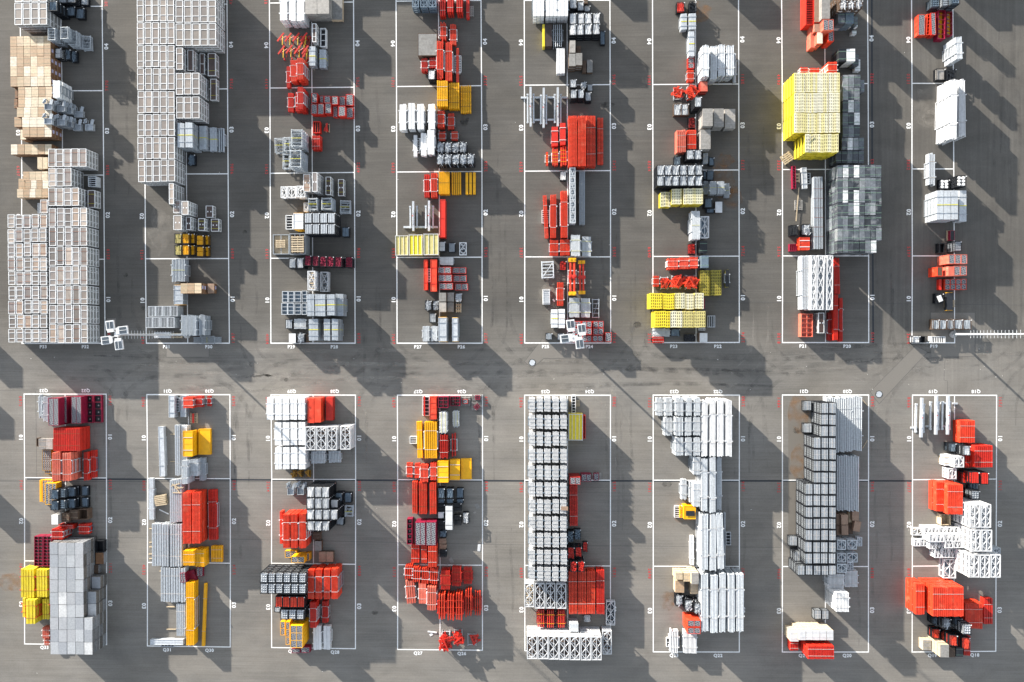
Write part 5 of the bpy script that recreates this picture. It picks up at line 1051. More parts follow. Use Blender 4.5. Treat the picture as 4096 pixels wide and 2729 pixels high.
g('tray', 1503, 976, 1572, 1046, 1, 1, 1, .5, 'small white carrier beside amber beams', n=3, ax='y', c='W')
for i, (a, b, c_, d_, q) in enumerate(((1474, 1225, 1532, 1362, 1), (1549, 1226, 1602, 1366, 1), (1600, 1240, 1678, 1402, 2), (1698, 1225, 1756, 1388, 2))): g('bun', a, b, c_, d_, 1, 1, q, .65, 'short red tube pack, %s of four' % ORD[i], n=6, c='RO', sec='tube', gapf=.2, fr='W', ragged=.05)
for i, (a, b, c_, d_, q) in enumerate(((1765, 1206, 1868, 1412, 3), (1882, 1192, 1978, 1388, 2), (1986, 1184, 2086, 1382, 1))): g('slab', a, b, c_, d_, 1, 1, q, .45, 'amber rimmed panel stack, %s of three' % ORD[i], c='A', n=2, strap='WS' if i < 2 else None)
for i, (a, b, n_) in enumerate(((1524, 1578, 3), (1590, 1668, 5), (1688, 1755, 4))): g('bun', a, 1400+i*3, b, 1706+i*2, 1, 1, 2, .6, 'long dark orange beam pack, %s of three' % ORD[i], n=n_, c='RO', posts=False, gapf=.18, strap='OS')
for i, a in enumerate((1768, 1850, 1944)): g('mbox', a, 1462+(i % 2)*4, a+66, 1560, 1, 1, 2-i//2, .6, 'black box of blue frames in upper row, %s of three' % ORD[i], fill='rods', fc='ZD'); 
for i, a in enumerate((1768, 1850, 1944)): g('mbox', a, 1564, a+66, 1608, 1, 1, 1, .6, 'black box of blue frames in lower row, %s of three' % ORD[i], fill='rods', fc='ZD')
T(1, 3)
for i, (a, b, c_, d_, f_, fc) in enumerate(((1765, 45, 1834, 110, 'slats', 'KP'), (1765, 115, 1826, 184, 'solid', 'W'), (1920, 35, 1990, 118, 'slats', 'KP'), (1920, 148, 1988, 248, 'slats', 'KP'), (2004, 124, 2060, 232, 'lumps', 'FW'), (1765, 198, 1830, 290, 'slats', 'KP'), (1780, 295, 1850, 360, 'lumps', 'ZD'), (1785, 474, 1850, 545, 'slats', 'KP'))): g('mbox', a, b, c_, d_, 1, 1, 1, .8, 'black plastic parts box, %s counted down' % ORD[i], fill=f_, fc=fc, rot=.06 if i in (3, 4) else 0)
g('film', 1838, 60, 1908, 290, 1, 1, 1, .9, 'black bin pack under white sheets', c='FW', strap='K'); g('crate', 1782, 368, 1848, 420, 1, 1, 1, .5, 'upper cardboard lid on a black box', c='CB', strap=None, rot=.05); g('crate', 1782, 424, 1848, 472, 1, 1, 1, .5, 'lower cardboard lid on a black box', c='CB', strap=None, rot=-.08)
g('grid', 1475, 182, 1528, 425, 1, 1, 2, .5, 'open crimson box rail', c='M', nx=1, ny=5, inner='K'); g('deck', 1555, 214, 1652, 434, 1, 1, 3, .6, 'crimson tread deck with pale bands, left', c='M', nx=2, ribs=True); g('deck', 1656, 212, 1752, 436, 1, 1, 3, .6, 'crimson tread deck with pale bands, right', c='M', nx=2)
for i, (a, b, c_, d_, q) in enumerate(((1516, 420, 1594, 600, 1, ), (1612, 432, 1668, 603, 2), (1676, 440, 1758, 642, 3))): g('bun', a, b, c_, d_, 1, 1, q, .6, 'orange red girder pack, %s of three' % ORD[i], n=5, c='RO', posts=False, gapf=.08, strap='WS')
for i, (a, b, c_, d_) in enumerate(((1456, 620, 1530, 745), (1530, 638, 1606, 782), (1612, 640, 1684, 790), (1690, 648, 1770, 800))): g('bun', a, b, c_, d_, 1, 1, 2, .5, 'red and white prop head pack, %s of four' % ORD[i], n=4, c='RO', gapf=.45, fr='W', ragged=.12, strap='W', rot=-.04)
g('bun', 1466, 762, 1556, 980, 1, 1, 1, .9, 'faded red beam pack, askew', n=4, c='RP', fr='W', strap='W', rot=.07, gapf=.05); g('bun', 1588, 792, 1660, 985, 1, 1, 2, .5, 'faded red panel pair', n=2, c='RP', fr='W', gapf=.02); g('bun', 1665, 822, 1754, 1046, 1, 1, 3, .5, 'faded red board pack', n=4, c='RP', fr='WF', gapf=.03)
for i, (a, b, c_, d_, q) in enumerate(((1798, 668, 1882, 850, 3), (1902, 640, 1988, 820, 2), (2010, 640, 2092, 800, 1))): g('bun', a, b, c_, d_, 1, 1, q, .5, 'red slotted beam pack, %s of three' % ORD[i], n=6, c='R', sec='lattice', gapf=.15, fr='R', strap='OS')
for i, (a, b, c_, d_, q) in enumerate(((1768, 900, 1842, 1136, 3), (1852, 896, 1924, 1138, 3), (1932, 892, 2002, 1142, 3), (2020, 850, 2090, 1106, 2), (2112, 868, 2176, 1098, 1))): g('bun', a, b, c_, d_, 1, 1, q, .6, 'spiky red climbing bracket pack, %s of five' % ORD[i], n=3, c='RO', gapf=.55, fr='R', ragged=.12, strap='RO', ns=3)
for i, (a, b, c_, d_) in enumerate(((1778, 1250, 1892, 1482), (1900, 1238, 2008, 1416), (2028, 1260, 2148, 1410))): g('tangle', a, b, c_, d_, 1, 1, 1, (1.4, 1.2, .6)[i], 'tangled red brace pile, %s of three' % ORD[i], c='R', n=(14, 10, 4)[i])
# loose litter in Q26
T(1, 3)
g('slab', 1670, 1243, 1758, 1258, 1, 1, 1, .1, 'loose white plank on the ground', c='W', n=1, rim=False, rot=-.12); g('slab', 1690, 1260, 1722, 1286, 1, 1, 1, .05, 'scrap of white sheet beside the plank', c='W', n=1, rim=False, rot=.5)
g('slab', 2122, 40, 2160, 94, 1, 1, 1, .05, 'torn grey cardboard sheet', c='G', n=1, rim=False, rot=.5); g('slab', 2104, 118, 2130, 136, 1, 1, 1, .04, 'small grey paper scrap', c='G', n=1, rim=False, rot=.3); g('slab', 2142, 420, 2172, 488, 1, 1, 1, .05, 'flat pale sheet near the bay line', c='WF', n=1, rim=False, rot=-.08)
g('slab', 1878, 552, 1912, 606, 1, 1, 1, .08, 'bent cardboard scrap', c='G', n=1, rim=False, rot=.6); g('slab', 1842, 590, 1874, 612, 1, 1, 1, .05, 'smaller cardboard scrap', c='G', n=1, rim=False, rot=.9)
# --- P25 P24
T(2, 0)
for i, (a, b) in enumerate(((308, 416), (427, 537), (539, 643))): g('bun', a, -60, b, 152, 1, 1, 3, .66, 'broad white board pack, %s of three' % ORD[i], n=3, c='W', sec='plank', fr='ZD', strap=None, gapf=.01, ragged=.01)
g('slab', 400, 225, 424, 438, 1, 1, 1, 1.0, 'upright yellow board edge', c='Y', n=1, rim=False); g('slab', 425, 226, 490, 436, 1, 1, 1, 1.0, 'brown board leaning by the yellow one', c='PD', n=3, rim=False); g('bun', 495, 230, 588, 438, 1, 1, 1, .9, 'grey prop pack on black base', n=5, c='Z', gapf=.6, fr='Z', sec='tube', strap='Z', ns=3)
g('bun', 530, 452, 612, 692, 1, 1, 1, .9, 'white plastic beam pack, alone', n=3, c='W', sec='plank', fr=None, posts=False, strap=None, gapf=.03)
for i, (a, b, c_, d_, q) in enumerate(((655, -30, 724, 78, 3), (728, 10, 790, 100, 2), (794, 50, 852, 108, 1))): g('mbox', a, b, c_, d_, 1, 1, q, .6, 'black box of white tubes by the picture edge, %s of three' % ORD[i], fill='rods', fc='ZL')
g('crate', 790, -30, 828, 32, 1, 1, 1, .6, 'brown crate at the picture edge', c='B')
g('mbox', 655, 118, 942, 330, 4, 2, 3, .6, 'black box of white tube frames', fill='rods', fc='W', jit=.06); g('mbox', 945, 286, 992, 420, 1, 1, 1, .6, 'low black box at the row end', fill='rods', fc='ZD')
for i, (a, b, c_, d_, q, cc) in enumerate(((654, 380, 711, 496, 3, 'G'), (648, 505, 713, 622, 3, 'G'), (715, 500, 776, 615, 3, 'G'), (716, 432, 762, 494, 1, 'B'), (776, 570, 814, 684, 1, 'B'), (818, 562, 873, 684, 1, 'G'))): g('crate', a, b, c_, d_, 1, 1, q, .65, '%s plank crate, %s of six' % ('weathered grey' if cc == 'G' else 'dark brown', ORD[i]), c=cc, side='B', strap=None)
for i, (a, b, c_, d_, q) in enumerate(((658, 745, 722, 826, 3), (757, 768, 816, 830, 1), (822, 792, 876, 856, 1), (664, 840, 724, 926, 3), (734, 838, 792, 926, 3), (803, 864, 860, 952, 2))): g('mbox', a, b, c_, d_, 1, 1, q, .6, 'black box of bright tube parts, %s of six' % ORD[i], fill='rods' if i != 1 else 'jumble', fc='ZL')
for i, (a, b, y0, y1) in enumerate(((250, 326, 815, 1196), (376, 446, 822, 1205), (508, 582, 816, 1192))): g('hbase', a, y0, b, y1, 1, 1, 1, .8, 'heavy galvanised mast foot, %s of three' % ORD[i])
for i, (a, b, y) in enumerate(((195, 250, 917), (326, 378, 917), (446, 508, 917), (582, 636, 917), (326, 378, 1128), (446, 508, 1128))): g('slab', a, y-9, b, y+9, 1, 1, 1, .25, 'galvanised cross beam piece, %s' % ORD[i], c='ZL', n=1, rim=False)
g('slab', 485, 1192, 545, 1376, 1, 1, 1, .9, 'red box pack with white side frames, left', c='R', n=2, fr='W', rim=False); g('slab', 566, 1156, 618, 1366, 1, 1, 2, .65, 'red box pack with white side frames, right', c='R', n=2, fr='W', rim=False)
for i, (a, b, c_, d_, q, n_) in enumerate(((410, 1430, 476, 1560, 1, 1), (490, 1402, 548, 1558, 2, 3), (564, 1380, 628, 1558, 2, 3))): g('bun', a+(20 if i == 0 else 0), b, c_-(20 if i == 0 else 0), d_, 1, 1, q, .5, 'red jack pack with yellow joints, %s of three' % ORD[i], n=n_, c='RO', fr='W', strap='A', ns=4, gapf=.2, ragged=.1)
for i, (a, b, q) in enumerate(((641, 725, 3), (729, 810, 3), (815, 902, 2), (917, 975, 1))): g('bun', a, 1086+(18 if i == 3 else 0), b, 1570-(18 if i == 3 else 0), 1, 1, q, .6, 'long red slotted girder pack, %s of four' % ORD[i], n=6 if i < 3 else 4, c='RO', sec='lattice', posts=False, gapf=.05, strap=None if i < 2 else 'WS')
T(2, 1)
g('mbox', 564, 44, 626, 132, 1, 1, 1, .7, 'black box of white rods beside the cross line', fill='rods', fc='W'); g('truss', 655, 5, 712, 538, 1, 1, 3, .55, 'long narrow white lattice girder stack', cells=9, cols=1, c='ZL', floor='Z'); g('bun', 745, 38, 801, 552, 1, 1, 2, .5, 'long grey beam pack with yellow hook', n=7, c='Z', posts=False, gapf=.1, strap='Z')
g('bun', 412, 268, 450, 680, 1, 1, 1, .7, 'long red beam pack, askew', n=3, c='RO', posts=False, rot=.05); g('tray', 393, 410, 465, 536, 1, 1, 1, .4, 'white carrier under the askew red beams', n=5, ax='y', c='W'); g('bun', 473, 260, 532, 676, 1, 1, 1, .9, 'long red beam pack, middle', n=5, c='RO', fr='W', strap='W'); g('bun', 571, 225, 638, 674, 1, 1, 2, .6, 'long red beam pack, right', n=5, c='RO', fr='W')
g('bun', 468, 690, 551, 840, 1, 1, 1, .8, 'square red beam pack, left', n=6, c='RO', gapf=.2); g('bun', 563, 688, 656, 838, 1, 1, 1, .9, 'square red beam pack, right', n=7, c='RO', gapf=.15)
TP = 'pale tube frame pack with yellow bands'
g('bun', 667, 645, 758, 846, 1, 1, 2, .55, TP+', upper left', n=9, c='ZL', sec='tube', gapf=.3, strap='YS'); g('bun', 771, 660, 858, 848, 1, 1, 1, .8, TP+', upper right', n=8, c='ZL', sec='tube', gapf=.3, strap='YS'); g('bun', 652, 1236, 750, 1422, 1, 1, 1, .9, TP+', lower left', n=10, c='ZL', sec='tube', gapf=.3, strap='YS'); g('bun', 760, 1240, 850, 1422, 1, 1, 1, .7, TP+', lower right', n=9, c='ZL', sec='tube', gapf=.3, strap='YS')
g('frames', 866, 1248, 936, 1430, 1, 1, 1, .5, 'few pale tube frames on a carrier', n=3, rungs=3); g('frames', 390, 890, 508, 1052, 1, 1, 1, .8, 'loose pile of pale frame tubes', n=4, rungs=4, c='ZL'); g('mbox', 562, 888, 626, 980, 1, 1, 1, .7, 'black box half full of red rings', fill='lumps', fc='R')
g('dbl', 640, 858, 724, 1216, 1, 1, 2, .6, 'red prop pair with yellow ends, left'); g('dbl', 735, 882, 804, 1206, 1, 1, 1, .7, 'red prop pair with yellow ends, right')
g('bun', 536, 1092, 598, 1316, 1, 1, 1, 1.0, 'red beam pack beside the centre line', n=4, c='RO', gapf=.15, fr='W'); g('tray', 402, 1156, 473, 1302, 1, 1, 1, .5, 'white grid frame on the ground', n=3, ax='x', c='W', inner='Z'); g('tray', 404, 1170, 470, 1290, 1, 1, 1, .1, 'cross rungs over the white grid frame', n=5, ax='y', c='W', inner='Z', zb=.5)
g('slab', 500, 1245, 515, 1275, 1, 1, 1, .08, 'small white scrap on the ground', c='W', n=1, rim=False, rot=.6)
g('sheet', 482, 1344, 544, 1520, 1, 1, 1, .9, 'white deck pack with yellow band, left', c='W'); g('sheet', 552, 1340, 612, 1524, 1, 1, 1, 1.0, 'white deck pack with pale bands, right', c='W', band='WS')
for i, (a, b, c_, d_, q) in enumerate(((690, 1457, 762, 1512, 1), (770, 1455, 866, 1515, 2), (874, 1455, 976, 1518, 1), (694, 1520, 762, 1585, 1), (770, 1522, 864, 1586, 2), (876, 1522, 976, 1586, 1), (775, 1592, 864, 1650, 1), (870, 1592, 970, 1652, 1), (990, 1562, 1052, 1652, 1), (684, 1612, 760, 1655, 1))): g('deck', a, b, c_, d_, 1, 1, q+1, .55, 'red tread deck under the mast, %s of ten' % ORD[i], c='R', nx=2 if c_-a > 70 else 1)
T(2, 2)
g('mbox', 430, 0, 494, 66, 1, 1, 1, .7, 'black box of grey rods under the mast, left', fill='long', fc='Z'); g('mbox', 540, 0, 600, 70, 1, 1, 1, .7, 'black box of grey rods under the mast, right', fill='long', fc='Z')
# --- P23 P22
T(2, 0)
g('mbox', 1665, 18, 1740, 112, 1, 1, 1, .8, 'black box of red parts at the top', fill='rods', fc='R'); g('mbox', 1782, 12, 1850, 110, 1, 1, 1, .9, 'black box of black parts', fill='lumps', fc='KP')
g('sheet', 1703, 126, 1762, 278, 1, 1, 1, .9, 'grey deck pack with yellow band, left', c='ZL'); g('sheet', 1779, 124, 1846, 276, 1, 1, 1, 1.0, 'grey deck pack with yellow band, right', c='ZL'); g('sheet', 1775, 292, 1832, 530, 1, 1, 1, 1.0, 'long grey deck pack with yellow band', c='ZL')
g('deck', 1770, 546, 1830, 644, 1, 1, 1, .5, 'small red tread deck on light timber', c='R', ny=2); g('bun', 1765, 660, 1826, 770, 1, 1, 1, .7, 'short red prop pack above the piles', n=5, c='RO', gapf=.3)
g('tangle', 1628, 786, 1738, 942, 1, 1, 1, .8, 'tangled red brace pile, left', c='RO', n=6); g('tangle', 1758, 765, 1876, 942, 1, 1, 1, 1.2, 'tangled red brace pile, right', c='RO', n=12); g('crate', 1888, 768, 1956, 860, 1, 1, 2, .7, 'red topped box', c='RP', side='RD', strap=None)
for i, (a, b, c_, d_, q) in enumerate(((1905, 424, 1970, 722, 4), (1982, 430, 2043, 746, 3), (2055, 420, 2122, 718, 3), (2132, 428, 2206, 714, 3), (2200, 500, 2226, 775, 1))): g('bun', a, b, c_, d_, 1, 1, q, .65, 'pale square tube pack, %s of five' % ORD[i], n=5 if i < 4 else 2, c='ZL', sec='tube', gapf=.12, ragged=.06)
g('mbox', 1636, 976, 1780, 1086, 2, 1, 1, .7, 'box of rods with red ends', fill='rods', fc='ZL', c='B'); g('mbox', 1832, 908, 1900, 1008, 1, 1, 4, .6, 'tall box of pale rods', fill='rods', fc='ZL', c='K')
for i, (a, b, c_, d_, q) in enumerate(((1908, 1022, 2006, 1190, 4), (2012, 1022, 2110, 1196, 3), (2116, 1024, 2218, 1208, 2), (1890, 1220, 1986, 1406, 3))): g('crate', a, b, c_, d_, 1, 1, q, .6, 'large grey plank crate, %s of four' % ORD[i], c='G', side='G', strap='WS')
g('mbox', 1775, 1102, 1840, 1206, 1, 1, 1, .7, 'black box of dark red parts', fill='lumps', fc='RD'); g('bun', 1665, 1222, 1752, 1436, 1, 1, 2, .65, 'faded red girder pack, left', n=5, c='RP', posts=False, gapf=.08); g('bun', 1762, 1224, 1850, 1406, 1, 1, 2, .6, 'faded red girder pack, right', n=6, c='RO', posts=False, gapf=.08)
g('mbox', 1757, 1410, 1900, 1502, 2, 1, 3, .6, 'box of pale rods with yellow tags', fill='rods', fc='ZL', c='K'); g('mbox', 1640, 1470, 1702, 1555, 1, 1, 1, .7, 'black box of dark blue rods, left', fill='rods', fc='ZD'); g('bun', 1910, 1442, 1962, 1540, 1, 1, 1, .8, 'short grey tube row by the boxes', n=5, sec='tube', c='Z', fr='K', gapf=.25); g('mbox', 1970, 1480, 2018, 1560, 1, 1, 1, .6, 'black box of dark blue rods, right', fill='rods', fc='ZD')
T(2, 1)
RD_ = 'rusty box of steel rods'
g('mbox', 1478, -14, 1908, 182, 6, 2, 4, .6, RD_, fill='rods', fc='ZL', c='K')
g('bun', 1512, 240, 1606, 380, 1, 1, 2, .65, 'yellow punched girder pack, low', n=6, c='YV', sec='girder', posts=False, gapf=.02, strap=None); g('bun', 1616, 210, 1716, 356, 1, 1, 3, .65, 'yellow punched girder pack, middle', n=6, c='YV', sec='girder', posts=False, gapf=.02, strap=None); g('bun', 1728, 206, 1914, 354, 1, 1, 3, .7, 'wide yellow punched girder pack', n=11, c='YV', sec='girder', posts=False, gapf=.02, strap=None)
for i, (a, b, c_, d_, q) in enumerate(((1918, 138, 1962, 262, 1), (1976, 138, 2040, 262, 2), (2050, 138, 2116, 262, 2), (2112, 158, 2162, 296, 1))): g('bun', a, b, c_, d_, 1, 1, q, .65, 'grey tube pack with yellow band, %s of four' % ORD[i], n=6, sec='tube', c='Z', gapf=.25, strap='YS', ns=1)
g('mbox', 1950, 30, 2016, 130, 1, 1, 1, .8, 'dark tube box with yellow band', fill='long', fc='ZD'); g('mbox', 1914, 40, 1946, 122, 1, 1, 1, .6, 'narrow dark tube box', fill='long', fc='ZD'); g('mbox', 1930, 298, 1998, 388, 1, 1, 2, .6, 'dark box of blue grey sheets', fill='long', fc='ZD'); g('crate', 2025, 332, 2094, 436, 1, 1, 1, .6, 'open grey box with white lining', c='WF', side='B', strap=None); g('mbox', 1945, 395, 2020, 438, 1, 1, 1, .5, 'low dark box by the white lining', fill='long', fc='ZD')
g('bun', 1804, 418, 1886, 690, 1, 1, 3, .55, 'tall grey tube frame pack with yellow band', n=9, sec='tube', c='ZL', gapf=.2, strap='YS', ns=1); g('truss', 1888, 466, 1970, 674, 1, 1, 1, 1.0, 'single white X braced frame', cells=3, cols=2, c='WF', floor='ZD')
g('mbox', 1780, 724, 1842, 824, 1, 1, 1, .8, 'dark box of bright red parts', fill='lumps', fc='R'); g('film', 1880, 702, 1954, 816, 1, 1, 1, 1.1, 'dark wrapped block, upper', c='KP'); g('film', 1894, 838, 1964, 956, 1, 1, 2, .8, 'dark wrapped block, lower', c='ZD')
for i, (a, b) in enumerate(((1582, 1682), (1688, 1778), (1786, 1866))): g('bun', a, 866-i*5, b, 968-i*4, 1, 1, 2, .6, 'short red tube pack, %s of three' % ORD[i], n=8, c='RO', sec='tube', gapf=.2, fr='W')
g('bun', 1446, 1030, 1500, 1132, 1, 1, 1, .7, 'small red tube pack at the bay line', n=5, c='RO', gapf=.3, fr='W')
for i, (a, b, c_, d_) in enumerate(((1504, 1015, 1606, 1172), (1616, 1000, 1738, 1170), (1744, 992, 1878, 1172))): g('tangle', a, b, c_, d_, 1, 1, 1, (.7, 1.1, 1.4)[i], 'tangled red brace pile, %s of three' % ORD[i], c='RO', n=(5, 10, 13)[i])
g('bun', 1884, 975, 1972, 1218, 1, 1, 2, .5, 'green yellow girder pack, left', n=5, c='YO', sec='girder', posts=False, gapf=.03, strap=None); g('bun', 1982, 975, 2084, 1216, 1, 1, 1, .8, 'green yellow girder pack, right', n=6, c='YO', sec='girder', posts=False, gapf=.03, strap=None); g('bun', 2124, 970, 2160, 1138, 1, 1, 1, .6, 'two green yellow girders on a carrier', n=2, c='YO', sec='girder', gapf=.05, fr='ZL', strap=None)
for i, (a, b, cc) in enumerate(((1416, 1532, 'Y'), (1538, 1642, 'Y'), (1646, 1740, 'YV'), (1745, 1828, 'YV'), (1834, 1918, 'YV'))): g('bun', a, 1192+(i % 2)*4, b, 1342+(i % 2)*4, 1, 1, 4, .6, 'yellow punched girder pack in upper row, %s of five' % ORD[i], n=5 if i > 1 else 6, c=cc, sec='girder', posts=False, gapf=.02, strap=None)
g('slab', 1912, 1240, 1930, 1340, 1, 1, 1, .6, 'crimson board beside the yellow girders', c='M', n=1, rim=False)
for i, (a, b, cc) in enumerate(((1460, 1602, 'Y'), (1606, 1718, 'YV'), (1722, 1824, 'YP'), (1828, 1936, 'YP'))): g('bun', a, 1362, b, 1518, 1, 1, 4, .65, 'yellow punched girder pack in lower row, %s of four' % ORD[i], n=7 if i == 0 else 6, c=cc, sec='girder', posts=False, gapf=.02, strap=None)
g('tray', 1955, 1405, 2028, 1516, 1, 1, 1, .4, 'low frame on black pallet', n=3, ax='x', c='ZL', inner='K'); g('bun', 1447, 1526, 1600, 1602, 1, 1, 1, .7, 'short pale tube row at the bay foot', n=14, sec='tube', c='ZL', gapf=.3, fr='Z'); g('mbox', 1608, 1530, 1694, 1600, 1, 1, 1, .5, 'dark box of netting', fill='lumps', fc='ZD'); g('tray', 1872, 1520, 1934, 1545, 1, 1, 1, .3, 'small white grid at the centre line', n=3, c='W')
T(2, 2)
g('bun', 1437, 34, 1546, 96, 1, 1, 1, .7, 'short red beam row at the bay corner', n=7, c='R', fr='K', gapf=.15); g('mbox', 1738, 12, 1838, 80, 1, 1, 1, .6, 'wide black box with a few white caps', fill='lumps', fc='KP'); g('crate', 1880, 0, 1956, 88, 1, 1, 1, .9, 'white wrapped crate at the bay foot', c='W', side='CB', strap=None)
# --- Q25 Q24
QP = 'galvanised frame pack'
g('bun', 262, 600, 636, 2353, 5, 11, 3, .8, QP, n=6, sec='tube', c='WF', gapf=.3, gap=.19, rail=False, strap='ZL', ns=3, ragged=.05, e='LRTB', jit=.04, fr='ZD')  # carrier frames coloured dark to deepen the shade between packs
g('tray', 674, 590, 714, 756, 1, 1, 1, .5, 'narrow white ladder on a pallet', n=5, ax='y', c='W', inner='K'); g('pallet', 654, 630, 752, 694, 1, 1, 1, .2, 'wooden pallet under the white ladder', n=5)
g('fpanel', 645, 762, 780, 1015, 1, 1, 1, 1.6, 'bright yellow working platform with white rails', c='Y', bars=3, n=2); g('tray', 782, 776, 806, 1000, 1, 1, 1, 1.2, 'red ladder frame beside the yellow platform', n=6, ax='y', c='R', inner='RD')
g('deck', 656, 1358, 758, 1428, 1, 1, 4, .6, 'red tread deck stack, tallest', c='RD', nx=2); g('deck', 765, 1330, 860, 1402, 1, 1, 2, .55, 'crimson tread deck stack, middle', c='M', nx=2); g('deck', 882, 1320, 930, 1390, 1, 1, 1, .5, 'crimson tread deck on a pallet', c='M', nx=1); g('pallet', 862, 1315, 956, 1380, 1, 1, 1, .2, 'grey pallet under the crimson deck', n=5, c='G')
g('bun', 655, 1432, 733, 1822, 1, 1, 2, .6, 'long dark red slotted girder pack', n=5, c='R', sec='lattice', posts=False, gapf=.08)
T(2, 3)
g('slab', 574, 66, 640, 106, 1, 1, 1, .06, 'sheet of cardboard on the frame packs', c='CB', n=1, rim=False, zb=2.43, rot=-.06)
g('mbox', 636, 300, 692, 402, 1, 1, 2, .6, 'black box of dark hooks, left', fill='jumble', fc='ZD'); g('mbox', 700, 282, 760, 380, 1, 1, 1, .7, 'black box of dark hooks, right', fill='jumble', fc='ZD')
for i, (a, b, c_, d_, q) in enumerate(((638, 450, 702, 562, 3), (709, 448, 770, 544, 3), (780, 400, 826, 496, 1), (660, 585, 724, 684, 4), (735, 585, 796, 684, 4))): g('mbox', a, b, c_, d_, 1, 1, q, .55, 'black box of bright red clips, %s of five' % ORD[i], fill='lumps', fc='R')
for i, (a, b, n_, q) in enumerate(((648, 730, 6, 2), (735, 816, 5, 2), (820, 900, 5, 2), (907, 986, 5, 2))): g('bun', a, 672 if i != 3 else 662, b, 1084, 1, 1, q, .75, 'long bright red slotted girder pack, %s of four' % ORD[i], n=n_, c='RO' if i < 3 else 'R', sec='lattice', posts=False, gapf=.06)
for i, (a, b) in enumerate(((230, 322), (328, 422), (429, 522), (529, 624))): g('truss', a, 790, b, 1018 if i == 0 else 1032, 1, 1, 2, .75, 'white X braced frame in upper row, %s of four' % ORD[i], c='WF', floor='B', cells=4, wood=i == 0)
for i, a in enumerate((350, 440, 543)): g('bun', a, 1040+(i > 0)*5, a+70, 1210, 1, 1, 2, .6, 'dark red frame pack, %s of three' % ORD[i], n=4, c='R', sec='tube', fr='RD', gapf=.5, strap='A', ns=2)
g('slab', 652, 1172, 738, 1248, 1, 1, 3, .6, 'pale corrugated sheet stack', c='ZL', n=3, rim=False); g('sheet', 794, 1090, 850, 1158, 1, 1, 1, .5, 'small grey sheet pack', band=None)
for i in range(7): a = 252+i*101.3; g('truss', a, 1284+i*1.5, a+98, 1506+i*3 if i < 6 else 1518, 1, 1, 4, .7, 'large white X braced frame, %s of seven' % ORD[i], c='WF', floor='B', cells=4)
g('truss', 966, 1236, 1053, 1462, 1, 1, 2, .7, 'large X braced frame, end of the row', c='WF', floor='B', cells=4); g('truss', 998, 958, 1086, 1190, 1, 1, 1, .6, 'single low X braced frame on the bay line', c='WF', floor='K', cells=4)
# --- Q23 Q22
T(2, 2)
for r, (y0, y1, L) in enumerate(((610, 782, ((1468, 1532, 1), (1552, 1626, 2), (1655, 1730, 3), (1752, 1808, 3), (1826, 1888, 3))), (794, 968, ((1548, 1626, 2), (1647, 1728, 3), (1742, 1806, 3), (1822, 1888, 3))), (985, 1158, ((1652, 1728, 3), (1744, 1808, 3), (1824, 1888, 3))), (1168, 1336, ((1820, 1890, 3),)))):
    for i, (a, b, q) in enumerate(L): g('bun', a, y0, b, y1, 1, 1, q, .75, 'bright tube frame pack in %s row, %s from left' % (ORD[r], ORD[i]), n=6, sec='tube', c='ZL', gapf=.3, ragged=.05, fr='Z')
for i, (a, b, y0, y1, q) in enumerate(((1900, 1956, 642, 1166, 3), (1976, 2032, 622, 1170, 3), (2046, 2108, 622, 1168, 3), (2126, 2186, 632, 1168, 3), (1896, 1954, 1178, 1682, 3), (1976, 2032, 1172, 1700, 3), (2038, 2086, 1172, 1672, 2))): g('bun', a, y0, b, y1, 1, 1, q, .75, 'long bright tube pack, %s of seven' % ORD[i], n=5, sec='tube', c='WF' if i < 4 else 'ZL', gapf=.12, fr='WF', ragged=.08)
g('bun', 1706, 1384, 1760, 1570, 1, 1, 1, .9, 'low fanned tube pack', n=5, sec='tube', c='ZL', gapf=.2, ragged=.1); g('bun', 1822, 1420, 1888, 1640, 1, 1, 3, .7, 'pale tube pack beside the long ones', n=6, sec='tube', c='ZL', gapf=.2); g('bun', 1782, 1400, 1820, 1600, 1, 1, 2, .6, 'half hidden pale tube pack', n=3, sec='tube', c='ZL', gapf=.2)
T(2, 3)
for i, (a, b, y0, y1) in enumerate(((1892, 1960, 140, 672), (1976, 2040, 140, 678), (2044, 2106, 130, 664))): g('bun', a, y0, b, y1, 1, 1, 3, .75, 'very long bright tube pack, %s of three' % ORD[i], n=5, sec='tube', c='ZL', gapf=.12, fr='WF', ragged=.08, rot=.02*(i > 1))
g('bun', 2106, 120, 2126, 632, 1, 1, 1, .5, 'two thin long tubes', n=2, sec='tube', c='ZL', gapf=.4, posts=False); g('tray', 2126, 308, 2176, 432, 1, 1, 1, .6, 'white carrier frame beside the thin tubes', n=3, ax='y', c='ZL', inner='K')
for i, (a, b, y0, y1) in enumerate(((1896, 1966, 702, 1252), (1984, 2052, 710, 1262), (2066, 2126, 692, 1256), (2146, 2212, 700, 1256), (2226, 2296, 702, 1252))): g('bun', a, y0, b, y1, 1, 1, 3, .78, 'long silver tube pack, %s of five' % ORD[i], n=5, sec='tube', c='ZL', gapf=.12, fr='WF', ragged=.08)
g('slab', 1733, 60, 1845, 188, 1, 1, 2, .6, 'amber board pack with a dark sheet', c='A', n=3); g('slab', 1750, 106, 1836, 158, 1, 1, 1, .05, 'dark sheet on the amber boards', c='KP', n=1, rim=False, zb=1.24); g('bun', 1692, 60, 1712, 174, 1, 1, 1, .5, 'narrow amber beam pack', n=2, c='A', posts=False); g('tray', 1644, 62, 1724, 172, 1, 1, 1, .3, 'white carrier under narrow amber beams', n=5, ax='y', c='W', inner='K')
g('slab', 1790, 340, 1826, 622, 1, 1, 1, .4, 'single long white board', c='W', n=1, fr='W')
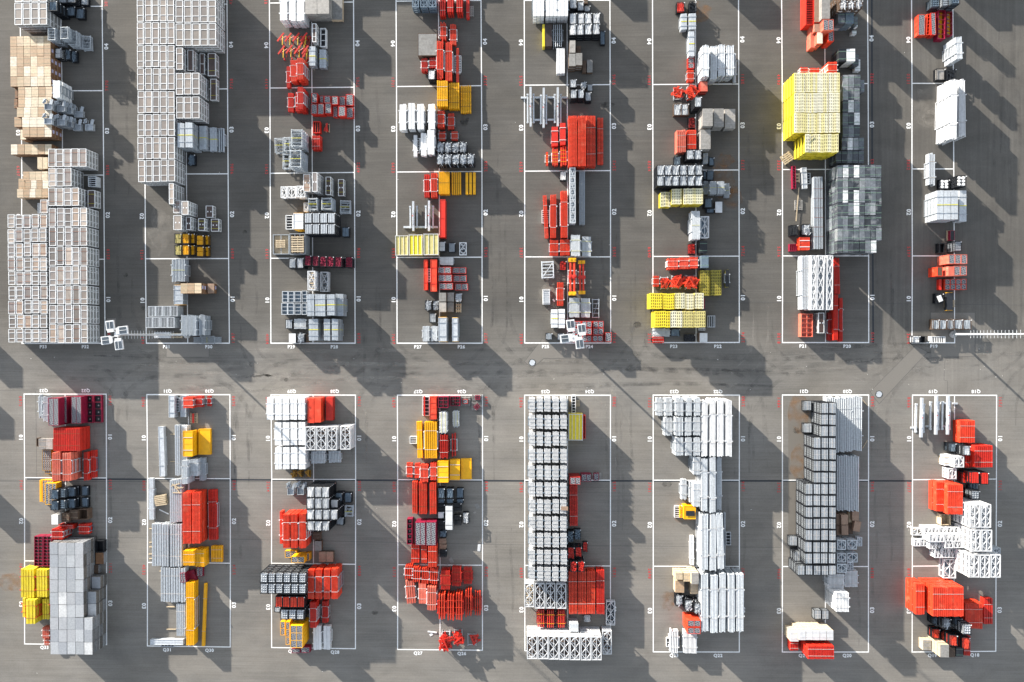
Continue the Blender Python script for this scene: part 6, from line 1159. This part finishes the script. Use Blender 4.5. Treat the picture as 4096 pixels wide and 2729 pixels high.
for i, (a, b, c_, d_, cc, q) in enumerate(((1652, 688, 1722, 757, 'TL', 3), (1728, 692, 1796, 776, 'TL', 3), (1800, 690, 1872, 800, 'G', 4), (1650, 764, 1738, 878, 'T', 2), (1795, 792, 1868, 892, 'T', 2))): g('crate', a, b, c_, d_, 1, 1, q, .6, '%s crate in the corner group, %s of five' % ('grey plank' if cc == 'G' else 'tan board', ORD[i]), c=cc, side='TL', strap='G')
for i, (a, b, c_, d_, q) in enumerate(((1654, 900, 1722, 1008, 2), (1742, 950, 1814, 1050, 3), (1830, 984, 1902, 1078, 4))): g('mbox', a, b, c_, d_, 1, 1, q, .55, 'black box of silver hooks, %s of three' % ORD[i], fill='jumble', fc='ZL')
g('deck', 1765, 1138, 1890, 1200, 1, 1, 4, .6, 'red tread deck stack, upper', c='RO', nx=2); g('deck', 1765, 1206, 1888, 1268, 1, 1, 4, .6, 'red tread deck stack, lower', c='RO', nx=2)
g('bun', 1600, 1236, 1680, 1452, 1, 1, 1, .8, 'bright tubes on a white carrier', n=5, sec='tube', c='WF', gapf=.25, fr='W', ragged=.1, rot=-.03); g('tray', 1566, 1305, 1690, 1392, 1, 1, 1, .3, 'white carrier under the bright tubes', n=1, ax='y', c='W', inner='K'); g('bun', 1730, 1242, 1854, 1452, 1, 1, 1, 1.0, 'wide bright tube pack', n=10, sec='tube', c='WF', gapf=.15)
# --- P21 P20
T(3, 0)
g('tray', 528, -60, 604, 232, 1, 1, 1, 1.6, 'red ladder frame box', n=12, ax='y', c='R', inner='RD'); g('crate', 608, -60, 672, 210, 1, 1, 3, .55, 'pinkish board crate', c='CB', side='RP', strap=None); g('slab', 676, -60, 757, 178, 1, 1, 4, .6, 'stained red and grey board stack', c='G', n=3, rim=False)
g('deck', 690, 184, 788, 286, 1, 1, 4, .65, 'red box with tread top, upper', c='RP', nx=2); g('crate', 604, 224, 686, 300, 1, 1, 3, .6, 'red box with timber top', c='CB', side='RP', strap=None); g('crate', 634, 304, 686, 410, 1, 1, 3, .65, 'red box with plaster stained top', c='T', side='RP', strap=None); g('deck', 736, 290, 790, 390, 1, 1, 3, .65, 'red box with tread top, lower', c='RO', nx=1)
g('slab', 575, 232, 632, 340, 1, 1, 2, .6, 'red box side stack, upper', c='RP', n=2, rim=False); g('slab', 572, 340, 632, 450, 1, 1, 2, .6, 'red box side stack, lower', c='RP', n=2, rim=False)
g('mbox', 850, -70, 1062, 78, 3, 2, 5, .6, 'weathered box of pale lattice parts', fill='jumble', fc='WF', c='B')
FB = 'film wrapped block'
for i, (a, b, c_, d_, q, cc) in enumerate(((830, 116, 896, 222, 3, 'FK'), (900, 112, 979, 222, 3, 'ZD'), (980, 156, 1016, 235, 2, 'FK'), (944, 232, 1016, 256, 1, 'W'), (836, 460, 908, 580, 3, 'KP'), (910, 458, 991, 578, 3, 'W'), (966, 504, 1026, 618, 2, 'FK'), (986, 558, 1040, 668, 1, 'W'), (960, 290, 1004, 322, 1, 'FW'))): g('film', a, b, c_, d_, 1, 1, q, .65, '%s %s, %s of nine' % ('white' if cc in 'W' else 'dark', FB, ORD[i]), c=cc)
for i, (a, b, c_, d_, q) in enumerate(((478, 634, 546, 690, 1), (566, 640, 656, 700, 1), (735, 582, 820, 690, 3))): g('bun', a, b, c_, d_, 1, 1, q, .7, 'red tube pack behind the yellow girders, %s of three' % ORD[i], n=6, c='RO', fr='W', gapf=.1)
g('bun', 418, 684, 848, 1252, 4, 3, 4, .85, 'pale yellow punched girder pack', n=6, c='YV', sec='girder', posts=False, gapf=.015, gap=.04, strap=None, jit=.02); g('bun', 520, 1262, 836, 1436, 3, 1, 4, .85, 'front pale yellow punched girder pack', n=6, c='YV', sec='girder', posts=False, gapf=.015, gap=.04, strap=None)
for i, r_ in enumerate((.7, -.15)): g('slab', 530, 1300+i*110, 610, 1308+i*110, 1, 1, 1, .06, '%s loose batten on the yellow girders' % ('upper', 'lower')[i], c='G', n=1, rim=False, zb=3.44, rot=r_)
g('pallet', 300, 1440, 400, 1535, 1, 1, 1, .3, 'askew wooden pallet beside yellow girders', n=5, c='TL', rot=.6)
g('film', 872, 704, 1042, 826, 3, 1, 3, .62, FB+' above the block'); g('film', 848, 740, 872, 826, 1, 1, 1, .62, 'narrow '+FB); g('film', 872, 828, 1034, 1294, 3, 4, 3, .62, FB+' beside the yellow girders', gap=.01); g('film', 1040, 752, 1080, 866, 1, 1, 2, .62, 'pale '+FB+' jutting out'); g('film', 866, 1298, 1076, 1412, 4, 1, 3, .62, FB+' in the sixth row', gap=.01); g('film', 810, 1418, 1074, 1536, 5, 1, 3, .62, FB+' in the seventh row', gap=.01)
T(3, 1)
g('film', 824, -12, 1238, 697, 8, 6, 4, .72, 'dark '+FB, gap=.008, jit=.03); g('film', 820, 697, 1192, 812, 7, 1, 4, .72, FB+' in the last row', gap=.008)
g('grid', 400, -8, 434, 210, 1, 1, 1, .5, 'narrow crimson channel on timber', c='M', nx=1, ny=8, inner='RD', rot=.03); g('pallet', 392, 58, 470, 152, 1, 1, 1, .14, 'light pallet under the crimson channel', n=3); g('slab', 490, 8, 536, 210, 1, 1, 1, .5, 'grey channel pack, low', c='ZL', n=2, fr='Z', rot=.04); g('tray', 536, 60, 572, 165, 1, 1, 1, .3, 'grey carrier beside the channel pack', n=3, ax='y', c='ZL', inner='K')
g('pallet', 422, 315, 496, 412, 1, 1, 1, .14, 'lone pale pallet', n=5, c='G'); g('slab', 442, 195, 454, 520, 1, 1, 1, .06, 'long plank lying over the lone pallet', c='TL', n=1, rim=False, zb=.15, rot=-.08)
g('mbox', 382, 550, 452, 650, 1, 1, 1, .9, 'black box with one steel beam', fill='long', fc='KP'); g('mbox', 500, 540, 580, 645, 1, 1, 1, 1.0, 'black box of shiny pins', fill='jumble', fc='ZL'); g('slab', 466, 668, 562, 788, 1, 1, 1, 1.0, 'red lidded box with white tags', c='RO', n=2, strap='W'); g('tray', 374, 730, 440, 800, 1, 1, 1, .5, 'small crimson frame', n=2, c='M', inner='RD')
g('bun', 600, 88, 690, 780, 1, 1, 2, .5, 'very long rusty grey beam pack', n=4, c='Z', posts=False, gapf=.15, strap='OS', ns=6)
for i, (a, b, r_) in enumerate(((575, 628, 0), (634, 700, -.035), (724, 782, 0))): g('truss', a, 832, b, 1356, 1, 1, 3, .68, 'long white lattice girder stack, %s of three' % ORD[i], cells=8, cols=1, c='WF', floor='Z', rot=r_)
g('bun', 486, 835, 572, 1352, 1, 1, 2, .7, 'long white girder pack seen from the side', n=4, c='ZL', gapf=.25, sec='lattice')
g('bun', 790, 855, 846, 1202, 1, 1, 1, .8, 'loose long red beams', n=4, c='R', posts=False, ragged=.2, rot=.03); g('bun', 786, 1206, 830, 1640, 1, 1, 2, .6, 'long red beam pack, left', n=4, c='R', posts=False, gapf=.08); g('bun', 840, 1236, 874, 1652, 1, 1, 1, .7, 'long red beam pack, right', n=3, c='R', fr='Z', gapf=.08)
g('grid', 482, 1386, 592, 1608, 1, 1, 1, .9, 'faded red grid form', c='RP', nx=2, ny=5, inner='RP'); g('pack', 640, 1376, 704, 1572, 1, 1, 1, 1.2, 'brown board pack in a white frame', c='PD', tags=True, bars=0); g('bun', 734, 1376, 782, 1640, 1, 1, 1, .7, 'dark red prop pack', n=4, c='RD', gapf=.2, ragged=.1, fr='WF'); g('bun', 736, 1500, 786, 1640, 1, 1, 1, .4, 'short red beams at the bay foot', n=4, c='R', posts=False)
# --- P19
T(3, 0)
g('mbox', 1712, -20, 1792, 68, 1, 1, 2, .6, 'rusty box of grey parts, left', fill='clamps', fc='ZD'); g('mbox', 1812, -30, 1884, 60, 1, 1, 3, .6, 'rusty box of grey parts, middle', fill='clamps', fc='Z'); g('mbox', 1900, -60, 1980, 40, 1, 1, 4, .6, 'rusty box of grey parts, right', fill='clamps', fc='ZD')
g('deck', 1585, 136, 1650, 334, 1, 1, 1, .8, 'long red deck with black tread, left', c='RO'); g('deck', 1704, 118, 1750, 330, 1, 1, 1, 1.0, 'long red deck with black tread, right', c='R', rot=.03); g('grid', 1664, 130, 1698, 330, 1, 1, 1, .8, 'red channel with yellow ribs', c='RO', nx=1, ny=6, inner='K', rot=-.05)
g('grid', 1770, 92, 1840, 368, 1, 1, 1, .9, 'crimson trough with yellow hooks, left', c='M', nx=1, ny=6, inner='A', rot=-.02); g('grid', 1850, 110, 1908, 336, 1, 1, 1, .6, 'crimson trough with yellow hooks, right', c='M', nx=1, ny=6, inner='A')
g('bun', 1940, 346, 2002, 556, 1, 1, 4, .6, 'leaning white sheet and tube pack', n=5, c='ZL', sec='tube', gapf=.05, rot=.05)
g('mbox', 1755, 645, 1838, 752, 1, 1, 1, .7, 'dark box with a grey lid', fill='solid', fc='G'); g('mbox', 1856, 648, 1942, 748, 1, 1, 1, .8, 'dark open box with white rags', fill='lumps', fc='KP')
g('bun', 1880, 746, 1952, 1312, 1, 1, 4, .66, 'very long white tube pack, left', n=7, sec='tube', c='WF', gapf=.15, ragged=.1, rot=-.015, fr='WF'); g('bun', 1968, 742, 2032, 1284, 1, 1, 3, .66, 'very long white tube pack, right', n=5, sec='tube', c='WF', gapf=.15, ragged=.1, rot=.01, fr='WF')
g('bun', 1682, 1450, 1746, 1748, 1, 1, 1, .8, 'low pale channel pack', n=3, c='ZL', gapf=.05, ragged=.15, strap='TL')
T(3, 1)
g('mbox', 1790, 120, 1882, 210, 1, 1, 1, .7, 'dark box of white sacks', fill='drums', fc='W'); g('mbox', 1950, 84, 2040, 190, 1, 1, 3, .55, 'dark box of white drums', fill='drums', fc='W')
g('sheet', 1757, 212, 1962, 512, 3, 1, 4, .6, 'wide grey deck pack', n=2, c='ZL', gap=.09, band='YS'); g('sheet', 1972, 222, 2040, 520, 1, 1, 2, .7, 'wide grey deck pack at the right end', n=2, c='ZL')
g('deck', 1884, 604, 1928, 698, 1, 1, 1, .6, 'small dark crimson deck on light timber', c='M', top='KP'); g('pallet', 1858, 602, 1884, 700, 1, 1, 1, .2, 'light timber edge below the crimson deck', n=4)
g('mbox', 1785, 722, 1852, 812, 1, 1, 1, .9, 'empty black box with white hoop', fill=None); g('mbox', 1930, 702, 1994, 800, 1, 1, 3, .5, 'dark box of grey clamps, right', fill='clamps', fc='Z'); 
g('deck', 1872, 830, 2046, 918, 3, 1, 4, .55, 'red box with pale tread top, upper row', c='RP'); g('deck', 1922, 938, 2042, 1028, 2, 1, 4, .55, 'red box with pale tread top, second row', c='RP'); g('deck', 1764, 944, 1816, 1034, 1, 1, 3, .6, 'red box with dark tread top at left', c='RO', top='B'); g('deck', 1868, 940, 1920, 1030, 1, 1, 4, .55, 'red box with plain faded top', c='RP', top='RP')
g('deck', 1836, 1060, 2038, 1162, 4, 1, 1, .6, 'low orange edged tread box', c='RO', ny=2); g('slab', 1780, 1064, 1806, 1166, 1, 1, 1, .5, 'narrow red beam by itself', c='R', n=1, rim=False)
g('mbox', 1752, 1192, 1824, 1288, 1, 1, 1, .8, 'black box with a white bag', fill='lumps', fc='KP'); g('slab', 1770, 1215, 1812, 1275, 1, 1, 1, .1, 'white bag in the black box', c='FW', n=1, rim=False, zb=.8, rot=.4); g('slab', 1854, 1190, 1912, 1356, 1, 1, 1, .5, 'amber and black barrier on a pallet', c='KP', n=1, edge='A', rim=False, zb=.2); g('pallet', 1830, 1256, 1932, 1326, 1, 1, 1, .2, 'light pallet under the amber barrier', n=5)
for i, (a, b) in enumerate(((1726, 1786), (1788, 1858), (1864, 1918), (1926, 2004), (2010, 2086))): g('mbox', a, 1438, b, 1536, 1, 1, 1, .9, 'rusty box of blue grey rods, %s of five' % ORD[i], fill='long', fc='Z', c='B')
T(3, 2)
g('mbox', 1532, 26, 1604, 94, 1, 1, 1, .8, 'black box of white parts at the bay corner', fill='slats', fc='W'); g('mbox', 1606, 30, 1666, 94, 1, 1, 1, .7, 'empty black box at the bay corner', fill=None); g('tray', 1704, 32, 1842, 94, 1, 1, 1, .6, 'white ladder frames at the bay foot', n=7, c='W', inner='K')
# --- Q21 Q20
SB = 'corrugated sheet box'
kw = dict(fill='sheets', fc='ZM', cross=True, gap=.03, jit=.02)
g('mbox', 668, 655, 815, 982, 2, 3, 4, .7, SB+' by the upper tubes', **kw); g('mbox', 506, 640, 584, 736, 1, 1, 1, .7, 'lone upper '+SB, **kw); g('mbox', 505, 850, 588, 942, 1, 1, 1, .7, 'lone lower '+SB, **kw)
g('mbox', 598, 982, 813, 1417, 3, 4, 4, .7, SB+' of the three wide block', **kw); g('mbox', 522, 1417, 812, 1962, 4, 5, 4, .7, SB+' of the four wide block', **kw)
T(3, 3)
g('mbox', 366, 345, 450, 442, 1, 1, 1, .7, 'lone '+SB+' beside the block', **kw); g('mbox', 516, 397, 812, 613, 4, 2, 4, .7, SB+' near the block foot', **kw); g('mbox', 417, 488, 500, 586, 1, 1, 2, .7, 'stepped '+SB, **kw); g('mbox', 448, 617, 816, 718, 5, 1, 4, .7, SB+' in the last row', **kw)
g('mbox', 604, 1042, 748, 1134, 2, 1, 1, .8, SB+' standing apart', **kw)
T(3, 2)
g('bun', 718, 605, 962, 1128, 1, 1, 1, 1.2, 'long grey prop bundle, upper left', n=14, sec='tube', c='ZL', gapf=.34, posts=False, strap='ZL', ns=4, ragged=.12); g('bun', 962, 592, 1060, 1112, 1, 1, 1, 1.2, 'long grey prop bundle, upper right', n=6, sec='tube', c='ZL', gapf=.34, fr='ZL', strap='ZL', ns=4, ragged=.1); g('bun', 815, 1152, 1032, 1680, 1, 1, 1, 1.2, 'long grey prop bundle, lower', n=13, sec='tube', c='ZL', gapf=.34, posts=False, strap='ZL', ns=4, ragged=.12)
g('slab', 1048, 655, 1126, 662, 1, 1, 1, .1, 'upper slanting timber prop', c='TL', n=1, rim=False, rot=-.9); g('slab', 1040, 1045, 1130, 1052, 1, 1, 1, .1, 'lower slanting timber prop', c='TL', n=1, rim=False, rot=1.05)
T(3, 3)
for i, (a, b, c_, d_, q, cc, r_) in enumerate(((814, 140, 858, 240, 2, 'CB', 0), (860, 146, 926, 240, 3, 'CB', 0), (928, 122, 958, 218, 1, 'TL', .04), (962, 110, 1028, 202, 2, 'CB', 0), (814, 243, 856, 338, 2, 'CB', 0), (862, 243, 928, 337, 3, 'CB', 0), (932, 222, 972, 328, 1, 'B', 0), (978, 208, 1044, 306, 2, 'CB', -.2))): g('crate', a, b, c_, d_, 1, 1, q, .5, '%s box in the small group, %s of eight' % ('cardboard brown' if cc == 'CB' else ('pale' if cc == 'TL' else 'dark brown'), ORD[i]), c=cc, strap=None, rot=r_)
for i, (a, b, c_, d_, q) in enumerate(((822, 384, 906, 476, 3), (918, 382, 1008, 472, 2), (1010, 355, 1058, 442, 1), (820, 508, 908, 592, 3), (916, 506, 1014, 594, 2), (820, 610, 912, 692, 3), (918, 592, 976, 666, 1))): g('truss', a, b, c_, d_, 1, 1, q, .7, 'grey X braced stub frame, %s of seven' % ORD[i], c='ZL', floor='ZD', cells=2)
g('bun', 740, 702, 886, 840, 1, 1, 2, .7, 'white tube row pack, left', n=12, sec='tube', c='WF', gapf=.15); g('bun', 893, 674, 1016, 828, 1, 1, 1, .9, 'white tube row pack, right', n=10, sec='tube', c='WF', gapf=.15); g('bun', 812, 880, 936, 1062, 1, 1, 4, .7, 'tall white tube block', n=9, sec='tube', c='WF', gapf=.08, fr='WF')
g('crate', 382, 1238, 460, 1340, 1, 1, 3, .6, 'pale gridded crate at the row end', c='WF', side='TL', strap='G'); g('crate', 464, 1234, 786, 1328, 5, 1, 4, .6, 'pale gridded crate', c='WF', side='TL', strap='G', gap=.01)
g('bun', 376, 1336, 456, 1424, 1, 1, 1, 1.0, 'red girder row beside the pale crates', n=5, c='R', posts=False); g('bun', 544, 1380, 796, 1506, 1, 1, 4, .72, 'wide red girder stack at the bay foot', n=16, c='R', posts=False, gapf=.06)
# --- Q19 Q18
T(3, 2)
for i, (a, b, y0, y1) in enumerate(((1578, 1668, 610, 988), (1714, 1806, 590, 962), (1828, 1916, 590, 962))): g('hbase', a, y0, b, y1, 1, 1, 1, .9, 'big galvanised mast foot, %s of three' % ORD[i], rot=-.02)
for i, (a, b, y) in enumerate(((1520, 1580, 892), (1662, 1714, 880), (1800, 1852, 880), (1915, 1960, 666), (1800, 1850, 664))): g('slab', a, y-9, b, y+9, 1, 1, 1, .25, 'galvanised cross beam end, %s' % ORD[i], c='ZL', n=1, rim=False)
g('bun', 1975, 826, 2122, 1038, 1, 1, 2, .7, 'red girder pack, uppermost', n=7, c='RO', posts=False, gapf=.06); g('bun', 2110, 1060, 2288, 1270, 1, 1, 3, .65, 'wide red girder pack', n=9, c='R', posts=False, gapf=.08); g('bun', 2026, 1070, 2106, 1270, 1, 1, 2, .6, 'red girder pack behind the mesh boxes', n=4, c='R', posts=False, gapf=.08)
g('mbox', 2012, 1062, 2076, 1154, 1, 1, 4, .6, 'tall dark box of pale fittings', fill='rods', fc='ZL'); g('mbox', 1880, 1040, 2005, 1120, 2, 1, 2, .6, 'lower dark box of pale fittings', fill='rods', fc='ZD')
g('truss', 1922, 1160, 2018, 1268, 1, 1, 3, .6, 'white X braced box, upper', c='WF', floor='WF', cells=2); g('slab', 1834, 1150, 1930, 1250, 1, 1, 2, .5, 'white panel stack beside the X braced box', c='W', n=2, rim=False, fr='TL'); g('truss', 1868, 1276, 1948, 1378, 1, 1, 2, .6, 'white X braced box, lower', c='WF', floor='WF', cells=2)
for i, (a, b, q) in enumerate(((2000, 2070, 2), (2082, 2160, 4), (2176, 2250, 4))): g('mbox', a, 1306+i*4, b, 1418+i*5, 1, 1, q, .55, 'dark box of glowing red parts, %s of three' % ORD[i], fill='sheets', fc='R')
g('bun', 1752, 1404, 1828, 1684, 1, 1, 2, .8, 'bright red girder pack, narrow', n=4, c='RO', posts=False, gapf=.06); g('bun', 1856, 1424, 2006, 1710, 1, 1, 3, .8, 'bright red girder pack, broad', n=8, c='RO', posts=False, gapf=.06)
g('mbox', 2084, 1486, 2166, 1570, 1, 1, 3, .6, 'dark box of grey trays, upper', fill='clamps', fc='Z'); g('mbox', 2060, 1420, 2160, 1480, 1, 1, 1, .6, 'dark box of grey trays, behind', fill='clamps', fc='ZD')
T(3, 3)
g('crate', 1800, 140, 1892, 244, 1, 1, 1, .9, 'open light timber crate', c='TL', open=True)
for r, (y0, y1, L) in enumerate((((46, 270, ((2072, 2168), (2172, 2272)))), (286, 494, ((2084, 2176), (2182, 2282))), (522, 740, ((2066, 2162), (2168, 2262), (2268, 2362))))):
    for i, (a, b) in enumerate(L): g('truss', a, y0, b, y1, 1, 1, 5, .72, 'tall white X braced stack in %s row, %s from left' % (ORD[r], ORD[i]), c='WF', floor='WF', cells=4)
for r, (y0, y1, x0, n_, w_, q) in enumerate(((262, 320, 1646, 5, 68, 2), (322, 402, 1690, 5, 70, 3), (372, 442, 1545, 2, 62, 1), (402, 470, 1690, 2, 62, 2), (388, 460, 1842, 3, 76, 3), (462, 552, 1742, 5, 66, 2))):
    for i in range(n_): g('truss', x0+i*(w_+2), y0, x0+i*(w_+2)+w_, y1, 1, 1, q, .6, 'small white X braced box, %s group, %s' % (ORD[r], ORD[i]), c='WF', floor='WF', cells=1)
g('truss', 1530, 268, 1628, 340, 1, 1, 1, .4, 'small X braced box on a light pallet', c='WF', floor='TL', cells=2, wood=True); g('truss', 1824, 564, 1944, 748, 1, 1, 1, 1.0, 'single X braced frame below the boxes', c='WF', floor='ZD', cells=3); g('truss', 2282, 455, 2360, 515, 1, 1, 2, .6, 'grey X braced box at the right end', c='ZL', floor='ZD', cells=2)
g('bun', 1560, 792, 1646, 1086, 1, 1, 3, .75, 'tall red girder pack, left', n=4, c='RO', posts=False, gapf=.06, fr=None); g('bun', 1718, 822, 2016, 1108, 1, 1, 4, .78, 'widest tallest red girder pack', n=16, c='RO', posts=False, gapf=.06); g('bun', 2024, 974, 2192, 1220, 1, 1, 2, .75, 'faded red girder pack with white bands', n=9, c='RO', posts=False, gapf=.06, strap='WS'); g('bun', 2200, 930, 2288, 1176, 1, 1, 1, .8, 'low red girder pack with white bands', n=4, c='R', posts=False, gapf=.2, strap='WS')
g('mbox', 1820, 1122, 1896, 1222, 1, 1, 4, .6, 'dark stack of boxes with pale tubes', fill='jumble', fc='Z'); g('mbox', 1722, 1110, 1790, 1180, 1, 1, 2, .6, 'dark low box behind the stack', fill='jumble', fc='ZD'); g('mbox', 2014, 1176, 2086, 1278, 1, 1, 5, .6, 'dark stack of boxes with pale clips', fill='clamps', fc='ZL'); g('mbox', 1925, 1120, 2000, 1190, 1, 1, 3, .6, 'dark box behind the pale clips', fill='clamps', fc='ZD')
for i, (a, b, c_, d_, q) in enumerate(((1724, 1222, 1790, 1312, 2), (1888, 1280, 1956, 1386, 4), (2006, 1300, 2074, 1416, 4), (1808, 1250, 1880, 1330, 2))): g('mbox', a, b, c_, d_, 1, 1, q, .6, 'dark box of orange red rods, %s of four' % ORD[i], fill='rods', fc='RO')
g('crate', 1630, 1326, 1710, 1424, 1, 1, 1, .9, 'pale box with a green patch', c='G', side='TL', strap='YO'); g('crate', 1790, 1370, 1876, 1490, 1, 1, 4, .6, 'tall weathered plank crate', c='G', side='TL', strap=None); g('crate', 1880, 1396, 1934, 1488, 1, 1, 2, .6, 'brown stained crate', c='B', strap=None); g('film', 1942, 1394, 2010, 1484, 1, 1, 2, .6, 'black wrapped block by the crates', c='KP'); g('bun', 2014, 1284, 2078, 1472, 1, 1, 1, 1.0, 'red beam pack with pale bands at the bay foot', n=4, c='R', posts=False, strap='W')
# bays beyond the left and upper picture edges; their loads only throw shade into view
def off(x0, y0, nc, nr, t, kind='pack', w_=.9, d_=2.5, **o):
    TILE[:] = [0, 0]
    H = t*.6
    for r in range(nr):
        for c in range(nc):
            X, Y = x0+c*w_, y0-r*d_
            fn, nm = KIND[kind]; key = ('off', kind, w_, d_); v = CACHE.setdefault(key, [])
            if not v: v.append(fn(w_-.04, d_-.06, .59, **o))
            for k in range(t-(r*7+c*3+nr) % 3): THINGS.append(dict(nm=nm, parts=v[0], loc=(X, Y, k*.6), rz=0, d='%s outside the picture' % nm.replace('_', ' '), tier='', pos='', bay='x', mark='%d %d %d %.1f' % (r, c, k, X), cat=nm.split('_')[-1], top=False, edge=False, area=0, group='stacks outside the picture'))
# --- off
def shade_left(ya, yb, xs, t=4):
    """a row of packs left of the picture whose shadow ends at picture x, between picture y ya and yb"""
    L = t*.6/math.tan(e); A = unproj(xs, ya, 0); B = unproj(xs, yb, 0)
    x = A.x+SHADOW.x*-L-.45; n = max(1, int((A.y-B.y)/2.5)); off(x-.9, A.y-SHADOW.y*L-1.25, 2, n, t)
for ya, yb, xs in ((190, 290, 30), (330, 420, 22), (950, 1070, 30), (1390, 1575, 95), (1680, 1960, 62), (2010, 2210, 125), (2290, 2370, 60), (2590, 2720, 60)): shade_left(ya, yb, xs)
for i, (xa, ya, nc, nr, t_) in enumerate(((150, -330, 4, 3, 4), (640, -470, 3, 4, 4), (1250, -330, 3, 3, 5), (1740, -300, 3, 3, 4), (2280, -290, 2, 2, 4), (2780, -260, 3, 2, 4), (3330, -300, 3, 3, 5), (3800, -280, 2, 3, 5), (3700, -480, 2, 2, 6))):
    p = unproj(xa, ya); off(p.x, p.y, nc, nr, t_)
emit_things()
